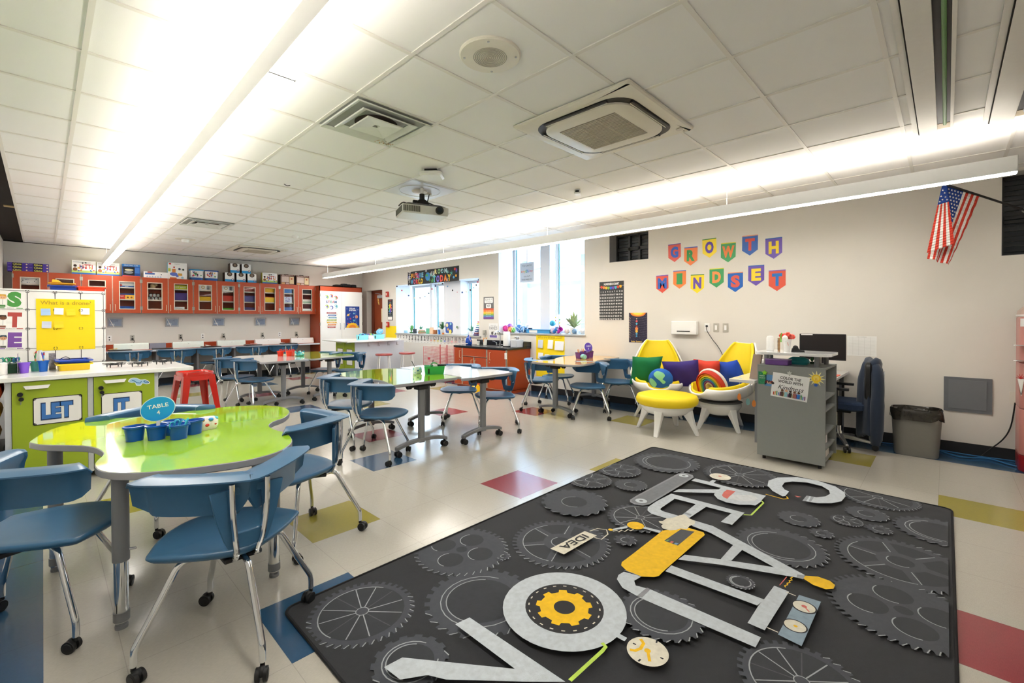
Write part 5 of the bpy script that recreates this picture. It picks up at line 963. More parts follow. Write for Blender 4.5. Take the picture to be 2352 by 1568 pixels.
def oval_sign(x, y, z, rot, w, h, c, l1, l2, label):
    t = thing('table_sign', label, 'sign', (x, y, z)); d = Vector((sin(rot), cos(rot), 0)); M = plane_M((0, 0, 0), (cos(rot), -sin(rot), 0), (0, 0, 1)); a = Art(M, .0004); tl = .42
    O = [(p[0], p[1]) for p in ell(0, 0, w/2, h/2, 40, a=.35)]; a.slab([(p[0]*1.05, p[1]*1.05) for p in O], '#dff0fa', .002); a.poly(O, c); a.text(l1, .0, h*.13, h*.17, '#ffffff', w=w*.62, a=.13, bold=.015); a.text(l2, .002, -h*.15, h*.17, '#ffffff', a=.1, bold=.02); a.build('oval_plate', t)
    b = MB(M); b.box(-.008, .008, -h*.75, -h*.3, -.003, 0); b.build('stick', M_white, t, smooth=False); return t
oval_sign(.43, 3.085, .885, radians(18), .15, .125, '#1ea4e6', 'TABLE', '4', 'oval sky blue sign reading TABLE 4 standing in the blue cups')
for i, (x, y, r) in enumerate(((.485, 2.985, .2), (.53, 2.98, .9), (.505, 3.0, -.4))):
    t = thing('scissors', 'light blue scissors in the blue cup, %s pair' % ['left', 'right', 'middle'][i], 'scissors', (x, y, .78), group='scissors in the blue cup', rot=(.25, .2*(i-1), r+.3))
    for s in (-1, 1): b = MB(); b.tube([(s*.014+.012*cos(q*pi/6), 0, .03+.02*sin(q*pi/6)) for q in range(12)], .0035, 6, loop=True); b.build('handle_loop', flat('#3fb4dc', .3), t)
    b = MB(); b.box(-.005, .005, -.0015, .0015, -.04, .015); b.build('blade', M_steel, t)
t = thing('bead_pouch', 'red white and blue patterned pencil pouch behind the blue cups', 'pouch', (.66, 3.13, .7255), .2); b = MB(); b.loft([[(px_*s, py_*s, z) for px_, py_ in rrect(-.06, .06, -.04, .04, .035)] for z, s in ((0, .8), (.02, 1), (.05, 1), (.07, .7))]); b.build('pouch', mat('red_white_pattern', '#efe6e4', .5, var=.1), t)
for k in range(14):
    a_ = 2*pi*k/14; b = MB(); b.ball((.05*cos(a_), .035*sin(a_), .03+.03*(k % 2)), .014, 8, sz=.7); b.build('print_dot', flat(['#d8332a', '#2f8fd8', '#c92a24', '#5ec0e0', '#e0a23a'][k % 5]), t)
# red and teal sets on the far table
for i, (x, y, l) in enumerate(((2.82, 8.22, 'red cup on the far white table, the left one'), (2.92, 8.10, 'red cup on the far white table, the middle one'), (3.0, 8.22, 'red cup on the far white table, the rear one'))): bucket(x, y, l, .7355, '#e8381f', 1.15, 'red cups on the far white table')
R = random.Random(9)
for k in range(5):
    t = thing('scissors', 'red scissors sticking out of the %s' % ['left red cup', 'middle red cup, upright', 'rear red cup', 'middle red cup, leaning', 'left red cup, leaning'][k], 'scissors', (2.82+.04*k, 8.2-.02*k, .80), group='red scissors in the red cups', rot=(.3*(R.random()-.5), .5*(R.random()-.5), R.random()*3))
    for s in (-1, 1): b = MB(); b.tube([(s*.015+.014*cos(q*pi/5), 0, .035+.02*sin(q*pi/5)) for q in range(10)], .004, 6, loop=True); b.build('handle_loop', flat('#e23a2a', .35), t)
t = thing('bead_pouch', 'turquoise bubbly pencil pouch beside the red cups', 'pouch', (3.06, 8.02, .7355), .2); b = MB(); b.box(-.07, .07, -.04, .04, 0, .06); b.build('pouch', flat('#58b8c8'), t, bevel=.02)
for k in range(12): a_ = 2*pi*k/12; b = MB(); b.ball((.07*cos(a_), .045*sin(a_), .03+.02*(k % 3)), .018, 8); b.build('print_dot', flat(['#39b5c4', '#8fe0e0', '#e8f6f6', '#2a8fa8'][k % 4]), t)
# purple caddy on the yellow table
ZY = .7525
caddy(5.80, 4.06, ZY, .20, .15, .085, '#5b2c80', 'purple caddy on the yellow table, the left half', rz=-.35, handle=False, notch=False); caddy(6.0, 4.12, ZY, .17, .15, .095, '#63308c', 'purple caddy on the yellow table, the right half with the sign', rz=-.35, handle=False, notch=False)
for i, (x, y, c, l) in enumerate(((5.74, 4.09, '#ef8a2a', 'orange pencil leaning out of the left purple caddy'), (5.78, 4.10, '#f2b25a', 'yellow pencil in the left purple caddy'), (5.9, 4.13, '#e8c08a', 'tan pencil standing in the purple caddy'), (5.93, 4.12, '#f0a23a', 'amber pencil beside the tan one in the purple caddy'))): stick(x, y, ZY+.02, .13, .005, c, l, (0, -.35), rz=.2)
for i, (x, y, c) in enumerate(((5.83, 4.0, '#4a2470'), (5.97, 4.05, '#17161c'))):
    t = thing('scissors', ['dark purple scissors in the left caddy', 'black scissors in the right purple caddy'][i], 'scissors', (x, y, ZY+.09), group='scissors in the purple caddies', rot=(1.1, 0, .8))
    for s in (-1, 1): b = MB(); b.tube([(s*.018+.016*cos(q*pi/6), 0, .025+.022*sin(q*pi/6)) for q in range(12)], .005, 6, loop=True); b.build('handle_loop', flat(c, .3), t)
oval_sign(6.07, 4.14, ZY+.155, radians(50), .12, .15, '#6a4fc0', 'TABLE', '5', 'oval violet sign reading TABLE 5 in the purple caddy')
t = thing('rolled_pouch', 'rolled blue green patterned pouch in front of the purple caddy', 'pouch', (5.70, 3.98, ZY+.037), .9); b = MB(); b.cyl((-.075, 0, 0), (.075, 0, 0), .037, n=20); b.build('roll', mat('teal_swirl', '#7fb8b0', .4, var=.6, scale=50), t, bevel=.01)
b = MB(); b.cyl((.076, 0, 0), (.13, 0, 0), .02, n=14); b.build('white_end', M_white, t)
# caddies on the far island
for x, y, c, l in ((4.92, 9.35, '#8fe3ef', 'pale turquoise caddy on the far island, the left one'), (5.36, 9.42, '#8fe3ef', 'pale turquoise caddy on the far island, the right one')): caddy(x, y, .9105, .26, .17, .10, c, l, rz=-.5, notch=True)
oval_sign(5.40, 9.44, 1.08, radians(40), .16, .12, '#7fc8f2', 'TABLE', '2', 'pale blue oval sign in the right turquoise caddy')
t = thing('bead_pouch', 'white pouch with coloured balls between the turquoise caddies', 'pouch', (5.16, 9.42, .9105)); b = MB(); b.loft([[(-.08, -.05, 0), (.08, -.05, 0), (.08, .05, 0), (-.08, .05, 0)], [(-.07, -.03, .09), (.06, -.03, .09), (.06, .03, .09), (-.07, .03, .09)]]); b.build('pouch', mat('white_zigzag', '#dfe0e2', .5, var=.3, scale=40), t, bevel=.015)
for k in range(7): b = MB(); b.ball((-.07+.024*k, -.01*(k % 2), .11), .017, 8); b.build('pom_pom', flat(['#5a62b8', '#7a4ab0', '#e8c43a', '#8fd04a', '#4ac0a8', '#5a62b8', '#e8e04a'][k]), t)
for k in range(6): b = MB(); b.ball((4.86+.03*k, 9.36+.01*(k % 2), 1.02+.012*(k % 2)), .018, 8); tag(b.build('pom_pom', flat(['#2f9ad0', '#6ad0d8', '#2a5fa8', '#8a4ad0', '#4ab8e0', '#2f6ab0'][k])), '%s pompom in the left turquoise caddy' % ['blue leftmost', 'aqua', 'navy', 'violet', 'sky blue', 'dark blue rightmost'][k], 'pompom', 'pompoms in the left turquoise caddy')
# ------------------------------------------------------------------ sink cabinet
t = thing('sink_cabinet', 'orange sink cabinet with black worktop under the windows', 'cabinet'); SX = 5.80; SY0, SY1 = 5.70, 7.19
M_top = mat('black_worktop', '#22252a', .2, var=.1)
b = MB(); b.box(SX-.02, SX+.12, SY0-.02, SY1+.02, .80, .835); b.box(SX+.50, XW-.002, SY0-.02, SY1+.02, .80, .835); b.box(SX+.12, SX+.5, SY0-.02, 6.2, .80, .835); b.box(SX+.12, SX+.5, 6.75, SY1+.02, .80, .835); b.box(XW-.02, XW-.002, SY0-.02, SY1+.02, .836, .93); b.box(SX+.42, XW-.021, SY0-.02, SY0, .836, .93); b.build('worktop', M_top, t, smooth=False, bevel=.003)
b = MB(); R4 = lambda z, o: [(x, y, z) for x, y in rrect(SX+.12+o, SX+.5-o, 6.2+o, 6.75-o, .04)]; b.loft([R4(.83, 0), R4(.66, .01), R4(.65, .03), R4(.652, .035), R4(.665, .014), R4(.833, .004)]); b.build('basin', mat('dark_basin', '#1c1e21', .35), t)
b = MB(); b.box(SX+.002, XW-.003, SY0, SY0+.018, .05, .80); b.box(SX+.002, XW-.003, SY1-.018, SY1, .05, .80); b.box(SX+.06, XW-.003, SY0, SY1, 0, .06); b.box(SX+.02, XW-.003, SY0+.02, SY1-.02, .06, .62); b.build('carcass', M_cab, t, smooth=False)
def sdoor(y0, y1, z0, z1, hy, nm='door'):
    b = MB(); b.box(SX-.018, SX, y0+.004, y1-.004, z0, z1); d = b.build(nm, M_cab, t, smooth=False)
    b = MB()
    for q in ((y0, y0+.005, z0, z1), (y1-.005, y1, z0, z1)): b.box(SX-.019, SX-.001, *q)
    b.box(SX-.019, SX-.001, y0, y1, z0-.004, z0); b.build('edge_banding', M_cabedge, d, smooth=False)
    if hy: b = MB(); b.tube([(SX-.018, hy, z1-.05), (SX-.05, hy, z1-.05), (SX-.05, hy, z1-.19), (SX-.018, hy, z1-.19)], .005, 8); b.build('handle', mat('cream_handle', '#e0c9a8', .3), d); b = MB(); b.cyl((SX-.019, hy+.03, z1-.24), (SX-.024, hy+.03, z1-.24), .01, n=10); b.build('lock', M_steel, d)
sdoor(6.95, 7.185, .07, .79, 6.99); sdoor(6.24, 6.93, .64, .79, None, 'false_front'); sdoor(6.6, 6.93, .07, .62, 6.64); sdoor(6.24, 6.57, .07, .62, 6.53); sdoor(5.72, 6.21, .07, .79, 6.12)
b = MB(); b.box(SX-.045, SX-.012, SY0-.004, SY0+.03, .64, .75); b.build('corner_sensor', M_white, t, bevel=.004)
b = MB(); b.box(SX-.02, SX+.0, SY0-.003, SY0+.012, .06, .8); b.build('corner_trim', M_hinge, t, smooth=False)
t = thing('faucet', 'chrome gooseneck faucet with two lever handles at the sink', 'faucet', (6.33, 6.42, .836)); b = MB(); b.tube([(0, 0, 0), (0, 0, .2), (-.03, 0, .27), (-.10, 0, .285), (-.15, 0, .26), (-.16, 0, .2)], .009, 10, smooth=5); b.cyl((0, 0, 0), (0, 0, .05), .02, n=14); b.build('spout', M_chrome, t)
for s in (-1, 1): b = MB(); b.cyl((0, .1*s, 0), (0, .1*s, .05), .014, n=12); b.tube([(0, .1*s, .05), (-.02, .15*s, .075), (-.03, .19*s, .08)], .006, 8); b.tube([(0, 0, .02), (0, .1*s, .02)], .007, 8); b.build('lever', M_chrome, t)
t = thing('paper_towel_holder', 'upright white paper towel roll on a black stand', 'paper towels', (6.12, 6.03, .836)); b = MB(); b.lathe([(.075, 0), (.075, .012), (.02, .014)], n=24); b.build('base', M_black, t); b = MB(); b.lathe([(.02, .016), (.065, .016), (.067, .03), (.067, .27), (.06, .285), (.02, .285)], n=28); b.build('towel_roll', M_paper, t)
t = thing('drawer_box', 'clear plastic drawer box at the end of the sink counter', 'box', (6.16, 5.80, .836)); b = MB(); b.box(-.09, .09, -.085, .085, 0, .14); b.build('box', mat('frosted_box', '#dfe5ec', .15, trans=.3), t, bevel=.006)
for k in range(5): b = MB(); b.tube([(-.05+.02*k, -.02, .142), (-.05+.02*k, -.03, .18), (-.04+.02*k, .0, .2), (-.05+.02*k, .02, .17)], .005, 6, smooth=3); b.build('contents', M_black if k % 2 else M_steel, t)
t = thing('soap_pot', 'deep blue swirled soap dispenser on the sink counter', 'dispenser', (6.03, 7.03, .836)); b = MB(); b.lathe([(.055, 0), (.068, .02), (.066, .09), (.045, .15), (.02, .18), (.015, .2)], n=24); b.build('body', mat('cobalt_glaze', '#1646a8', .12, var=.4, scale=18), t)
for k in range(9): a_ = pi+.9*(k/8*2-1); b = MB(); b.ball((.067*cos(a_-.4), .067*sin(a_-.4), .03), .007, 8); b.build('white_dot', M_white, t)
b = MB(); b.tube([(.0, -.02, .2), (-.03, -.06, .13), (-.02, -.09, .07)], .006, 6); b.build('nozzle', flat('#c9a8b8'), t)
cup(6.10, 6.82, .836, .035, .08, '#e4e4e0', 'small off-white mug next to the blue dispenser', 'mugs on the sink counter', top=1.05, name='mug')
t = cup(6.16, 6.68, .836, .045, .12, '#efeee6', 'white canister of orange brushes on the sink counter', 'mugs on the sink counter', top=1.0, name='brush_canister')
for k in range(7): stick(6.16+.02*cos(k), 6.68+.02*sin(k), .85, .13, .006, '#e0892e' if k % 2 else '#b5652a', '%s brush in the white canister, %s' % ('orange' if k % 2 else 'brown', ['front', 'left', 'right', 'rear', 'middle', 'leaning left', 'leaning right'][k]), (.25*sin(k), .25*cos(k)), tip='#f2c88a', cat='brush', name='paint_brush', group='brushes in the white canister')
# red wire drying rack
t = thing('drying_rack', 'red wire paint drying rack between the number line and orange cabinet', 'rack', (6.02, 7.95, 0)); m = mat('red_wire', '#c24048', .4)
for sy in (-.38, -.13, .13, .38): b = MB(); b.box(.26, .275, sy-.008, sy+.008, .0, .78); b.box(-.0, .275, sy-.008, sy+.008, 0, .02); b.build('upright', m, t, smooth=False)
for k in range(20):
    z = .16+.031*k; b = MB(); b.tube([(-.18, -.38, z), (-.18, .38, z), (.26, .38, z), (.26, -.38, z)], .0028, 5, loop=True); b.tube([(.0, -.38, z), (.0, .38, z)], .002, 5); b.build('wire_shelf', m, t, smooth=False)
for sy in (-.39, .39): b = MB(); b.tube([(-.18, sy, .0), (-.18, sy, .76)], .005, 6); b.build('front_post', m, t)
b = MB(); b.box(-.19, -.17, .16, .22, .48, .53); b.build('latch', m, t, smooth=False)
# small yellow caution thing near the cabinet foot
b = MB(); b.loft([[(5.55, 6.30, 0), (5.75, 6.30, 0), (5.75, 6.5, 0), (5.55, 6.5, 0)], [(5.62, 6.36, .12), (5.70, 6.36, .12), (5.70, 6.44, .12), (5.62, 6.44, .12)]]); tag(b.build('yellow_floor_box', flat('#f2c40e')), 'small yellow tapered box on the floor by the sink cabinet', 'box')
# ------------------------------------------------------------------ decor on the right wall
PC_ = [('G', 2.879, 2.458, '#d9584a', '#3b66c4', '#6a4aa0'), ('R', 2.635, 2.387, '#ee8040', '#3f9a58', '#3b66c4'), ('O', 2.38, 2.474, '#f7dc2a', '#6a51b0', '#3f8a40'), ('W', 2.127, 2.389, '#3fa060', '#ee8a50', '#e8d83a'), ('T', 1.857, 2.454, '#2c62b8', '#dc5a4c', '#e8a080'), ('H', 1.582, 2.385, '#6a51b0', '#f2d63a', '#2c62b8'),
       ('M', 3.067, 2.013, '#dc5544', '#3566c0', '#7a5ab8'), ('I', 2.80, 2.064, '#ee8440', '#3f9a58', '#3b66c4'), ('N', 2.542, 1.989, '#f7dc2a', '#6a51b0', '#3f8a40'), ('D', 2.28, 2.055, '#3fa060', '#f09a58', '#e8e03a'), ('S', 2.038, 1.983, '#1f66c0', '#dc5f50', '#f0986a'), ('E', 1.783, 2.055, '#6a51b0', '#f2d63a', '#2c62b8'), ('T', 1.542, 1.975, '#dc5a44', '#2c78c8', '#7a5ab8')]
WD = ['GROWTH', 'MINDSET']; CN = {'#d9584a': 'red', '#ee8040': 'orange', '#f7dc2a': 'yellow', '#3fa060': 'green', '#2c62b8': 'blue', '#6a51b0': 'purple', '#dc5544': 'red', '#ee8440': 'orange', '#1f66c0': 'blue', '#dc5a44': 'red'}
for i, (ch, y, z, bgc, lc, tc) in enumerate(PC_):
    a = Art(wallM(y, z, .0005), .0004); w = .095; R = random.Random(i); s_ = (R.random()-.5)*.05
    a.b.M = a.b.M @ Matrix.Rotation(s_, 4, 'Z')
    P = [(-w, 0), (w, 0), (w, -.195), (0, -.265), (-w, -.195)]
    a.slab(P, flat(bgc, .3), .0015); a.rect(-w, -.012, w, 0, tc); a.text(ch, 0, -.118, .145, lc, bold=.055, w={'I': .085, 'W': .16, 'M': .14}.get(ch, .115))
    if ch == 'I': a.rect(-.045, -.062, .045, -.045, lc); a.rect(-.045, -.19, .045, -.172, lc)
    tag(a.build('pennant'), '%s pennant with the letter %s in the word %s' % (CN[bgc], ch, WD[i > 5]), 'pennant', 'letter pennants spelling GROWTH MINDSET')
def poster(name, yc, zc, w, h, base, label, fn, cat='poster', t=.0015):
    a = Art(wallM(yc, zc, .0005), .0004); a.slab([(-w/2, -h/2), (w/2, -h/2), (w/2, h/2), (-w/2, h/2)], base, t); fn(a, w, h); return tag(a.build(name), label, cat)
def hundreds(a, w, h):
    a.text('HUNDREDS CHART', 0, h/2-.04, .034, '#f4f4f0', w=w*.62, bold=.03)
    cs = ['#d9483c', '#f08a3a', '#f4b93a', '#8fc04a', '#3a6fd0', '#7a46b0', '#4fb0cc', '#d0452c', '#f4b22a']
    a.line([(-w/2, h/2-.085), (0, h/2-.10), (w/2, h/2-.07)], .003, '#e8e8e8')
    for i, c in enumerate(cs): x = -w*.41+i*w*.098; y = h/2-.098+.02*(abs(i-4)/4)**2; a.poly([(x-.019, y+.012), (x+.019, y+.012), (x+.019, y-.022), (x, y-.034), (x-.019, y-.022)], c)
    for r in range(10):
        for c in range(10): a.text(str(r*10+c+1), -w*.43+c*w*.0955, h/2-.165-r*.0498, .024, '#efefec', w=.032 if r*10+c+1 > 9 else None, bold=.02)
poster('hundreds_chart', 3.936, 1.657, .455, .63, '#3d3f40', 'dark hundreds chart poster with a rainbow bunting', hundreds)
def solar(a, w, h):
    q = [(cx_, cy_) for cx_, cy_ in [(w*.42*cos(pi+pi*i/20), h/2+h*.13*sin(pi+pi*i/20)) for i in range(21)]]; a.poly(q, '#ee7f2e'); a.poly([(x*.82, h/2+(y-h/2)*.75) for x, y in q], '#f6b63a'); a.poly([(x*.6, h/2+(y-h/2)*.5) for x, y in q], '#fae05a')
    R = random.Random(3)
    for k in range(9): a.line([(x, h/2-h*(.14+.078*k)-.02*(1-(x/(w/2))**2)*1.2) for x in [w/2*(i/6-1) for i in range(13)]], .0012, '#8a8898'); 
    for k in range(90): a.circ((R.random()-.5)*w*.96, (R.random()-.5)*h*.85, .0018, R.choice(['#e8e4f0', '#b89ad0', '#d8b8a0', '#9ac0e0']), n=5)
    for k, (r, c) in enumerate(((.009, '#d8c0a0'), (.017, '#d85a5a'), (.016, '#58b8d8'), (.013, '#b04040'), (.026, '#ee8a50'), (.022, '#f4bc4a'), (.017, '#58a8d0'), (.015, '#4a9ac8'))): a.circ(0, h/2-h*(.2+.083*k), r, c)
    for k in range(9): a.text(['Sun', 'Mercury', 'Venus', 'Earth', 'Mars', 'Jupiter', 'Saturn', 'Uranus', 'Neptune'][k], -w*.38, h/2-h*(.17+.08*k), .012, '#e8d49a', a=-.5, w=.04)
    a.text('Solar System', 0, -h/2+.022, .022, '#ecc768', w=w*.6, bold=.02)
poster('solar_system_poster', 3.462, 1.224, .31, .465, '#2b2740', 'dark narrow solar system poster with sun at the top', solar)
def yet(a, w, h):
    a.poly(rrect(-w*.4, w*.42, h*.22, h*.45, .02), '#f4f4f2'); a.text('BELIEVE IN', 0, h*.385, .042, '#5a5a5c', w=w*.7); a.text('YOURSELF', 0, h*.28, .03, '#8a8a8c', w=w*.6)
    a.poly(rrect(-w*.25, w*.25, 0, h*.18, .02), '#f4f4f2'); a.text('YET', 0, h*.09, .05, '#4a4a4c', w=w*.36, bold=.02)
    for i, c in enumerate(('#d8583c', '#f08a3a', '#f4c23a', '#8fb84a', '#5a8ac8', '#7a4f9e')): a.rect(-w/2, -h*(.02+.077*i)-h*.077, w/2, -h*(.02+.077*i), c); i in (1, 2, 3, 4) and a.text(['', 'YOU CAN GROW', 'YOUR BRAIN', 'KEEP TRYING', 'NEVER STOP', ''][i], 0, -h*(.02+.077*i)-h*.04, .012, '#ffffff', w=w*.5)
poster('believe_poster', 6.86, 1.592, .305, .465, '#6c6c6e', 'grey and rainbow striped poster saying YET between the windows', yet)
def paint(a, w, h):
    for i in range(8):
        a0, a1 = 2*pi*i/8, 2*pi*(i+1)/8; a.poly([(0, h*.08), (.07*cos(a0), h*.08+.13*sin(a0)), (.07*cos(a1), h*.08+.13*sin(a1))], ['#e84a5a', '#f08a3a', '#f4d23a', '#a8d04a', '#58b86a', '#4a8ad8', '#6a4ac0', '#c04a9a'][i])
    for i in range(12): a.circ(.085*cos(i*pi/6), h*.08+.16*sin(i*pi/6), .01, '#f4f4f0')
    a.rect(-w*.42, -h*.47, w*.42, -h*.33, '#f8f8f6'); a.text('ART WHEEL', 0, -h*.29, .02, '#dddddd', w=w*.7); a.text('CHART', 0, h*.44, .03, '#d8503c', w=w*.6)
poster('colour_wheel_poster', 10.69, 1.61, .25, .56, '#26313c', 'dark poster with a rainbow colour wheel beside the brown door', paint)
poster('hands_poster', 6.72, 1.125, .27, .30, '#ebebea', 'small white WASH YOUR HANDS poster above the sink', lambda a, w, h: (a.text('WASH YOUR', 0, h*.36, .02, '#8a8a8a', w=w*.6), a.text('HANDS', 0, h*.18, .07, '#6e6e70', w=w*.85), a.rect(-w*.4, -h*.48, w*.4, -h*.32, '#7a68b0'), a.poly(ell(-.03, -h*.18, .03, .035), '#5c5c60'), a.poly(ell(.05, -h*.2, .03, .03), '#5c5c60'), a.line([(-.03, -.05), (.01, -.02), (.05, -.05)], .008, '#5c5c60')))
def numline(a, w, h):
    cs = ['#8a8a8a']*10+['#b8b8b8', '#d8a098', '#e0b888', '#e0d890', '#90b890', '#90a0d0', '#a8a0b0', '#e0a8b0', '#c8a8a8', '#b0b0b8', '#c0c0c8']
    for k in range(21):
        x = -w/2+w*(k+.5)/21; a.text(str(k), x, h*.24, .078, '#3a3b3e', bold=.02, w=None if k < 10 else .09); a.rect(x-.035, -h*.2, x+.035, h*.02, cs[k] if k > 3 else '#e4e4e0') if k > 3 else None; a.text('ones' if k < 10 else 'teens', x, -h*.36, .02, '#6a6a6c'); a.line([(x+w/42, -h/2), (x+w/42, h/2)], .0015, '#d2d2d0')
poster('number_line', 8.98, .872, 2.80, .185, '#eeeeea', 'long white number line strip 0 to 20 under the window', numline, 'number line')
t = post_chart(wallM(5.222, .68, .0005), .665, .77, 'Why are drones used?', None, 'yellow chart paper below the tall window, partly behind the yellow table')
for y, z, w, h, l in ((5.44, .90, .12, .15, 'blue grey sticky note on the window wall chart, top left'), (5.205, .90, .12, .16, 'white sticky note curling on the wall chart, top centre'), (5.0, .88, .20, .16, 'wide white sticky note on the wall chart, top right'), (5.44, .68, .12, .11, 'pale sticky note low on the wall chart, left'), (5.29, .66, .11, .1, 'yellowish white sticky note low on the wall chart, centre')):
    b = MB(wallM(y, z, .004)); b.loft([[(-w/2, -h/2, .02), (w/2, -h/2, .02), (w/2, -h/2, .0205), (-w/2, -h/2, .0205)], [(-w/2, h/2, 0), (w/2, h/2, 0), (w/2, h/2, .0006), (-w/2, h/2, .0006)]]); tag(b.build('sticky_note', flat('#c8d0de' if 'blue' in l else '#e9ecf0', .8), smooth=False), l, 'sticky note', 'sticky notes on the wall chart')
post_chart(wallM(10.66, .98, .0005), .52, .40, '', None, 'yellow chart paper at the far end beside the brown door')
for y, z, l in ((10.80, 2.03, 'red fire alarm strobe on the far right wall'), (10.78, 1.22, 'red fire alarm pull station below the colour wheel poster')):
    b = MB(); h = .07 if z > 2 else .07; b.box(XW-.05, XW-.001, y-.05, y+.05, z-h, z+h); t = thing('fire_alarm', l, 'alarm', (0, 0, 0)); b.build('housing', flat('#c23a34', .35), t, bevel=.01); b = MB(); b.box(XW-.056, XW-.049, y-.02, y+.02, z-.03, z+.035); b.build('strobe' if z > 2 else 'pull_bar', flat('#e8d8cc'), t, smooth=False)
# banner above the first window
def banner(a, w, h):
    R = random.Random(12)
    for i in range(26): a.poly(star((R.random()-.5)*w*.96, (R.random()-.5)*h*.9, .03+.05*R.random(), .02, 6), R.choice(['#58b8b0', '#e8e8e8', '#3a5aa8', '#5aa85a', '#8fd0c8', '#c8c8cc']))
    a.text('THE', -w*.455, h*.22, .10, '#f4f4f4', a=pi/2); a.text('OF THE', -w*.455, -h*.3, .07, '#f4f4f4', a=pi/2)
    for ch, x, c in zip('FUTURE', (-.40, -.355, -.31, -.265, -.22, -.178), ('#f0b23a', '#e8863a', '#e84a3a', '#d83a8a', '#58a8d8', '#8fd0f0')): a.text(ch, x*w, h*.17, .11, c, bold=.04, w=.08)
    for ch, x, c in zip('WORLD', (-.40, -.345, -.29, -.24, -.19), ('#58b8e8', '#d86a9a', '#e84a4a', '#f0b040', '#f0d040')): a.text(ch, x*w, -h*.27, .11, c, bold=.04, w=.085)
    a.circ(-.07*w, 0, .10, '#3a8ac8'); a.poly(ell(-.09*w, .03, .05, .03), '#4aa85a'); a.text('IS IN', .03*w, h*.26, .05, '#f4f4f4'); a.text('THIS', .035*w, h*.03, .045, '#f4f4f4')
    for ch, x, c in zip('ROOM', (.09, .15, .21, .275), ('#f2e8a0', '#a8e0a0', '#90d8e0', '#c8e8f0')): a.text(ch, x*w, h*.28, .10, c, bold=.04, w=.095)
    for ch, x, c in zip('TODAY', (.06, .13, .20, .27, .34), ('#6ac8d8', '#7a6ad0', '#e05a50', '#f0883a', '#f4c83a')): a.text(ch, x*w, -h*.22, .14, c, bold=.05, w=.12)
    for x, y, c in ((.44, .1, '#e84a3a'), (.46, -.05, '#f0b03a'), (.42, -.08, '#58a8d8'), (.47, .08, '#7a4ac0')): a.circ(x*w, y, .03, c)
poster('future_banner', 8.83, 2.385, 2.03, .335, '#2b2e33', 'dark banner reading THE FUTURE OF THE WORLD IS IN THIS ROOM TODAY', banner, 'banner')
# window sign and string of beads
t = thing('window_sign', 'grey hanging sign YOU CAN DO anything in the tall window', 'sign'); a = Art(plane_M((XG-.05, 6.165, 2.31), (0, -1, 0), (0, 0, 1)), .0004); a.slab([(-.19, -.20), (.19, -.20), (.19, .2), (-.19, .2)], '#c3cad2', .003); a.text('YOU CAN DO', 0, .14, .035, '#4a4c52', w=.26); 
for i, ch in enumerate('anything'): a.text(ch, -.14+.04*i, .03-.006*(ch in 'ygy'), .07 if ch in 'th' else .05, ['#d8503c', '#e8903a', '#d8b83a', '#58a858', '#3a8ac8', '#5a5ac0', '#c04a8a', '#d8503c'][i], bold=.02)
a.text('YOU PUT', 0, -.08, .032, '#4a4c52', w=.18); a.text('YOUR MIND TO', 0, -.145, .032, '#4a4c52', w=.28); a.build('sign_plate', t)
b = MB(); b.box(XG-.054, XG-.045, 6.15, 6.17, 2.51, 2.93); b.build('hanging_cord', M_white, t, smooth=False)
t = thing('bead_garland', 'string of black and coloured dots swagged across the first window alcove', 'garland'); P = [(XW+.0, 10.36, 2.22), (XW+.18, 9.95, 1.93), (XW+.2, 9.4, 1.93), (XW+.14, 8.95, 2.13), (XW+.14, 8.6, 2.2), (XW+.2, 8.2, 2.0), (XW+.2, 7.8, 1.98), (XW+.15, 7.45, 2.08), (XW+.03, 7.2, 2.2)]; PP = cat_rom(P, 5)
b = MB(); b.tube(PP, .0015, 5); b.build('cord', M_white, t)
for i, p in enumerate(PP[::2]): b = MB(); b.ball(p, .02, 8); b.build('bead', flat(['#1c1c22', '#c8435a', '#2a3a6a', '#f2e8c8', '#1c1c22', '#8fb8d8'][i % 6]), t)
# switches, sensors, dispenser, outlets
for y, l, kind in ((2.405, 'white outlet plate with a black plug beside the tissue dispenser', 0), (2.284, 'steel light switch plate, the left of two', 1), (2.161, 'steel light switch plate, the right of two', 1)):
    t = thing('wall_switch' if kind else 'wall_outlet', l, 'switch' if kind else 'outlet', (XW, y, 1.24)); b = MB(); b.box(-.008, 0, -.036, .036, -.06, .06); b.build('plate', mat('steel_plate', '#b5b2a8', .4) if kind else M_white, t, bevel=.003, smooth=False)
    b = MB(); b.box(-.013, -.008, -.015, .015, -.033, .033) if kind else b.cyl((-.008, 0, .02), (-.03, 0, .02), .014, n=12); b.build('rocker' if kind else 'plug', M_white if kind else M_black, t, bevel=.002)
b = MB(); b.tube([(XW-.03, 2.405, 1.26), (XW-.03, 2.40, 1.2), (XW-.02, 2.33, 1.08), (XW-.02, 2.26, .99), (XW-.02, 2.19, .86), (XW-.02, 2.12, .6), (XW-.02, 2.05, .4)], .004, 6, smooth=4); tag(b.build('power_cord', M_black), 'thin black power cord running down from the outlet between egg-shaped chairs', 'cord')
t = thing('wall_dispenser', 'white wall mounted box with a dark slot above the left egg-shaped chair', 'dispenser'); b = MB(); b.box(XW-.07, XW-.001, 2.525, 2.90, 1.135, 1.33); b.build('case', M_white, t, bevel=.01); b = MB(); b.box(XW-.074, XW-.069, 2.62, 2.81, 1.175, 1.19); b.build('slot', M_black, t, smooth=False)
b = MB(); b.box(XW-.05, XW-.001, 6.93, 6.99, 1.03, 1.13); b.box(XW-.06, XW-.05, 6.95, 6.98, 1.04, 1.07); tag(b.build('wall_outlet', mat('steel_plate', '#b5b2a8', .4), smooth=False), 'steel outlet with a black plug beside the HANDS poster', 'outlet')
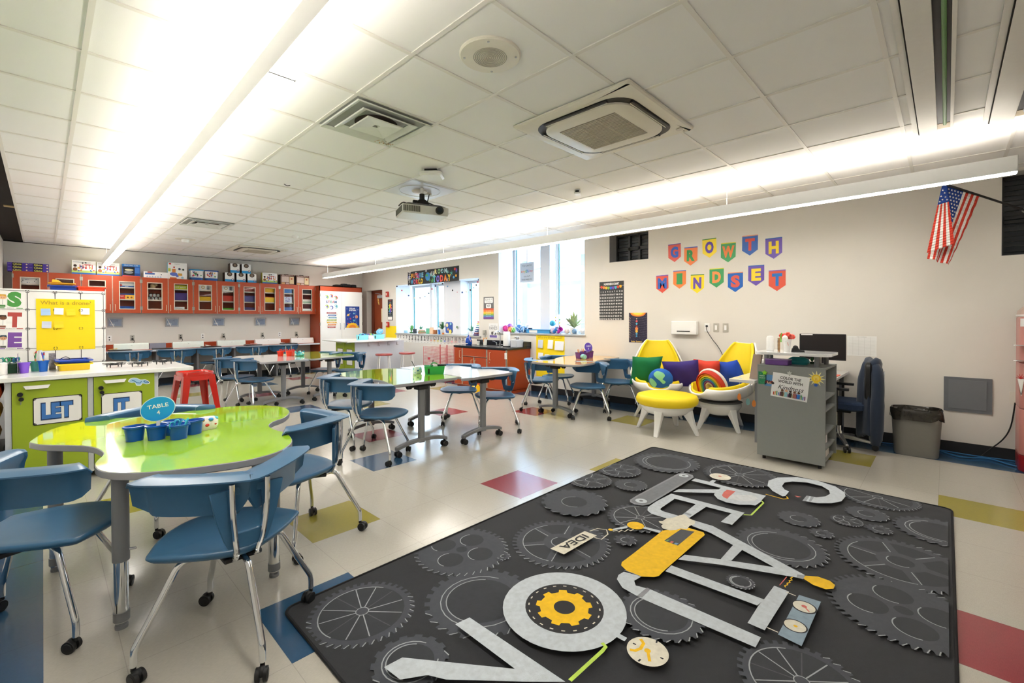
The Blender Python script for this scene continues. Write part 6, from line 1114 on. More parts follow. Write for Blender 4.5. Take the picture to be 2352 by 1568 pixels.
t = thing('access_panel', 'dark grey metal access panel low on the wall right of the bin', 'panel'); b = MB(); b.box(XW-.012, XW-.001, -.327, .016, .42, .767); b.build('frame', mat('panel_grey', '#676b70', .5), t, smooth=False); b = MB(); b.box(XW-.016, XW-.012, -.29, -.02, .45, .74); b.build('panel_door', mat('panel_grey2', '#6f7378', .5), t, smooth=False, bevel=.002)
poster('schedule_paper', .69, 1.05, .265, .225, '#eeeeeb', 'white printed schedule sheets taped to the wall beside the monitor', lambda a, w, h: ([a.line([(-w*.46, h*(.42-.06*i)), (w*.46, h*(.42-.06*i))], .0012, '#b9bab8') for i in range(15)], [a.line([(w*(-.3+.2*i), -h*.45), (w*(-.3+.2*i), h*.45)], .0012, '#b9bab8') for i in range(4)], a.text('DAILY SCHEDULE', 0, h*.46, .008, '#888888')))
b = MB(); b.tube([(XW-.03, -.475, .56), (XW-.03, -.45, .34), (XW-.03, -.40, .2), (XW-.04, -.30, .07), (XW-.07, -.25, .01)], .006, 6, smooth=5); tag(b.build('power_cord', M_black), 'black cord hanging from the wall box at the right edge', 'cord')
t = thing('wall_outlet', 'small beige outlet plate at the right edge above the black cord', 'outlet', (XW, -.475, .60)); b = MB(); b.box(-.008, 0, -.035, .035, -.06, .06); b.build('plate', flat('#ddd8cc'), t, smooth=False)
for i, (P, l) in enumerate((([(6.36, .05, .012), (6.2, -.1, .012), (6.3, -.3, .012), (6.15, -.5, .012), (6.3, -.9, .012)], 'blue network cable snaking along the baseboard, the outer one'), ([(6.33, .5, .01), (6.38, .1, .01), (6.34, -.2, .012), (6.37, -.5, .01), (6.3, -1, .01)], 'blue network cable lying against the baseboard'))):
    b = MB(); b.tube(P, .006, 6, smooth=6); tag(b.build('network_cable', flat('#2f6ca0')), l, 'cable')
t = thing('sticker_door', 'pale framed paper taped on the brown door', 'paper'); a = Art(plane_M((XW+.129, 11.29, 1.47), (0, -1, 0), (0, 0, 1)), .0005); a.slab([(-.09, -.19), (.09, -.19), (.09, .19), (-.09, .19)], '#e6dfbd', .001); [a.circ(0, .11-.11*k, .035, '#bcd0b8') for k in range(3)]; a.build('paper', t); t.name = 'door_paper'
for y, z, l in ((11.53, 1.86, 'yellow banana shaped decal near the top of the brown door'), (11.5, 1.08, 'yellow flower decal low on the brown door')):
    a = Art(plane_M((XW+.129, y, z), (0, -1, 0), (0, 0, 1)), .0005); a.slab(star(0, 0, .06, .025, 7) if 'flower' in l else [(-.04, .08), (.0, .09), (.03, -.02), (.05, -.09), (.02, -.1), (-.03, -.02)], '#efd27a', .001); a.circ(0, 0, .02, '#e08a3a'); tag(a.build('door_decal'), l, 'decal')
# ------------------------------------------------------------------ window sill things
Z1 = 1.0005; Z2 = 1.0905
def plant(x, y, z, n, L, hexc, label, pot='#e8ecef', ph=.1, pr_=.05, seed=1, spread=.9, name='potted_plant'):
    t = thing(name, label, 'plant', (x, y, z)); R = random.Random(seed); b = MB(); b.lathe([(pr_*.8, 0), (pr_, ph), (pr_*.9, ph), (pr_*.85, ph-.01)], n=20); b.build('pot', flat(pot, .3), t); lf = MB()
    for i in range(n):
        a_ = 2*pi*R.random(); e = spread*R.random(); d = Vector((cos(a_)*e, sin(a_)*e, 1-.45*e)).normalized(); ln = L*(.6+.5*R.random()); q = Vector((-sin(a_), cos(a_), 0)); rows = []
        for k in range(6):
            u = k/5; c = Vector((0, 0, ph))+d*ln*u+Vector((cos(a_), sin(a_), -1))*ln*.28*u*u*e; w = L*.11*sin(pi*min(1, u*.9+.1))**.8*(1 if k < 5 else .1)
            rows.append([tuple(c-q*w), tuple(c+Vector((0, 0, w*.3))), tuple(c+q*w)])
        lf.sheet(rows)
    lf.build('leaves', mat('leaf_'+hexc.strip('#'), hexc, .5, var=.25, scale=25), t, solid=.0012); return t
plant(6.66, 10.05, Z1, 10, .22, '#5a9a4a', 'two thin upright shoots in a small pot at the far end of the sill', '#3f7a3a', .03, .05, 2, .35)
plant(6.68, 9.65, Z1, 16, .14, '#5c9a70', 'small leafy plant in a white pot before the far window pane', '#dfe6e8', .1, .07, 3)
plant(6.66, 8.72, Z1, 26, .22, '#4f8a5c', 'bushy green plant in the middle of the first window sill', '#e4e8ea', .12, .07, 4)
plant(6.68, 8.18, Z1, 22, .2, '#57a05a', 'light green plant right of the blue planet pillow', '#78c07a', .1, .06, 5)
plant(6.66, 7.66, Z1, 18, .16, '#6aa890', 'grey green succulent in a square white pot near the pier', '#eef0f0', .09, .07, 6, 1.1)
plant(6.68, 4.86, Z2, 34, .30, '#a9b886', 'large pale leafy plant in a white pot on the tall window sill', '#f0efec', .11, .085, 8, .95)
t = thing('planet_pillow', 'square blue planet print pillow standing on the first window sill', 'pillow', (6.66, 8.42, Z1), .0); a = Art(plane_M((-.055, 0, .16), (0, -1, 0), (0, 0, 1)), .0008)
b = MB(); b.loft([[(x_*1.0, px_*s, .16+py_*s) for px_, py_ in rrect(-.17, .17, -.16, .16, .06)] for x_, s in ((-.05, .6), (-.035, .9), (0, 1), (.035, .9), (.05, .6))]); b.build('cushion', flat('#3f62b8', .8), t); 
for x, y, r, c in ((-.06, .06, .045, '#f2e6b8'), (.06, -.09, .05, '#efdd6a'), (-.02, -.04, .03, '#e8a85a'), (.08, .09, .03, '#9ad0d8')): a.circ(x, y, r, c)
a.build('planet_print', t)
for i, (x, y, w, d, h, c, l) in enumerate(((6.60, 9.80, .10, .03, .12, '#3a3c44', 'small black box at the far end of the sill'), (6.62, 9.52, .16, .12, .035, '#b88a6a', 'bottom book of the stack on the first sill'), (6.62, 9.52, .15, .11, .03, '#8a9a6a', 'middle book of the stack on the first sill'), (6.62, 9.52, .14, .1, .03, '#d0a890', 'top book of the stack on the first sill'), (6.62, 9.26, .02, .16, .14, '#6ac0a0', 'teal card standing on the first sill'), (6.60, 9.08, .02, .16, .16, '#e8c8a8', 'peach framed card standing on the first sill'), (6.62, 8.97, .1, .05, .1, '#c07a4a', 'brown wooden block beside the framed card'), (6.72, 8.86, .02, .16, .30, '#c4c9cf', 'tall grey board leaning against the window'), (6.60, 8.76, .05, .05, .10, '#2f7ad0', 'bright blue little box on the first sill'), (6.58, 8.60, .04, .04, .04, '#e8883a', 'orange cube on the first sill'))):
    z = Z1+(.0355 if i == 2 else .066 if i == 3 else 0); b = MB(); b.box(x-w/2, x+w/2, y-d/2, y+d/2, z, z+h); tag(b.build(['box', 'book', 'book', 'book', 'card', 'card', 'block', 'board', 'box', 'block'][i]+'_on_sill' if i in (0, 4, 5, 6, 7, 8, 9) else 'book', flat(c), bevel=.003), l, ['box', 'book', 'book', 'book', 'card', 'card', 'block', 'board', 'box', 'block'][i])
b = MB(); b.box(6.58, 6.64, 10.19, 10.28, Z1, Z1+.07); tag(b.build('blue_letter_block', flat('#9cc8e4'), bevel=.008), 'pale blue block at the far left corner of the first sill', 'block')
b = MB(); b.ball((6.64, 8.80, Z1+.13), .05, 12); b.lathe([(.04, 0), (.05, .05), (.03, .1)], (6.64, 8.80, Z1), 14); tag(b.build('lantern', flat('#dce8f2', .3)), 'pale glass lantern beside the tall grey board', 'ornament')
# stacked rainbow paper plates near the pier
for i in range(8):
    c = ['#4a3a6a', '#7a3a4a', '#2a3f7a', '#5a4a8a', '#3a6a9a', '#7ab0a0', '#e8c83a', '#d8402a'][i]; nm = ['indigo', 'maroon', 'navy', 'violet', 'steel blue', 'sage', 'yellow', 'red'][i]
    b = MB(); s = 1-.085*i; b.loft([[(6.60+px_*s, 7.32+py_*s, Z1+.04*i+z) for px_, py_ in rrect(-.11, .11, -.11, .11, .03)] for z in (0, .034)]); tag(b.build('paper_stack', flat(c), bevel=.006), '%s layer of the tapering stack at the near end of the first sill, %s' % (nm, ['bottom', 'second', 'third', 'fourth', 'fifth', 'sixth', 'seventh', 'top'][i]), 'paper stack', 'coloured layers stacked on the sill')
# tall window sill
for i, (y, c, r) in enumerate(((6.50, '#d83a9a', .075), (6.36, '#f07a4a', .06), (6.44, '#9a5ad0', .06), (6.30, '#5ab04a', .05), (6.12, '#4a8ad8', .085), (6.02, '#78b0e8', .075))):
    t = thing('yarn_ball', ['magenta', 'orange', 'purple', 'green', 'blue', 'light blue'][i]+' ribbon bundle on the tall window sill', 'ribbon bundle', (6.58+.06*(i == 2), y, Z2+r), group='ribbon bundles on the tall window sill'); b = MB(); R = random.Random(i)
    if i == 2: t.location.z += .06
    b.ball((0, 0, 0), r*.9, 12); b.build('core', flat(c), t)
    for k in range(7): a_, q = R.random()*3, R.random()*3; b = MB(); b.tube([(Vector((cos(u)*r, sin(u)*r*.95, 0))).rotated if False else tuple(Matrix.Rotation(a_, 3, 'X') @ Matrix.Rotation(q, 3, 'Y') @ Vector((cos(u)*r*.97, sin(u)*r*.97, 0))) for u in [2*pi*j/16 for j in range(16)]], .006, 5, loop=True); b.build('ribbon', flat(c if k % 2 else ['#f0b0d8', '#f8d0a8', '#d0a8f0', '#c0e8a0', '#b8d8f8', '#e0f0ff'][i]), t)
t = tray(6.60, 5.60, Z2, .18, .62, .075, '#4aa0dc', 'long light blue tray on the tall window sill'); b = MB(); b.box(-.093, -.091, .0, .2, .01, .06); b.build('label', M_white, t, smooth=False)
t = thing('mini_robot', 'white spotted robot toy on the tall window sill', 'toy', (6.66, 5.98, Z2)); b = MB(); b.lathe([(.05, 0), (.06, .05), (.05, .1), (.03, .12)], n=18); b.ball((0, 0, .15), .045, 12); b.cyl((0, 0, .19), (0, 0, .24), .008, n=8); b.build('body', M_white, t)
for k in range(6): b = MB(); b.ball((-.055*cos(k*1.0-2.5), .055*sin(k*1.0-2.5), .04+.03*(k % 3)), .012, 8); b.build('spot', flat(['#2f7ad0', '#1c1c22'][k % 2]), t)
for k, y in enumerate((5.86, 5.90, 5.94)): b = MB(); b.box(6.56, 6.66, y-.012, y+.012, Z2, Z2+.10); tag(b.build('small_book', flat(['#22324a', '#d8e4f0', '#2a4a78'][k]), bevel=.003), ['navy', 'pale', 'blue'][k]+' small book standing left of the light blue tray', 'book', 'small books on the tall window sill')
t = thing('paper_rocket', 'clear spotted plastic bottle craft leaning at the window post', 'craft', (6.60, 5.16, Z2)); b = MB(); b.lathe([(.05, 0), (.055, .04), (.05, .22), (.035, .30), (.015, .36)], n=16); o = b.build('bottle', mat('clear_bottle', '#e8f2f8', .1, trans=.6), t); o.rotation_euler = (0, .0, 0)
for k in range(14): a_ = k*2.1; b = MB(); b.ball((.052*cos(a_), .052*sin(a_), .04+.02*k), .012, 8); b.build('sticker_dot', flat(['#d8483a', '#58b858', '#3a78d0', '#e8d83a', '#8a5ad0'][k % 5]), t)
for i, (x, y, z, r, c, l) in enumerate(((6.57, 5.26, .06, .06, '#c8b8d0', 'pinkish glass ball on the tall window sill'), (6.60, 5.30, .19, .055, '#38a8d0', 'turquoise tinsel ball above the pink glass ball'), (6.56, 5.14, .05, .05, '#e8e0ec', 'white fuzzy ball on the tall window sill'), (6.62, 4.98, .05, .05, '#f0d8d0', 'pale pink tub beside the purple cup'), (6.57, 4.78, .05, .045, '#6a8aa8', 'blue grey jar before the big pale plant'), (6.6, 4.62, .055, .05, '#ece8e2', 'white jar at the right end of the tall sill'))):
    b = MB(); b.ball((x, y, Z2+z), r, 14); tag(b.build('round_ornament', mat('orn'+c.strip('#'), c, .3, var=.3, scale=40)), l, 'ornament', 'round ornaments on the tall window sill')
for i, (y, c, l) in enumerate(((5.10, '#c03ab0', 'magenta cup tipped over on the tall window sill'), (5.19, '#2f78c8', 'blue cup tipped over on the tall window sill'))):
    t = thing('tipped_cup', l, 'cup', (6.54, y, Z2+.05), rot=(.9, -.5, .3*i)); b = MB(); b.lathe([(.03, -.04), (.045, .08), (.042, .08), (.027, -.035)], n=20); b.build('cup_wall', flat(c, .3), t)
# ------------------------------------------------------------------ egg shaped chairs, ottoman and pillows
M_y = mat('yellow_upholstery', '#f6d81a', .55, var=.03); M_shell = mat('white_shell', '#f1f1ef', .22, var=.01)
def legs4(t, r0, z0, r1, off):
    for k in range(4):
        a_ = pi/2*k+off; c, s = cos(a_), sin(a_)
        def sec(r, z, w, d): return [(r*c+(-s)*w*q-c*d*e, r*s+c*w*q-s*d*e, z) for q, e in ((-1, -1), (1, -1), (1, 1), (-1, 1))]
        b = MB(); b.loft([sec(r1, 0, .024, .018), sec((r0+r1)/2, z0*.5, .035, .03), sec(r0, z0, .05, .06)]); b.build('leg', M_shell, t, bevel=.006)
def egg_chair(x, y, deg, label):
    t = thing('egg_chair', label, 'chair', (x, y, 0), radians(deg), 'egg-shaped white and yellow chairs'); t.scale = (.92, .86, .97)
    prof = cat_rom([(.40, .455), (.30, .405), (.12, .375), (-.08, .375), (-.24, .41), (-.32, .50), (-.355, .63), (-.385, .77), (-.415, .92), (-.445, 1.03), (-.46, 1.085)], 3)
    hw = cat_rom([(.16,), (.31,), (.385,), (.41,), (.425,), (.435,), (.42,), (.375,), (.30,), (.225,), (.165,)], 3); n = len(prof)
    def surf(sc, offn, v0=0, u0=0, u1=None, curlk=1):
        G_ = []; u1 = u1 or n
        for i in range(u0, u1):
            a_ = Vector(prof[max(i-1, 0)]); c = Vector(prof[min(i+1, n-1)]); d = (c-a_).normalized(); nn = Vector((-d.y, d.x));  nn = nn if nn.dot(Vector((.1, .9))-Vector(prof[i])) > 0 else -nn
            w = hw[i][0]*sc; q = i/(n-1); curl = (.10 + .16*max(0, 1-abs(q-.42)/.4))*(1-.55*max(0, (q-.75)/.25)); row = []
            for k in range(15):
                v = -1+2*k/14; p = Vector(prof[i])+nn*(offn+curl*abs(v)**2.4*curlk); row.append((p.x, w*sin(v*pi/2*.98)/sin(pi/2*.98), p.y))
            G_.append(row)
        return G_
    b = MB(); b.sheet(surf(1, 0)); b.build('shell', M_shell, t, ang=80, solid=.03, sub=1, bevel=0)
    b = MB(); b.sheet(surf(.87, .032, u0=1, u1=n-1)); b.build('pad', M_y, t, ang=80, solid=.035, sub=1)
    b = MB(); b.lathe([(.02, .17), (.13, .175), (.22, .21), (.27, .28), (.275, .31), (.26, .335), (.05, .36)], n=36); b.build('base_bowl', M_shell, t)
    b = MB(); b.lathe([(.262, .334), (.285, .342), (.25, .352)], n=36); b.build('swivel_seam', flat('#6c6f70'), t)
    legs4(t, .20, .27, .36, 0); return t
egg_chair(5.87, 2.86, 207, 'white egg-shaped chair with yellow pad holding green, purple and globe pillows')
egg_chair(5.88, 2.04, 150, 'white egg-shaped chair with yellow pad holding red, rainbow and blue pillows')
t = thing('ottoman', 'round yellow ottoman on four white legs in front of the left egg-shaped chair', 'ottoman', (5.24, 2.44, 0), .1)
b = MB(); b.lathe([(.05, .33), (.33, .335), (.355, .36), (.36, .40), (.345, .44), (.30, .455), (.02, .46)], n=48); b.build('cushion', M_y, t, ang=80)
b = MB(); b.lathe([(.02, .20), (.14, .205), (.24, .235), (.30, .29), (.315, .332), (.05, .334)], n=40); b.build('base_bowl', M_shell, t); legs4(t, .23, .29, .36, .0)
def pillow(x, y, z, w, h, c, label, rot, th=.07, name='throw_pillow'):
    t = thing(name, label, 'pillow', (x, y, z), rot=rot); G1, G2 = [], []; R = random.Random(int(w*1000+x*100)); ph = R.random()*6
    N = 16
    def f(u, v): return th*((1-abs(u)**3.2)*(1-abs(v)**3.2))**.55*(1+.10*sin(5*u+ph)*sin(4*v+ph))
    def P(u, v, s): k = 1-.05*(1-abs(u))*abs(v)**4-.05*(1-abs(v))*abs(u)**4; return (s*f(u, v)+.0, u*w/2*(k+.04*abs(u*v)), v*h/2*(k+.04*abs(u*v)))
    b = MB(); b.sheet([[P(-1+2*i/N, -1+2*j/N, 1) for j in range(N+1)] for i in range(N+1)]); b.sheet([[P(-1+2*i/N, -1+2*j/N, -1) for j in range(N, -1, -1)] for i in range(N+1)]); b.build('cover', mat('cloth_'+c.strip('#'), c, .75, var=.10, scale=9, bump=.5, bscale=30), t, ang=80); return t
g207 = radians(207); g150 = radians(150)
pillow(5.78, 2.99, .655, .40, .40, '#17804c', 'green square pillow at the left in the left egg-shaped chair', (0, .35, g207+.3))
pillow(5.86, 2.52, .63, .44, .38, '#3a2a7c', 'purple square pillow at the right in the left egg-shaped chair', (0.1, .35, g207-.2))
t = thing('globe_pillow', 'round earth globe pillow resting before the green and purple pillows', 'pillow', (5.62, 2.70, .57), rot=(0, .3, g207)); 
b = MB(); N = 24; S_ = lambda s: [[(s*.075*(max(0, 1-(r/8)**2.5))**.5, .155*r/8*cos(2*pi*k/N), .155*r/8*sin(2*pi*k/N)) for k in range(N+1)] for r in range(9)]
b.sheet(S_(1)); b.sheet(S_(-1)); b.build('cover', mat('globe_blue', '#1f66c4', .75, bump=.3, bscale=60), t, ang=80)
def gl(name, poly, c):
    bb = MB(); pts = cat_rom(poly, 4, True); cy_ = sum(p[0] for p in pts)/len(pts); cz_ = sum(p[1] for p in pts)/len(pts); H_ = lambda y_, z_: .0765*(max(0, 1-(hypot(y_, z_)/.155)**2.5))**.5+.0015
    rows = [[(H_(cy_+(p[0]-cy_)*s, cz_+(p[1]-cz_)*s), cy_+(p[0]-cy_)*s, cz_+(p[1]-cz_)*s) for p in pts+[pts[0]]] for s in (.01, .35, .7, 1)]; bb.sheet(rows); bb.build(name, flat(c, .8), t, ang=80)
gl('continent', [(-.05, .13), (.02, .12), (.05, .08), (.02, .03), (.06, .0), (.03, -.03), (-.02, .02), (-.06, .05), (-.09, .09)][::-1], '#8fd8b0'); gl('continent', [(-.13, .03), (-.09, .02), (-.05, -.04), (-.08, -.10), (-.11, -.08), (-.14, -.02)], '#8fd8b0'); gl('continent', [(.05, -.08), (.1, -.07), (.09, -.11), (.04, -.135), (0, -.12)], '#8fd8b0')
pillow(6.02, 2.24, .66, .34, .34, '#dc4430', 'red pillow behind the rainbow pillow in the right chair', (0, .3, g150+.4))
pillow(5.97, 1.92, .63, .42, .42, '#1b49b4', 'blue pillow at the right in the right egg-shaped chair', (.15, .3, g150-.1))
t = thing('rainbow_pillow', 'stuffed rainbow arch pillow in the right egg-shaped chair', 'pillow', (5.73, 2.09, .52), rot=(.0, .35, g150+.25))
cols = ['#c23a24', '#f0882a', '#f6dc3a', '#8fc060', '#3a8ad0', '#8a4a7a', '#e8d8a8'][::1]; names = ['red_band', 'orange_band', 'yellow_band', 'green_band', 'blue_band', 'plum_band', 'cream_band']
for i, c in enumerate(cols):
    r = .175-.022*i; b = MB(); path = [(0, r*cos(q), .02+r*1.05*sin(q)) for q in [pi*k/16 for k in range(17)]]; path = [(0, r, -.10)]+path+[(0, -r, -.10)]; rings = []
    for k, p in enumerate(path):
        a_ = Vector(path[max(k-1, 0)]); c_ = Vector(path[min(k+1, len(path)-1)]); d = (c_-a_).normalized(); nrm = Vector((0, -d.z, d.y)); hd = .05
        rings.append([tuple(Vector(p)+nrm*.0115*cos(w)+Vector((1, 0, 0))*hd*sin(w)) for w in [2*pi*j/12 for j in range(12)]])
    b.loft(rings); b.build(names[i], mat('felt_'+c.strip('#'), c, .85, bump=.2), t)
b = MB(); rings = []
for k, p in enumerate([(0, .19, -.10)]+[(0, .19*cos(q), .02+.19*1.05*sin(q)) for q in [pi*k/16 for k in range(17)]]+[(0, -.19, -.10)]): rings.append([(-.035+.02*cos(w)*1, p[1]*(1+.1*sin(w)*.5), p[2]+.012*sin(w)) for w in [2*pi*j/8 for j in range(8)]])
b.loft(rings); b.build('white_backing', mat('felt_white', '#ece9e2', .85), t)
# ------------------------------------------------------------------ grey podium bookcase, riser, desk
M_pod = mat('podium_grey', '#8d918f', .5, var=.03, scale=60)
t = thing('podium_bookcase', 'grey open-sided podium bookcase with white riser shelf at the desk end', 'bookcase'); x0, x1, y0, y1 = 4.84, 5.41, .775, 1.33
b = MB(); b.box(x0, x0+.02, y0, y1, .04, .90); b.box(x0+.02, x1-.02, y1-.02, y1, .04, .9); b.box(x1-.02, x1, y0, y1, .04, .90); b.box(x0, x1, y0, y1, .90, .918); b.box(x0+.02, x1-.02, y0+.02, y1-.02, .04, .06)
for z in (.62, .51, .30, .16): b.box(x0+.02, x1-.02, y0+.01, y1-.02, z, z+.018)
b.build('carcass', M_pod, t, smooth=False, bevel=.001)
for fx, fy in ((x0+.05, y0+.05), (x1-.05, y0+.05), (x0+.05, y1-.05), (x1-.05, y1-.05)): b = MB(); b.cyl((fx, fy, 0), (fx, fy, .04), .015, n=12); b.build('foot', M_black, t)
for px_, py_ in ((4.92, 1.27), (4.95, .86), (5.28, .84), (5.2, 1.3)): b = MB(); b.cyl((px_, py_, .918), (px_, py_, 1.018), .02, n=20); b.build('riser_post', M_leg, t)
b = MB(); b.prism(rrect(4.83, 5.32, .74, 1.36, .09, 6), 1.018, 1.042); b.build('riser_shelf', M_whitelam, t, smooth=False, bevel=.002)
a = Art(plane_M((x0-.0005, 1.053, .726), (0, -1, -.1), (0, -.1, 1)), .0004); a.slab([(-.15, -.115), (.15, -.115), (.15, .115), (-.15, .115)], '#f2f3f3', .002)
a.text('COLOR THE', .0, .075, .026, '#1c1c1e', w=.17, bold=.02); a.text('WORLD WITH', 0, .04, .026, '#1c1c1e', w=.2, bold=.02); a.text('Kindness', .01, -.012, .042, '#26262a', w=.21, shear=.35)
for i in range(20): c = ['#c8432e', '#e0a030', '#4a9a5a', '#3a78c0', '#8a4a8a'][i % 5]; x = -.13+.0135*i; a.rect(x, -.10, x+.008, -.07+.006*(i % 3), c)
for i, c in enumerate(('#58443a', '#8fc0c8', '#2c2a30', '#a8685a', '#2a7ac8')): x = -.055+.034*i; a.rect(x-.012, -.098, x+.012, -.055, c); a.circ(x, -.042, .011, ['#6a4a38', '#d8a888', '#3a2a24', '#8a5a44', '#5a4030'][i])
tag(a.build('kindness_sign'), 'white sign COLOR THE WORLD WITH Kindness on the grey podium', 'sign')
a = Art(plane_M((x0-.0005, .845, .81), (0, -1, -.05), (0, -.05, 1)), .0004); P = []
for k in range(24): r = .072 if k % 2 == 0 else .034; P.append((r*cos(2*pi*k/24), .012+r*sin(2*pi*k/24)))
a.slab(P, '#efe6a8', .001); a.circ(0, .012, .036, '#f6d21e'); a.circ(0, .016, .024, '#f9e36a'); a.rect(-.014, -.035, .014, -.015, '#f6d21e'); a.poly(rrect(-.013, .013, -.06, -.032, .008), '#3a66c0'); a.line([(-.008, -.01), (-.004, .015), (0, .005), (.004, .015), (.008, -.01)], .003, '#e0a010')
tag(a.build('light_bulb_sticker'), 'yellow shining light bulb sticker on the grey podium', 'sticker')
a = Art(plane_M((x0-.0005, 1.285, .79), (0, -1, 0), (0, 0, 1))); a.slab([(-.035, -.06), (.035, -.06), (.035, .06), (-.035, .06)], '#2a8a5e', .001); a.text('MERRY', 0, .02, .012, '#e8f4ec'); a.text('HOLIDAYS', 0, 0, .01, '#e8f4ec', w=.05); a.line(ell(0, 0, .028, .05), .002, '#58b088', True); tag(a.build('green_card'), 'green greeting card at the left edge of the podium front', 'card')
a = Art(plane_M((x0-.0005, 1.222, .77), (0, -1, -.06), (0, -.06, 1))); a.slab([(-.04, -.055), (.04, -.055), (.04, .055), (-.04, .055)], '#5a92c8', .001)
for k in range(7): a.circ(-.03+.01*k, -.02+.008*(k % 2), .012, ['#3a2a28', '#7a2a30', '#d8a888', '#2a2a30', '#c89878', '#8a3030', '#2a2420'][k]); 
tag(a.build('group_photo'), 'small photo of a group of people beside the green card', 'photo')
for y, z, c, l, n in ((1.262, .842, '#8fd83a', 'lime star shaped magnet clip on the podium', 5), (1.053, .853, '#c9ccc8', 'grey flower shaped magnet clip holding the kindness sign', 6)):
    b = MB(plane_M((x0-.0005-.003, y, z), (0, -1, 0), (0, 0, 1))); b.prism(star(0, 0, .026, .014, n), 0, .012); tag(b.build('magnet_clip', flat(c, .3), smooth=False, bevel=.002), l, 'magnet')
# things on and under the riser
ZR = 1.0425
b = MB(); b.lathe([(.03, 0), (.034, .01), (.034, .13), (.026, .148), (.005, .15)], (5.05, 1.27, ZR), 24); tag(b.build('white_air_purifier', M_white), 'tall white rounded canister at the left end of the riser', 'canister')
t = thing('spiral_notebook', 'orange edged spiral notebook standing on the riser', 'notebook', (5.08, 1.20, ZR)); b = MB(); b.box(-.02, .02, -.006, .006, 0, .13); b.build('pages', flat('#e2b27a'), t, smooth=False)
for k in range(9): b = MB(); b.tube([(-.021+.008*cos(q*pi/4)-.004, .009*sin(q*pi/4), .012+.0135*k) for q in range(8)], .0016, 5, loop=True); b.build('ring', M_black, t)
t = cup(5.06, 1.125, ZR, .036, .11, '#f0f0ee', 'white ceramic cup with coral paper flowers on the riser', top=1.1, name='flower_cup'); b = MB(); b.tube([(-.036, -.01, .09), (-.04, -.02, .06)], .002, 5); b.build('red_mark', flat('#d0584a'), t)
t = thing('paper_flowers', 'coral and red tissue flowers with a white ball in the white cup', 'flowers', (5.06, 1.125, ZR+.12)); R = random.Random(3)
for k in range(9):
    b = MB(); cx_, cy_, cz_ = (R.random()-.5)*.04, -.05+.0125*k, .03+.025*R.random()-.02*abs(k-4)/4
    for q in range(6): a_ = q*pi/3; b.ball((cx_+.012*cos(a_)*.4, cy_+.014*cos(a_), cz_+.014*sin(a_)), .011, 8)
    b.build('bloom', flat(['#ee5a4a', '#f28a80', '#e8402e'][k % 3], .7), t)
b = MB(); b.ball((-.035, .01, .012), .026, 16); b.build('white_ball', M_white, t); b = MB(); b.tube([(-.01, .05, -.03), (-.01, .052, .03), (-.005, .045, .06)], .005, 6); b.build('green_stem', flat('#5ab83a'), t)
t = thing('tape_dispenser', 'black tape dispenser on the riser beside the flower cup', 'tape dispenser', (5.02, 1.03, ZR), -1.2); b = MB(); b.loft([[(x, y, z) for x, z in ((-.05, 0), (.06, 0), (.055, .015), (.02, .02), (.0, .05), (-.025, .055), (-.045, .03))] for y in (-.018, .018)]); b.build('body', M_black, t, bevel=.003); b = MB(); b.cyl((-.015, -.012, .042), (-.015, .012, .042), .022, n=20); b.build('tape_roll', flat('#2b2b2e'), t)
t = thing('pencil_box', 'translucent purple pencil box under the riser', 'box', (4.93, 1.17, .9185), 1.5); b = MB(); b.box(-.10, .10, -.06, .06, 0, .05); b.build('box', mat('purple_box', '#7a4f9e', .25, trans=.2), t, bevel=.008); b = MB(); b.box(-.102, .102, -.062, .062, .045, .058); b.build('lid', mat('purple_box_lid', '#8a68a8', .3), t, bevel=.004)
t = thing('teal_bag', 'crumpled teal bag under the riser', 'bag', (5.12, 1.04, .9185)); b = MB(); b.loft([[(px_*s, py_*s, z) for px_, py_ in rrect(-.05, .05, -.09, .09, .04)] for z, s in ((0, .85), (.02, 1.05), (.05, .95), (.07, .6))]); b.build('bag', mat('teal_cloth', '#2f9aa0', .5, var=.4, scale=20), t)
plant(5.25, .95, .9185, 22, .055, '#2f7a44', 'tiny dark green plant under the riser', '#3a5a40', .02, .025, 9)
for i, (x, y, c, l) in enumerate(((5.33, .90, '#e8e4da', 'white glue bottle under the riser'), (5.34, .86, '#c98a3a', 'orange marker standing under the riser'))): b = MB(); b.cyl((x, y, .9185), (x, y, 1.0), .013-.004*i, n=12); tag(b.build('glue_bottle' if i == 0 else 'marker', flat(c)), l, 'glue' if i == 0 else 'marker')
# things on the open shelves
for i, (x, y, z, w, d, h, c, l) in enumerate(((5.1, .9, .5285, .2, .12, .015, '#d8563a', 'red booklet in the podium side shelf, bottom of the pile'), (5.1, .9, .544, .2, .12, .015, '#e8c23a', 'yellow booklet in the podium side shelf pile'), (5.1, .9, .559, .2, .12, .015, '#3a8ac8', 'blue booklet in the podium side shelf pile'), (5.12, .9, .574, .16, .1, .015, '#ece8e0', 'white booklet on top of the podium shelf pile'), (5.12, .9, .318, .2, .12, .07, '#2a2c30', 'black box on the third podium shelf'), (5.1, .9, .1785, .24, .16, .09, '#e6e8e8', 'clear storage box with lid on the low podium shelf'), (5.1, .9, .0605, .3, .18, .06, '#efece4', 'stack of white paper on the bottom podium shelf'))):
    b = MB(); b.box(x-w/2, x+w/2, y-d/2, y+d/2, z, z+h); tag(b.build(['booklet']*4+['black_box', 'storage_box', 'paper_ream'][0:3] if False else (['booklet', 'booklet', 'booklet', 'booklet', 'black_box', 'storage_box', 'paper_ream'][i]), flat(c), bevel=.003), l, ['book', 'book', 'book', 'book', 'box', 'box', 'paper'][i])
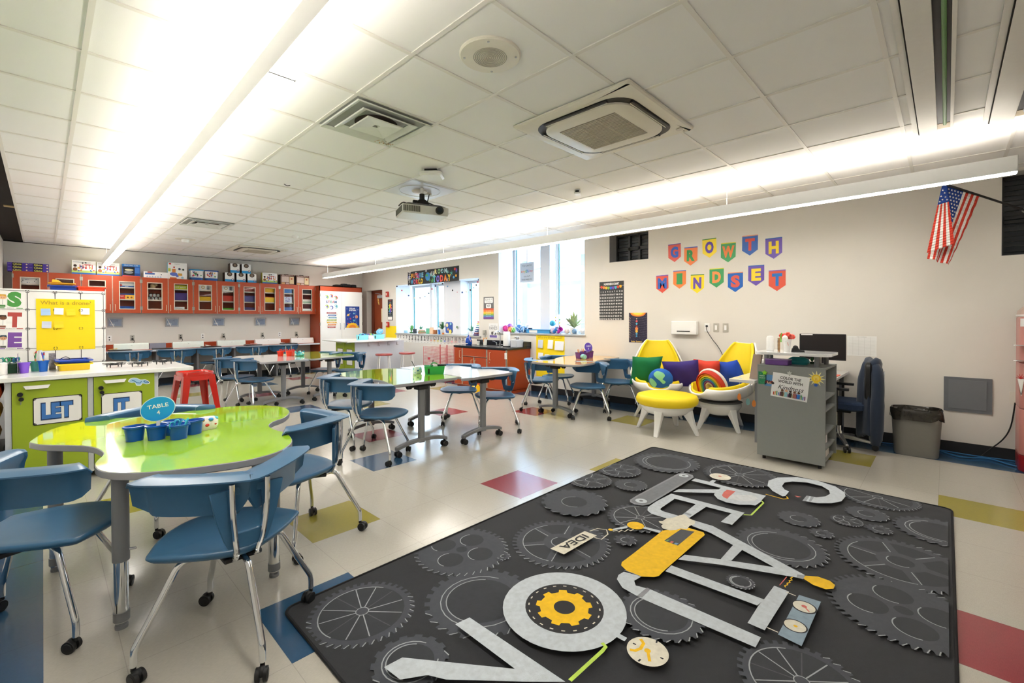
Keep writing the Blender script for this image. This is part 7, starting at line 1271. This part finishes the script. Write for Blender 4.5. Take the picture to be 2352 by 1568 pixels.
b = MB(); R = random.Random(2); b.ball((5.1, .88, .43), .05, 10, sx=1.3); b.ball((5.16, .89, .42), .045, 9); tag(b.build('crumpled_plastic', mat('crumple', '#e6e6ea', .3, var=.2, scale=40, bump=1, bscale=60)), 'crumpled clear plastic on a podium shelf', 'plastic')
t = thing('teacher_desk', 'white desk with grey legs behind the podium bookcase', 'desk'); b = MB(); b.prism([(5.42, .80), (6.40, .80), (6.40, 1.58), (4.80, 1.58), (4.80, 1.345), (5.42, 1.345)], .73, .76); b.build('desktop', M_whitelam, t, smooth=False, bevel=.003)
for x, y in ((5.46, 1.5), (6.33, 1.5), (6.33, .86)): b = MB(); b.box(x-.02, x+.02, y-.02, y+.02, 0, .73); b.build('leg', M_leg, t, smooth=False)
t = thing('monitor', 'black computer monitor on the desk behind the podium', 'monitor', (6.05, 1.0, .7605), radians(10)); b = MB(); b.box(-.015, .015, -.215, .215, .14, .43); b.build('bezel', M_black, t, bevel=.004); b = MB(); b.box(-.017, -.0145, -.205, .205, .155, .42); b.build('screen', mat('screen_off', '#1d1a1b', .25), t, smooth=False); b = MB(); b.box(-.019, -.017, .09, .20, .415, .427); b.build('label', M_white, t, smooth=False); b = MB(); b.box(-.01, .03, -.04, .04, .01, .2); b.box(-.09, .09, -.12, .12, 0, .012); b.build('stand', M_black, t, bevel=.003)
b = MB(); b.ball((5.62, .87, .78), .03, 14, sz=.6, sx=1.4); tag(b.build('computer_mouse', M_black), 'black computer mouse on the desk right of the podium', 'mouse')
for x, y, w, d, c, l, z in ((5.75, .90, .28, .18, '#d2553f', 'red folder on the desk right of the podium', .7605), (5.62, .95, .22, .2, '#eef0f2', 'white papers on the red folder', .7665)): b = MB(); b.box(x-w/2, x+w/2, y-d/2, y+d/2, z, z+.005); tag(b.build('folder' if z < .765 else 'papers', flat(c), smooth=False), l, 'folder' if z < .765 else 'paper')
t = thing('tablet_board', 'grey tablet leaning up at the left end of the desk', 'tablet', (4.93, 1.385, .7605), rot=(0, .22, radians(-25))); b = MB(); b.box(-.008, .008, -.05, .05, 0, .25); b.build('panel', flat('#8d7a6c'), t, bevel=.003)
b = MB(); b.box(5.35, 5.45, 1.42, 1.52, .7605, .92); tag(b.build('white_box', M_white, bevel=.006), 'white box on the desk behind the podium, left side', 'box')
a = Art(Matrix.Translation((4.9, 1.50, .7602))); a.poly(ell(0, 0, .03, .015), '#4a9ad0'); a.poly(star(.02, .01, .02, .01), '#4a9ad0'); tag(a.build('fish_decal'), 'small blue decal on the white desk end', 'decal')
for i, (y, z, c) in enumerate(((1.50, .60, '#d8803a'), (1.42, .56, '#7aa8a8'), (1.365, .55, '#e08a42'))):
    t = thing('hanging_tag', '%s teardrop tag hanging from the desk end' % ['orange, leftmost', 'teal', 'bright orange, by the podium'][i], 'tag', (4.86, y, z), group='teardrop tags hanging from the desk', rot=(0, 0, .3*i)); b = MB(); b.loft([[(x_, py_, pz_) for py_, pz_ in [(.018*cos(q), -.03+.035*sin(q)*(1.2 if sin(q) > 0 else .8)) for q in [2*pi*k/14 for k in range(14)]]] for x_ in (-.0015, .0015)]); b.build('felt_tag', flat(c, .8), t); b = MB(); b.cyl((0, 0, .01), (0, 0, .728-z), .0015, n=5); b.build('string', flat('#e8e0b8'), t)
# ------------------------------------------------------------------ office chair with jacket
t = thing('office_chair', 'black swivel office chair with silver five-star base at the desk', 'chair', (5.93, .82, 0), radians(92))
b = MB(); b.loft([[(px_*s, py_*s, z) for px_, py_ in rrect(-.22, .24, -.23, .23, .07)] for z, s in ((.41, .85), (.43, 1), (.48, 1), (.50, .9))]); b.build('seat', mat('navy_seat', '#22324c', .9, var=.2, scale=90), t)
b = MB(); b.cyl((0, 0, .09), (0, 0, .22), .028, n=16); b.build('chrome_column', M_chrome, t); b = MB(); b.cyl((0, 0, .2), (0, 0, .40), .02, n=16); b.box(-.1, .1, -.08, .08, .37, .41); b.build('gas_lift', M_black, t, bevel=.004)
for k in range(5):
    a_ = 2*pi*k/5+.62; c, s = cos(a_), sin(a_); q = lambda r, z, w, h: [(r*c-s*w, r*s+c*w, z), (r*c+s*w, r*s-c*w, z), (r*c+s*w, r*s-c*w, z+h), (r*c-s*w, r*s+c*w, z+h)]
    b = MB(); b.loft([q(.02, .09, .022, .045), q(.30, .062, .014, .022)]); ar = b.build('base_arm', M_steel, t, bevel=.004)
    b = MB(); b.cyl((.3*c, .3*s, .03), (.3*c, .3*s, .07), .01, n=8)
    for w in (-1, 1): b.cyl((.3*c-s*.008*w, .3*s+c*.008*w, .03), (.3*c-s*.028*w, .3*s+c*.028*w, .03), .03, n=18)
    b.build('caster', M_black, ar, bevel=.003)
b = MB(); b.loft([[(x_, px_*s, .72+pz_*s) for px_, pz_ in rrect(-.21, .21, -.2, .2, .07)] for x_, s in ((-.28, .9), (-.265, 1), (-.235, 1), (-.22, .9))]); b.build('backrest', M_black, t); b = MB(); b.tube([(-.05, 0, .40), (-.24, 0, .40), (-.29, 0, .48), (-.285, 0, .62)], .02, 8); b.build('back_bar', M_black, t)
for s in (-1, 1): b = MB(); b.tube([(0, .18*s, .41), (0, .27*s, .42), (0, .28*s, .63)], .013, 8); b.box(-.10, .14, .25*s-.03, .25*s+.03, .625, .65); b.build('armrest', M_black, t, bevel=.006)
# jacket hanging over the backrest: cross section rings from hem to collar
t = thing('hooded_jacket', 'dark navy hooded jacket draped over the office chair back', 'jacket', (5.93, .565, 0), radians(5)); R = random.Random(4); rings = []
for k in range(22):
    u = k/21; z = .16+.77*u; w = .165+.05*(1-u)-.06*max(0, (u-.8)/.2)**2; d = .075-.03*max(0, (u-.75)/.25)
    rings.append([(w*cos(q)*(1+.09*sin(6*q+u*2)+.05*sin(11*q)), d*sin(q)*(1+.45*sin(7*q+1.5*sin(u*3)))+.02*(1-u), z+(.05*sin(2*q+.6) if k == 0 else 0)+(.02*sin(q*3) if k < 2 else 0)) for q in [2*pi*j/44 for j in range(44)]])
b = MB(); b.loft(rings); b.build('body', M_navy, t, ang=80, sub=1)
for s, L in ((-1, .62), (1, .50)):
    b = MB(); P = [(s*.10, -.03, .88), (s*.15, -.05, .82), (s*.17, -.06, .66), (s*.18, -.055, .66-L*.35), (s*.18, -.05, .72-L*.78), (s*.18, -.045, .72-L)]; b.tube(P, [.05]*4+[.055]*7+[.06]*6+[.055]*2+[.04]*2, 14, smooth=4); b.build('sleeve', M_navy, t, ang=80)
b = MB(); b.loft([[(.15*cos(q)*s, .075*sin(q)*s-.02, z+.02*sin(2*q)) for q in [2*pi*j/20 for j in range(20)]] for z, s in ((.86, 1), (.90, 1.05), (.935, .9), (.945, .5))]); b.build('hood', M_navy, t, ang=80)
a = Art(plane_M((-.12, -.13, .74), (1, .25, 0), (0, 0, 1)), .001); 
b = MB(); b.sheet([[(-.16+.05*i, -.112+.006*(i % 2)-.0, .62+.07*j) for j in range(4)] for i in range(3)]); b.build('printed_back_patch', mat('jacket_print', '#b9bcc2', .8, var=.9, scale=30), t, solid=.004)
b = MB(); b.box(.165, .185, -.115, -.108, .66, .70); b.build('chest_print', mat('jacket_print'), t) if False else b.build('chest_print', MATS['jacket_print'], t, smooth=False)
# ------------------------------------------------------------------ bin
t = thing('waste_bin', 'grey plastic waste bin lined with a dark translucent bag', 'bin', (6.08, .215, 0), radians(3)); M_bin = mat('bin_grey', '#7e7c76', .45)
R_ = lambda sx, sy, z: [(px_*sx, py_*sy, z) for px_, py_ in rrect(-.12, .12, -.165, .165, .085, 6)]
b = MB(); b.loft([R_(1, 1, 0), R_(1.02, 1.02, .015), R_(1.17, 1.17, .44), R_(1.12, 1.13, .44), R_(.98, .98, .02)]); b.build('bin_body', M_bin, t)
b = MB(); rr = []; M_bag = mat('bin_liner', '#3b3832', .16, var=.3, scale=30, bump=1.0, bscale=22, trans=.25)
for z, s, am in ((.355, 1.19, .012), (.38, 1.205, .008), (.42, 1.21, .006), (.455, 1.2, .004), (.465, 1.14, .006), (.44, 1.08, .01), (.38, 1.0, .015), (.30, .8, .02)):
    rr.append([(x+am*sin(9*atan2(y, x)+z*40)*(1 if x > 0 else .6), y+am*sin(7*atan2(y, x)+z*30), z_+am*.9*sin(5*atan2(y, x))) for x, y, z_ in [(p[0], p[1], z) for p in cat_rom(R_(s, s, z), 2, True)]])
b.loft(rr, caps=(False, True)); b.build('bin_liner', M_bag, t, ang=80)
# ------------------------------------------------------------------ flag on an angled pole
t = thing('us_flag', 'United States flag hanging from an angled dark pole at upper right', 'flag'); m3 = M_red
def bil(P, u, v): return tuple((P[0][i]*(1-u)+P[1][i]*u)*(1-v)+(P[3][i]*(1-u)+P[2][i]*u)*v for i in range(3))
b = MB(); b.tube([(6.40, -.535, 2.37), (5.85, -.06, 2.565), (5.74, .04, 2.606)], .010, 10); b.build('pole', flat('#2e2c2c'), t); b = MB(); b.cyl((6.429, -.56, 2.36), (6.39, -.53, 2.38), .03, n=14); b.build('wall_bracket', M_steel, t)
MF = [flat('#f3efec', .8), flat('#d8402f', .8), flat('#24479e', .8)]
def fy(p): return p
# pole points and drop: hoist runs along the pole, fly hangs down
H0 = Vector((5.80, .02, 2.595)); H1 = Vector((6.03, -.215, 2.492))
L1 = [tuple(H0), tuple(H1), (5.90, -.015, 1.862), (5.82, .125, 1.93)]
b = MB(); NU, NV = 39, 30
def wav(p, u, v, k=1): return (p[0]+.022*sin(u*11+v*2)*v*k, p[1]+.012*sin(u*11+v*2)*v*k, p[2]+.006*sin(v*40)*(u > .9))
for i in range(NU):
    for j in range(NV):
        u0, u1_, v0, v1 = i/NU, (i+1)/NU, j/NV, (j+1)/NV; s = int(u0*13+1e-6); c = 2 if (u0 < 7/13-.001 and v0 < .42) else (1 if s % 2 == 0 else 0)
        b.add([wav(bil(L1, *q), *q) for q in ((u0, v0), (u1_, v0), (u1_, v1), (u0, v1))], [(0, 1, 2, 3)], c)
b.build('flag_cloth', MF, t, solid=.0015)
L2 = [(5.775, .035, 2.59), (5.785, .005, 2.59), (5.80, -.05, 2.045), (5.76, .135, 1.975)]
def L2p(u, v):
    p = bil(L2, u, v); return (p[0]-.012-.02*sin(v*3)*1, p[1], p[2])
b = MB()
for i in range(28):
    for j in range(24):
        u0, u1_, v0, v1 = i/28, (i+1)/28, j/24, (j+1)/24; c = 2 if v0 < .29 else (1 if int(u0*7) % 2 == 0 else 0)
        b.add([L2p(*q) for q in ((u0, v0), (u1_, v0), (u1_, v1), (u0, v1))], [(0, 1, 2, 3)], c)
b.build('flag_fold', MF, t, solid=.0015)
sb = MB()
def star3(c, ux, uy, n, r): sb.add([tuple(c+(ux*cos(pi/2+pi*k/5)+uy*sin(pi/2+pi*k/5))*(r if k % 2 == 0 else r*.42)+n*.0022) for k in range(10)], [tuple(range(10))])
ux = (H1-H0).normalized(); uy = (Vector(L1[0])-Vector(L1[3])).normalized(); nn = ux.cross(uy).normalized(); nn = nn if nn.dot(Vector((-1, -.2, 0))) > 0 else -nn
for i in range(9):
    for j in range(6 if i % 2 == 0 else 5):
        u = (j+.5+(.5 if i % 2 else 0))/6*7/13*.97+.01; v = (i+.7)/9*.40; p = Vector(wav(bil(L1, u, v), u, v)); star3(p, ux, uy, nn, .0115)
for k, (u, v) in enumerate(((.3, .08), (.6, .13), (.2, .17), (.7, .2), (.4, .23), (.85, .25), (.15, .25))): star3(Vector(L2p(u, v)), Vector((0, -1, 0)), Vector((0, 0, 1)), Vector((-1, 0, 0)), .009)
sb.build('stars', MF[0], t, smooth=False)
# ------------------------------------------------------------------ red drawer tower at the right edge
t = thing('drawer_tower', 'tall red translucent rounded drawer tower at the right edge', 'storage tower', (6.18, -.66, 0)); M_rt = mat('red_translucent', '#c98880', .35, var=.05, trans=.15); M_rd = mat('deep_red_plastic', '#8c1c20', .3)
R_ = lambda s, z: [(px_*s, py_*s, z) for px_, py_ in rrect(-.2, .2, -.19, .19, .08, 6)]
b = MB(); b.loft([R_(.98, 0), R_(1, .01), R_(1, .145)]); b.build('base_drawer', M_rd, t, bevel=.004)
for i in range(3):
    z0 = .15+.41*i; b = MB(); b.loft([R_(.99, z0), R_(1, z0+.01), R_(1, z0+.395), R_(.98, z0+.405)]); d = b.build('drawer', M_rt, t, bevel=.004)
b = MB(); b.loft([R_(1.02, 1.385), R_(1.02, 1.395)]); b.build('top_rim', M_white, t); b = MB(); b.loft([R_(1, 1.395), R_(.97, 1.43), R_(.8, 1.47), R_(.3, 1.485)]); b.build('domed_top', mat('rosy_plastic', '#b99f94', .35), t)
for z in (.985, 1.12): b = MB(); b.box(-.235, -.17, .17, .232, z, z+.008); b.build('chrome_clip', M_chrome, t, bevel=.002)
b = MB(); b.box(-.21, -.2, .10, .19, 1.29, 1.36); b.build('white_sticker', M_white, t, smooth=False)
t = thing('paper_charm', 'white paper charm with a red frill hanging on the red tower', 'ornament', (5.965, -.475, .83)); b = MB(); b.loft([[(0, -.02, 0), (0, .02, 0), (.003, .02, 0), (.003, -.02, 0)], [(0, .0, -.15), (0, -.005, -.15), (.003, -.005, -.15), (.003, 0, -.15)]]); b.build('paper_strip', M_paper, t, smooth=False)
for k in range(6): b = MB(); b.cyl((0, 0, 0), (0, .03*cos(k*pi/5), .035*sin(k*pi/5)+.01), .004, .001, n=6); b.build('red_frill', flat('#c8282a'), t)
# ------------------------------------------------------------------ ceiling fittings
ZT = ZC-.006
def Ring(poly, z): return [(x, y, z) for x, y in poly]
M_cream = mat('cream_plastic', '#e3dfd2', .4, var=.02)
def cassette(cx, cy, s, label):
    t = thing('air_conditioner_cassette', label, 'air conditioner', (cx, cy, ZT)); h = s/2
    b = MB(); b.loft([Ring(rrect(-h, h, -h, h, .01), 0), Ring(rrect(-h, h, -h, h, .02), -.012), Ring(rrect(-h+.012, h-.012, -h+.012, h-.012, .02), -.02), Ring(rrect(-h+.085, h-.085, -h+.085, h-.085, .16, 7), -.0205)]); b.build('panel', M_cream, t, ang=30)
    b = MB(); b.loft([Ring(rrect(-h+.085, h-.085, -h+.085, h-.085, .16, 7), -.0207), Ring(rrect(-h+.09, h-.09, -h+.09, h-.09, .15, 7), -.0212)]); b.build('dark_channel', mat('ac_gap', '#2d2c2b', .5), t)
    g = h-.125; P = []
    for k in range(4):
        a_ = pi/2*k; c, s_ = cos(a_), sin(a_); loc = [(g-.035, -.24), (g, -.29), (g, -.30)] if False else None
    out = rrect(-g, g, -g, g, .17, 7); b = MB(); b.loft([Ring(out, -.0215), Ring(out, -.034), Ring([(x*.95, y*.95) for x, y in out], -.042), Ring([(x*.70, y*.70) for x, y in out], -.0425)]); b.build('grille_panel', M_cream, t, ang=30)
    b = MB(); b.loft([Ring(rrect(-g*.78, g*.78, -g*.78, g*.78, .06), -.0428), Ring(rrect(-g*.775, g*.775, -g*.775, g*.775, .06), -.0428)]); 
    q = g*.66
    b = MB(); b.box(-q, q, -q, q, -.0432, -.0426); gr = b.build('intake', mat('intake_dark', '#8f8878', .7), t, smooth=False)
    b = MB(); k = -q+.008
    while k < q: b.box(k, k+.010, -q, q, -.047, -.0430); k += .021
    for w in (-q*.33, q*.33): b.box(-q, q, w-.004, w+.004, -.0475, -.043)
    b.build('louvres', mat('intake_slat', '#c3bba9', .6), gr, smooth=False)
    for k in range(4):
        a_ = pi/2*k; c, s_ = cos(a_), sin(a_); r0, r1 = h-.118, h-.088; T_ = lambda r, w, z: (r*c-w*s_, r*s_+w*c, z)
        b = MB(); b.loft([[T_(r0, -.26, -.024), T_(r1-.004, -.26, -.024), T_(r1-.004, .26, -.024), T_(r0, .26, -.024)], [T_(r0+.004, -.26, -.033), T_(r1-.008, -.26, -.033), T_(r1-.008, .26, -.033), T_(r0+.004, .26, -.033)]]); b.build('vane', mat('vane_black', '#1f1e20', .35), t, bevel=.002)
        b = MB(); b.box(*(lambda x0, x1, y0, y1: (min(x0, x1), max(x0, x1), min(y0, y1), max(y0, y1)))(T_(r0, -.255, 0)[0], T_(r0+.006, .255, 0)[0], T_(r0, -.255, 0)[1], T_(r0+.006, .255, 0)[1]), -.036, -.033); b.build('vane_lip', M_cream, t, smooth=False)
    b = MB(); b.cyl((h-.09, -h+.07, -.020), (h-.09, -h+.07, -.024), .025, n=20); b.cyl((h-.04, -h+.06, -.02), (h-.04, -h+.06, -.023), .008, n=12); b.build('sensor', mat('sensor_grey', '#c9c4b8', .3), t)
    return t
cassette(2.883, 1.83, .95, 'large cream ceiling air conditioner cassette near the middle of the ceiling')
cassette(3.03, 10.1, .90, 'far ceiling air conditioner cassette near the back wall')
def diffuser(cx, cy, label):
    t = thing('ceiling_diffuser', label, 'air vent', (cx, cy, ZC), group='square ceiling air diffusers'); m = mat('diffuser_white', '#d9dcd6', .35)
    S = lambda s, z: [(-s, -s, z), (s, -s, z), (s, s, z), (-s, s, z)]
    b = MB(); b.loft([S(.295, -.008), S(.295, -.002), S(.275, -.004), S(.19, .05-.045)]); 
    b = MB(); b.box(-.296, .296, -.296, .296, -.004, -.0015); b.build('back_plate', mat('diffuser_grey', '#a9aca8', .5), t, smooth=False)
    for i, (a_, c) in enumerate(((.29, .255), (.215, .165), (.14, .02))):
        b = MB(); b.loft([S(a_, -.02-.006*i), S(a_-.006, -.026-.006*i), S(c, -.012-.012*(i == 2)), S(c+.002, -.006)], caps=(False, i == 2)); b.build('cone', m, t, smooth=False)
    b = MB(); b.cyl((0, 0, -.0042), (0, 0, -.005), .15, n=28); b.build('dark_throat', mat('throat', '#4a4038', .7), t); return t
diffuser(CX0+.305, CY0+.305, 'square white ceiling diffuser with rusty lower corner near the front'); diffuser(CX0+.305, CY0+G*8+.305, 'square white ceiling diffuser far back over the room')
a = Art(plane_M((CX0+.42, CY0+.50, ZC-.028), (1, 0, 0), (0, -1, 0)), .0002); R = random.Random(6)
for k in range(40): a.circ(R.random()*.15, (R.random()-.5)*.05-R.random()*.03, .003+.004*R.random(), R.choice(['#b8843a', '#c99a52', '#8f7a4a']), n=6)
tag(a.build('rust_stain'), 'rusty brown speckles on the near ceiling diffuser', 'stain')
def speaker(cx, cy, r, label):
    t = thing('ceiling_speaker', label, 'speaker', (cx, cy, ZC)); b = MB(); b.lathe([(r, 0), (r, -.008), (r*.96, -.014), (r*.6, -.017), (.01, -.017)], n=48); b.build('cover', M_cream, t)
    for k in range(9): b = MB(); q = r*.06*(k+1); b.tube([(q*cos(2*pi*j/32), q*sin(2*pi*j/32), -.0175) for j in range(32)], .0018, 5, loop=True); b.build('grille_ring', mat('grille_line', '#a29e92', .6), t)
    for k in range(4): a_ = pi/2*k+.75; b = MB(); b.cyl((r*.84*cos(a_), r*.84*sin(a_), -.016), (r*.84*cos(a_), r*.84*sin(a_), -.02), .006, n=10); b.build('screw', M_steel, t)
    return t
speaker(1.68, 1.775, .165, 'round cream ceiling speaker near the front'); 
t = thing('recessed_light', 'small round recessed ceiling fitting far left over the room', 'ceiling light', (1.76, 9.7, ZC)); b = MB(); b.lathe([(.15, 0), (.15, -.008), (.12, -.014), (.05, -.014)], n=32); b.build('trim_ring', M_cream, t); b = MB(); b.lathe([(.06, -.014), (.05, -.06), (.02, -.07)], n=20); b.build('sensor_dome', M_white, t)
b = MB(); b.lathe([(.05, 0), (.05, -.02), (.035, -.045), (.01, -.05)], (3.0, 8.0, ZC), 24); tag(b.build('smoke_detector', M_white), 'small white smoke detector on the ceiling over the far tables', 'smoke detector')
t = thing('motion_sensor', 'small white angled motion sensor on the ceiling', 'sensor', (4.12, 2.95, ZC-.03), .5); b = MB(); b.box(-.05, .05, -.035, .035, -.02, .024); b.build('case', M_white, t, bevel=.008); b = MB(); b.box(-.056, -.049, -.02, .02, -.005, .015); b.build('lens', M_black, t)
# wifi puck
t = thing('wireless_access_point', 'white wireless access point hanging above the projector plate', 'access point', (2.60, 3.56, ZC-.055), .7); b = MB(); b.loft([[(px_*s, py_*s, z) for px_, py_ in rrect(-.105, .105, -.105, .105, .045, 6)] for z, s in ((.03, .8), (.02, 1), (.0, 1), (-.015, .85))]); b.build('case', M_white, t); b = MB(); b.box(-.06, .06, -.06, .06, .03, .055); b.build('mount', M_black, t)
# projector
t = thing('projector', 'white and grey projector hanging from the ceiling on a black mount', 'projector', (2.86, 4.10, 2.47), radians(-20))
b = MB(); b.loft([Ring(rrect(-.24, .24, -.16, .17, .02), 0), Ring(rrect(-.25, .25, -.17, .18, .025), .02), Ring(rrect(-.25, .25, -.17, .18, .025), .085), Ring(rrect(-.24, .24, -.16, .17, .03), .09)]); b.build('case', mat('projector_white', '#d8d8d2', .4), t)
b = MB(); b.loft([Ring(rrect(-.24, .24, -.16, .17, .03), .0905), Ring(rrect(-.19, .19, -.11, .12, .03), .12)]); b.build('case_top', mat('projector_grey', '#5c5c60', .5), t)
b = MB(); b.cyl((.14, -.165, .048), (.14, -.195, .048), .042, n=32); b.build('lens_barrel', M_black, t); b = MB(); b.cyl((.14, -.195, .048), (.14, -.197, .048), .028, n=32); b.build('lens_glass', mat('lens_blue', '#1a2430', .05), t)
b = MB(); 
for k in range(14): b.box(-.252, -.249, -.15+.022*k, -.137+.022*k, .015, .075)
for k in range(10): b.box(-.24+.018*k, -.228+.018*k, -.1735, -.1695, .015, .075)
b.build('vent_slots', mat('vent_dark', '#6a6a62', .6), t, smooth=False)
b = MB(); b.loft([Ring(rrect(-.08, .08, -.06, .06, .02), .12), Ring(rrect(-.06, .06, -.05, .05, .02), .165), Ring(rrect(-.03, .03, -.03, .03, .02), .19)]); b.cyl((0, 0, .19), (0, 0, .25), .028, n=16); b.box(-.10, -.05, -.02, .02, .125, .175); b.build('mount', M_black, t, bevel=.003)
b = MB(); b.cyl((0, 0, .24), (0, 0, ZC-2.47), .018, n=12); b.build('drop_tube', M_white, t)
for i, P in enumerate(([(-.1, .05, .13), (-.2, .0, .14), (-.24, .05, .11)], [(.05, .1, .13), (.1, .16, .2), (.12, .14, .30)], [(.02, -.08, .15), (.12, -.05, .13), (.16, .02, .12)])): b = MB(); b.tube(P, .006, 6, smooth=4); b.build('cable', M_black, t)
t = thing('projector_plate', 'square clear-centred ceiling plate holding the projector pole', 'ceiling plate', (CX0+G*2.5, CY0+G*2.5, ZC-.001)); b = MB(); b.box(-.29, .29, -.29, .29, -.006, 0); b.build('plate', mat('plate_grey', '#d3d6d8', .3), t, smooth=False); b = MB(); b.tube([(.22*cos(2*pi*k/40), .22*sin(2*pi*k/40), -.007) for k in range(40)], .004, 6, loop=True); b.build('ring', M_white, t); b = MB(); b.lathe([(.09, -.006), (.08, -.02), (.03, -.03)], n=24); b.box(.08, .14, -.02, .03, -.03, -.006); b.build('flange', M_cream, t)
b = MB(); b.tube([(1.77, 5.02, ZC-.002), (1.79, 5.0, ZC-.02), (1.82, 4.99, ZC-.012)], .004, 6); tag(b.build('ceiling_hook', M_black), 'tiny dark hook on the ceiling grid left of the projector', 'hook')
# pair of recessed slot housings across the ceiling at the front
def slot(y0, y1, x1, label):
    t = thing('screen_slot', label, 'ceiling slot', (0, 0, 0), group='recessed slot housings at the front'); m = mat('slot_white', '#dedcd6', .4)
    b = MB(); b.box(.4, x1, y0+.085, y1, ZC-.03, ZC-.0065); b.build('cover_panel', m, t, smooth=False, bevel=.002)
    b = MB(); b.box(.4, x1, y0, y0+.018, ZC-.03, ZC-.0065); b.build('flange', m, t, smooth=False, bevel=.002)
    b = MB(); b.box(.4, x1-.12, y0+.018, y0+.085, ZC-.009, ZC-.0065); b.build('dark_slot', M_black, t, smooth=False)
    b = MB(); b.box(x1-.12, x1, y0+.018, y0+.085, ZC-.012, ZC-.0065); b.build('end_plate', mat('slot_end', '#b5a98e', .5), t, smooth=False)
    b = MB(); b.cyl((.4, y0+.045, ZC-.022), (x1-.13, y0+.045, ZC-.022), .010, n=10); b.build('roller', mat('roller_green', '#5c8a4a', .4) if y1 > 0 else M_steel, t); b = MB(); b.box(.4, x1, y1, y1+.006, ZC-.028, ZC-.0065); b.build('seam', M_dark, t, smooth=False); b = MB(); b.box(.4, x1, y1+.006, y1+.035, ZC-.02, ZC-.0065); b.build('edge_trim', m, t, smooth=False); return t
slot(-.03, .155, 4.66, 'ceiling slot housing with the green roller inside'); slot(-.42, -.215, 4.74, 'ceiling slot housing at the upper right corner')
b = MB(); b.box(-.33, -.24, 8.5, 8.6, ZC+.01, ZC+.019); tag(b.build('junction_box', flat('#b49a6c'), smooth=False), 'tan junction box plate in the dark ceiling gap at left', 'junction box')
# ------------------------------------------------------------------ outdoors
GZ = -.4
b = MB(); b.box(6.95+.2, 60, -30, 60, GZ-.1, GZ); struct(b.build('ground', mat('pale_paving', '#c9cdd0', .8), smooth=False))
M_canopy = mat('canopy_metal', '#8fb4d6', .4)
t = thing('walkway_canopy', 'pale blue tubular walkway canopy seen through the tall window', 'canopy')
for x, y in ((9.0, 8.1), (9.0, 6.2), (11.5, 9.6), (9.0, 10.6)): b = MB(); b.box(x-.09, x+.09, y-.09, y+.09, GZ, 2.9); b.build('post', M_canopy, t, smooth=False)
for y in (4.0, 6.2, 8.1, 10.6): b = MB(); b.tube([(8.2, y, 2.45), (9.6, y, 2.75), (11.5, y, 2.9)], .04, 8, smooth=4); b.build('rafter', M_canopy, t)
for x, z in ((8.2, 2.45), (9.0, 2.25), (11.5, 2.9)): b = MB(); b.box(x-.04, x+.04, 2, 13, z-.06, z+.04); b.build('beam', M_canopy, t, smooth=False)
b = MB(); b.prism([(8.1, 2.0), (11.6, 2.0), (11.6, 13), (8.1, 13)], 3.0, 3.03); b.build('roof_sheet', mat('canopy_roof', '#eef4fa', .4, trans=.5), t, smooth=False)
t = thing('neighbour_building', 'pale siding building across the yard beyond the windows', 'building')
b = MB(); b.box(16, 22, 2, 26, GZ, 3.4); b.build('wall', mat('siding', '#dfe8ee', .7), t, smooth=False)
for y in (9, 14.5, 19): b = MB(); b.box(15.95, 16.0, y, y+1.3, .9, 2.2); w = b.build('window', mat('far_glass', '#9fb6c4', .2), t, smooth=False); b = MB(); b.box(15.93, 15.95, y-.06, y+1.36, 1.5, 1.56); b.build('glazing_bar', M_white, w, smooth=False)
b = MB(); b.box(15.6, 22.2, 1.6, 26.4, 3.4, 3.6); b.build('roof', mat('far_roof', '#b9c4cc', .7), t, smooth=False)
def bush(x, y, z, s, c, label, seed):
    R = random.Random(seed); t = thing('garden_tree', label, 'tree', (x, y, GZ)); b = MB(); b.tube([(0, 0, 0), (.05, 0, z*.5), (0, .05, z)], .07, 8); b.build('trunk', mat('bark', '#6a5a4c', .9), t); b = MB()
    for k in range(900):
        a_, e, r = R.random()*6.28, R.random()*3.14, s*(R.random()**.4); p = Vector((r*sin(e)*cos(a_), r*sin(e)*sin(a_), z+r*cos(e)*.9)); q = Vector((R.random()-.5, R.random()-.5, R.random()-.5)).normalized()*.07; w = q.orthogonal().normalized()*.035
        b.add([tuple(p-q), tuple(p+w), tuple(p+q), tuple(p-w)], [(0, 1, 2, 3)])
    b.build('foliage', mat('leaf'+c.strip('#'), c, .6, var=.3), t, smooth=False)
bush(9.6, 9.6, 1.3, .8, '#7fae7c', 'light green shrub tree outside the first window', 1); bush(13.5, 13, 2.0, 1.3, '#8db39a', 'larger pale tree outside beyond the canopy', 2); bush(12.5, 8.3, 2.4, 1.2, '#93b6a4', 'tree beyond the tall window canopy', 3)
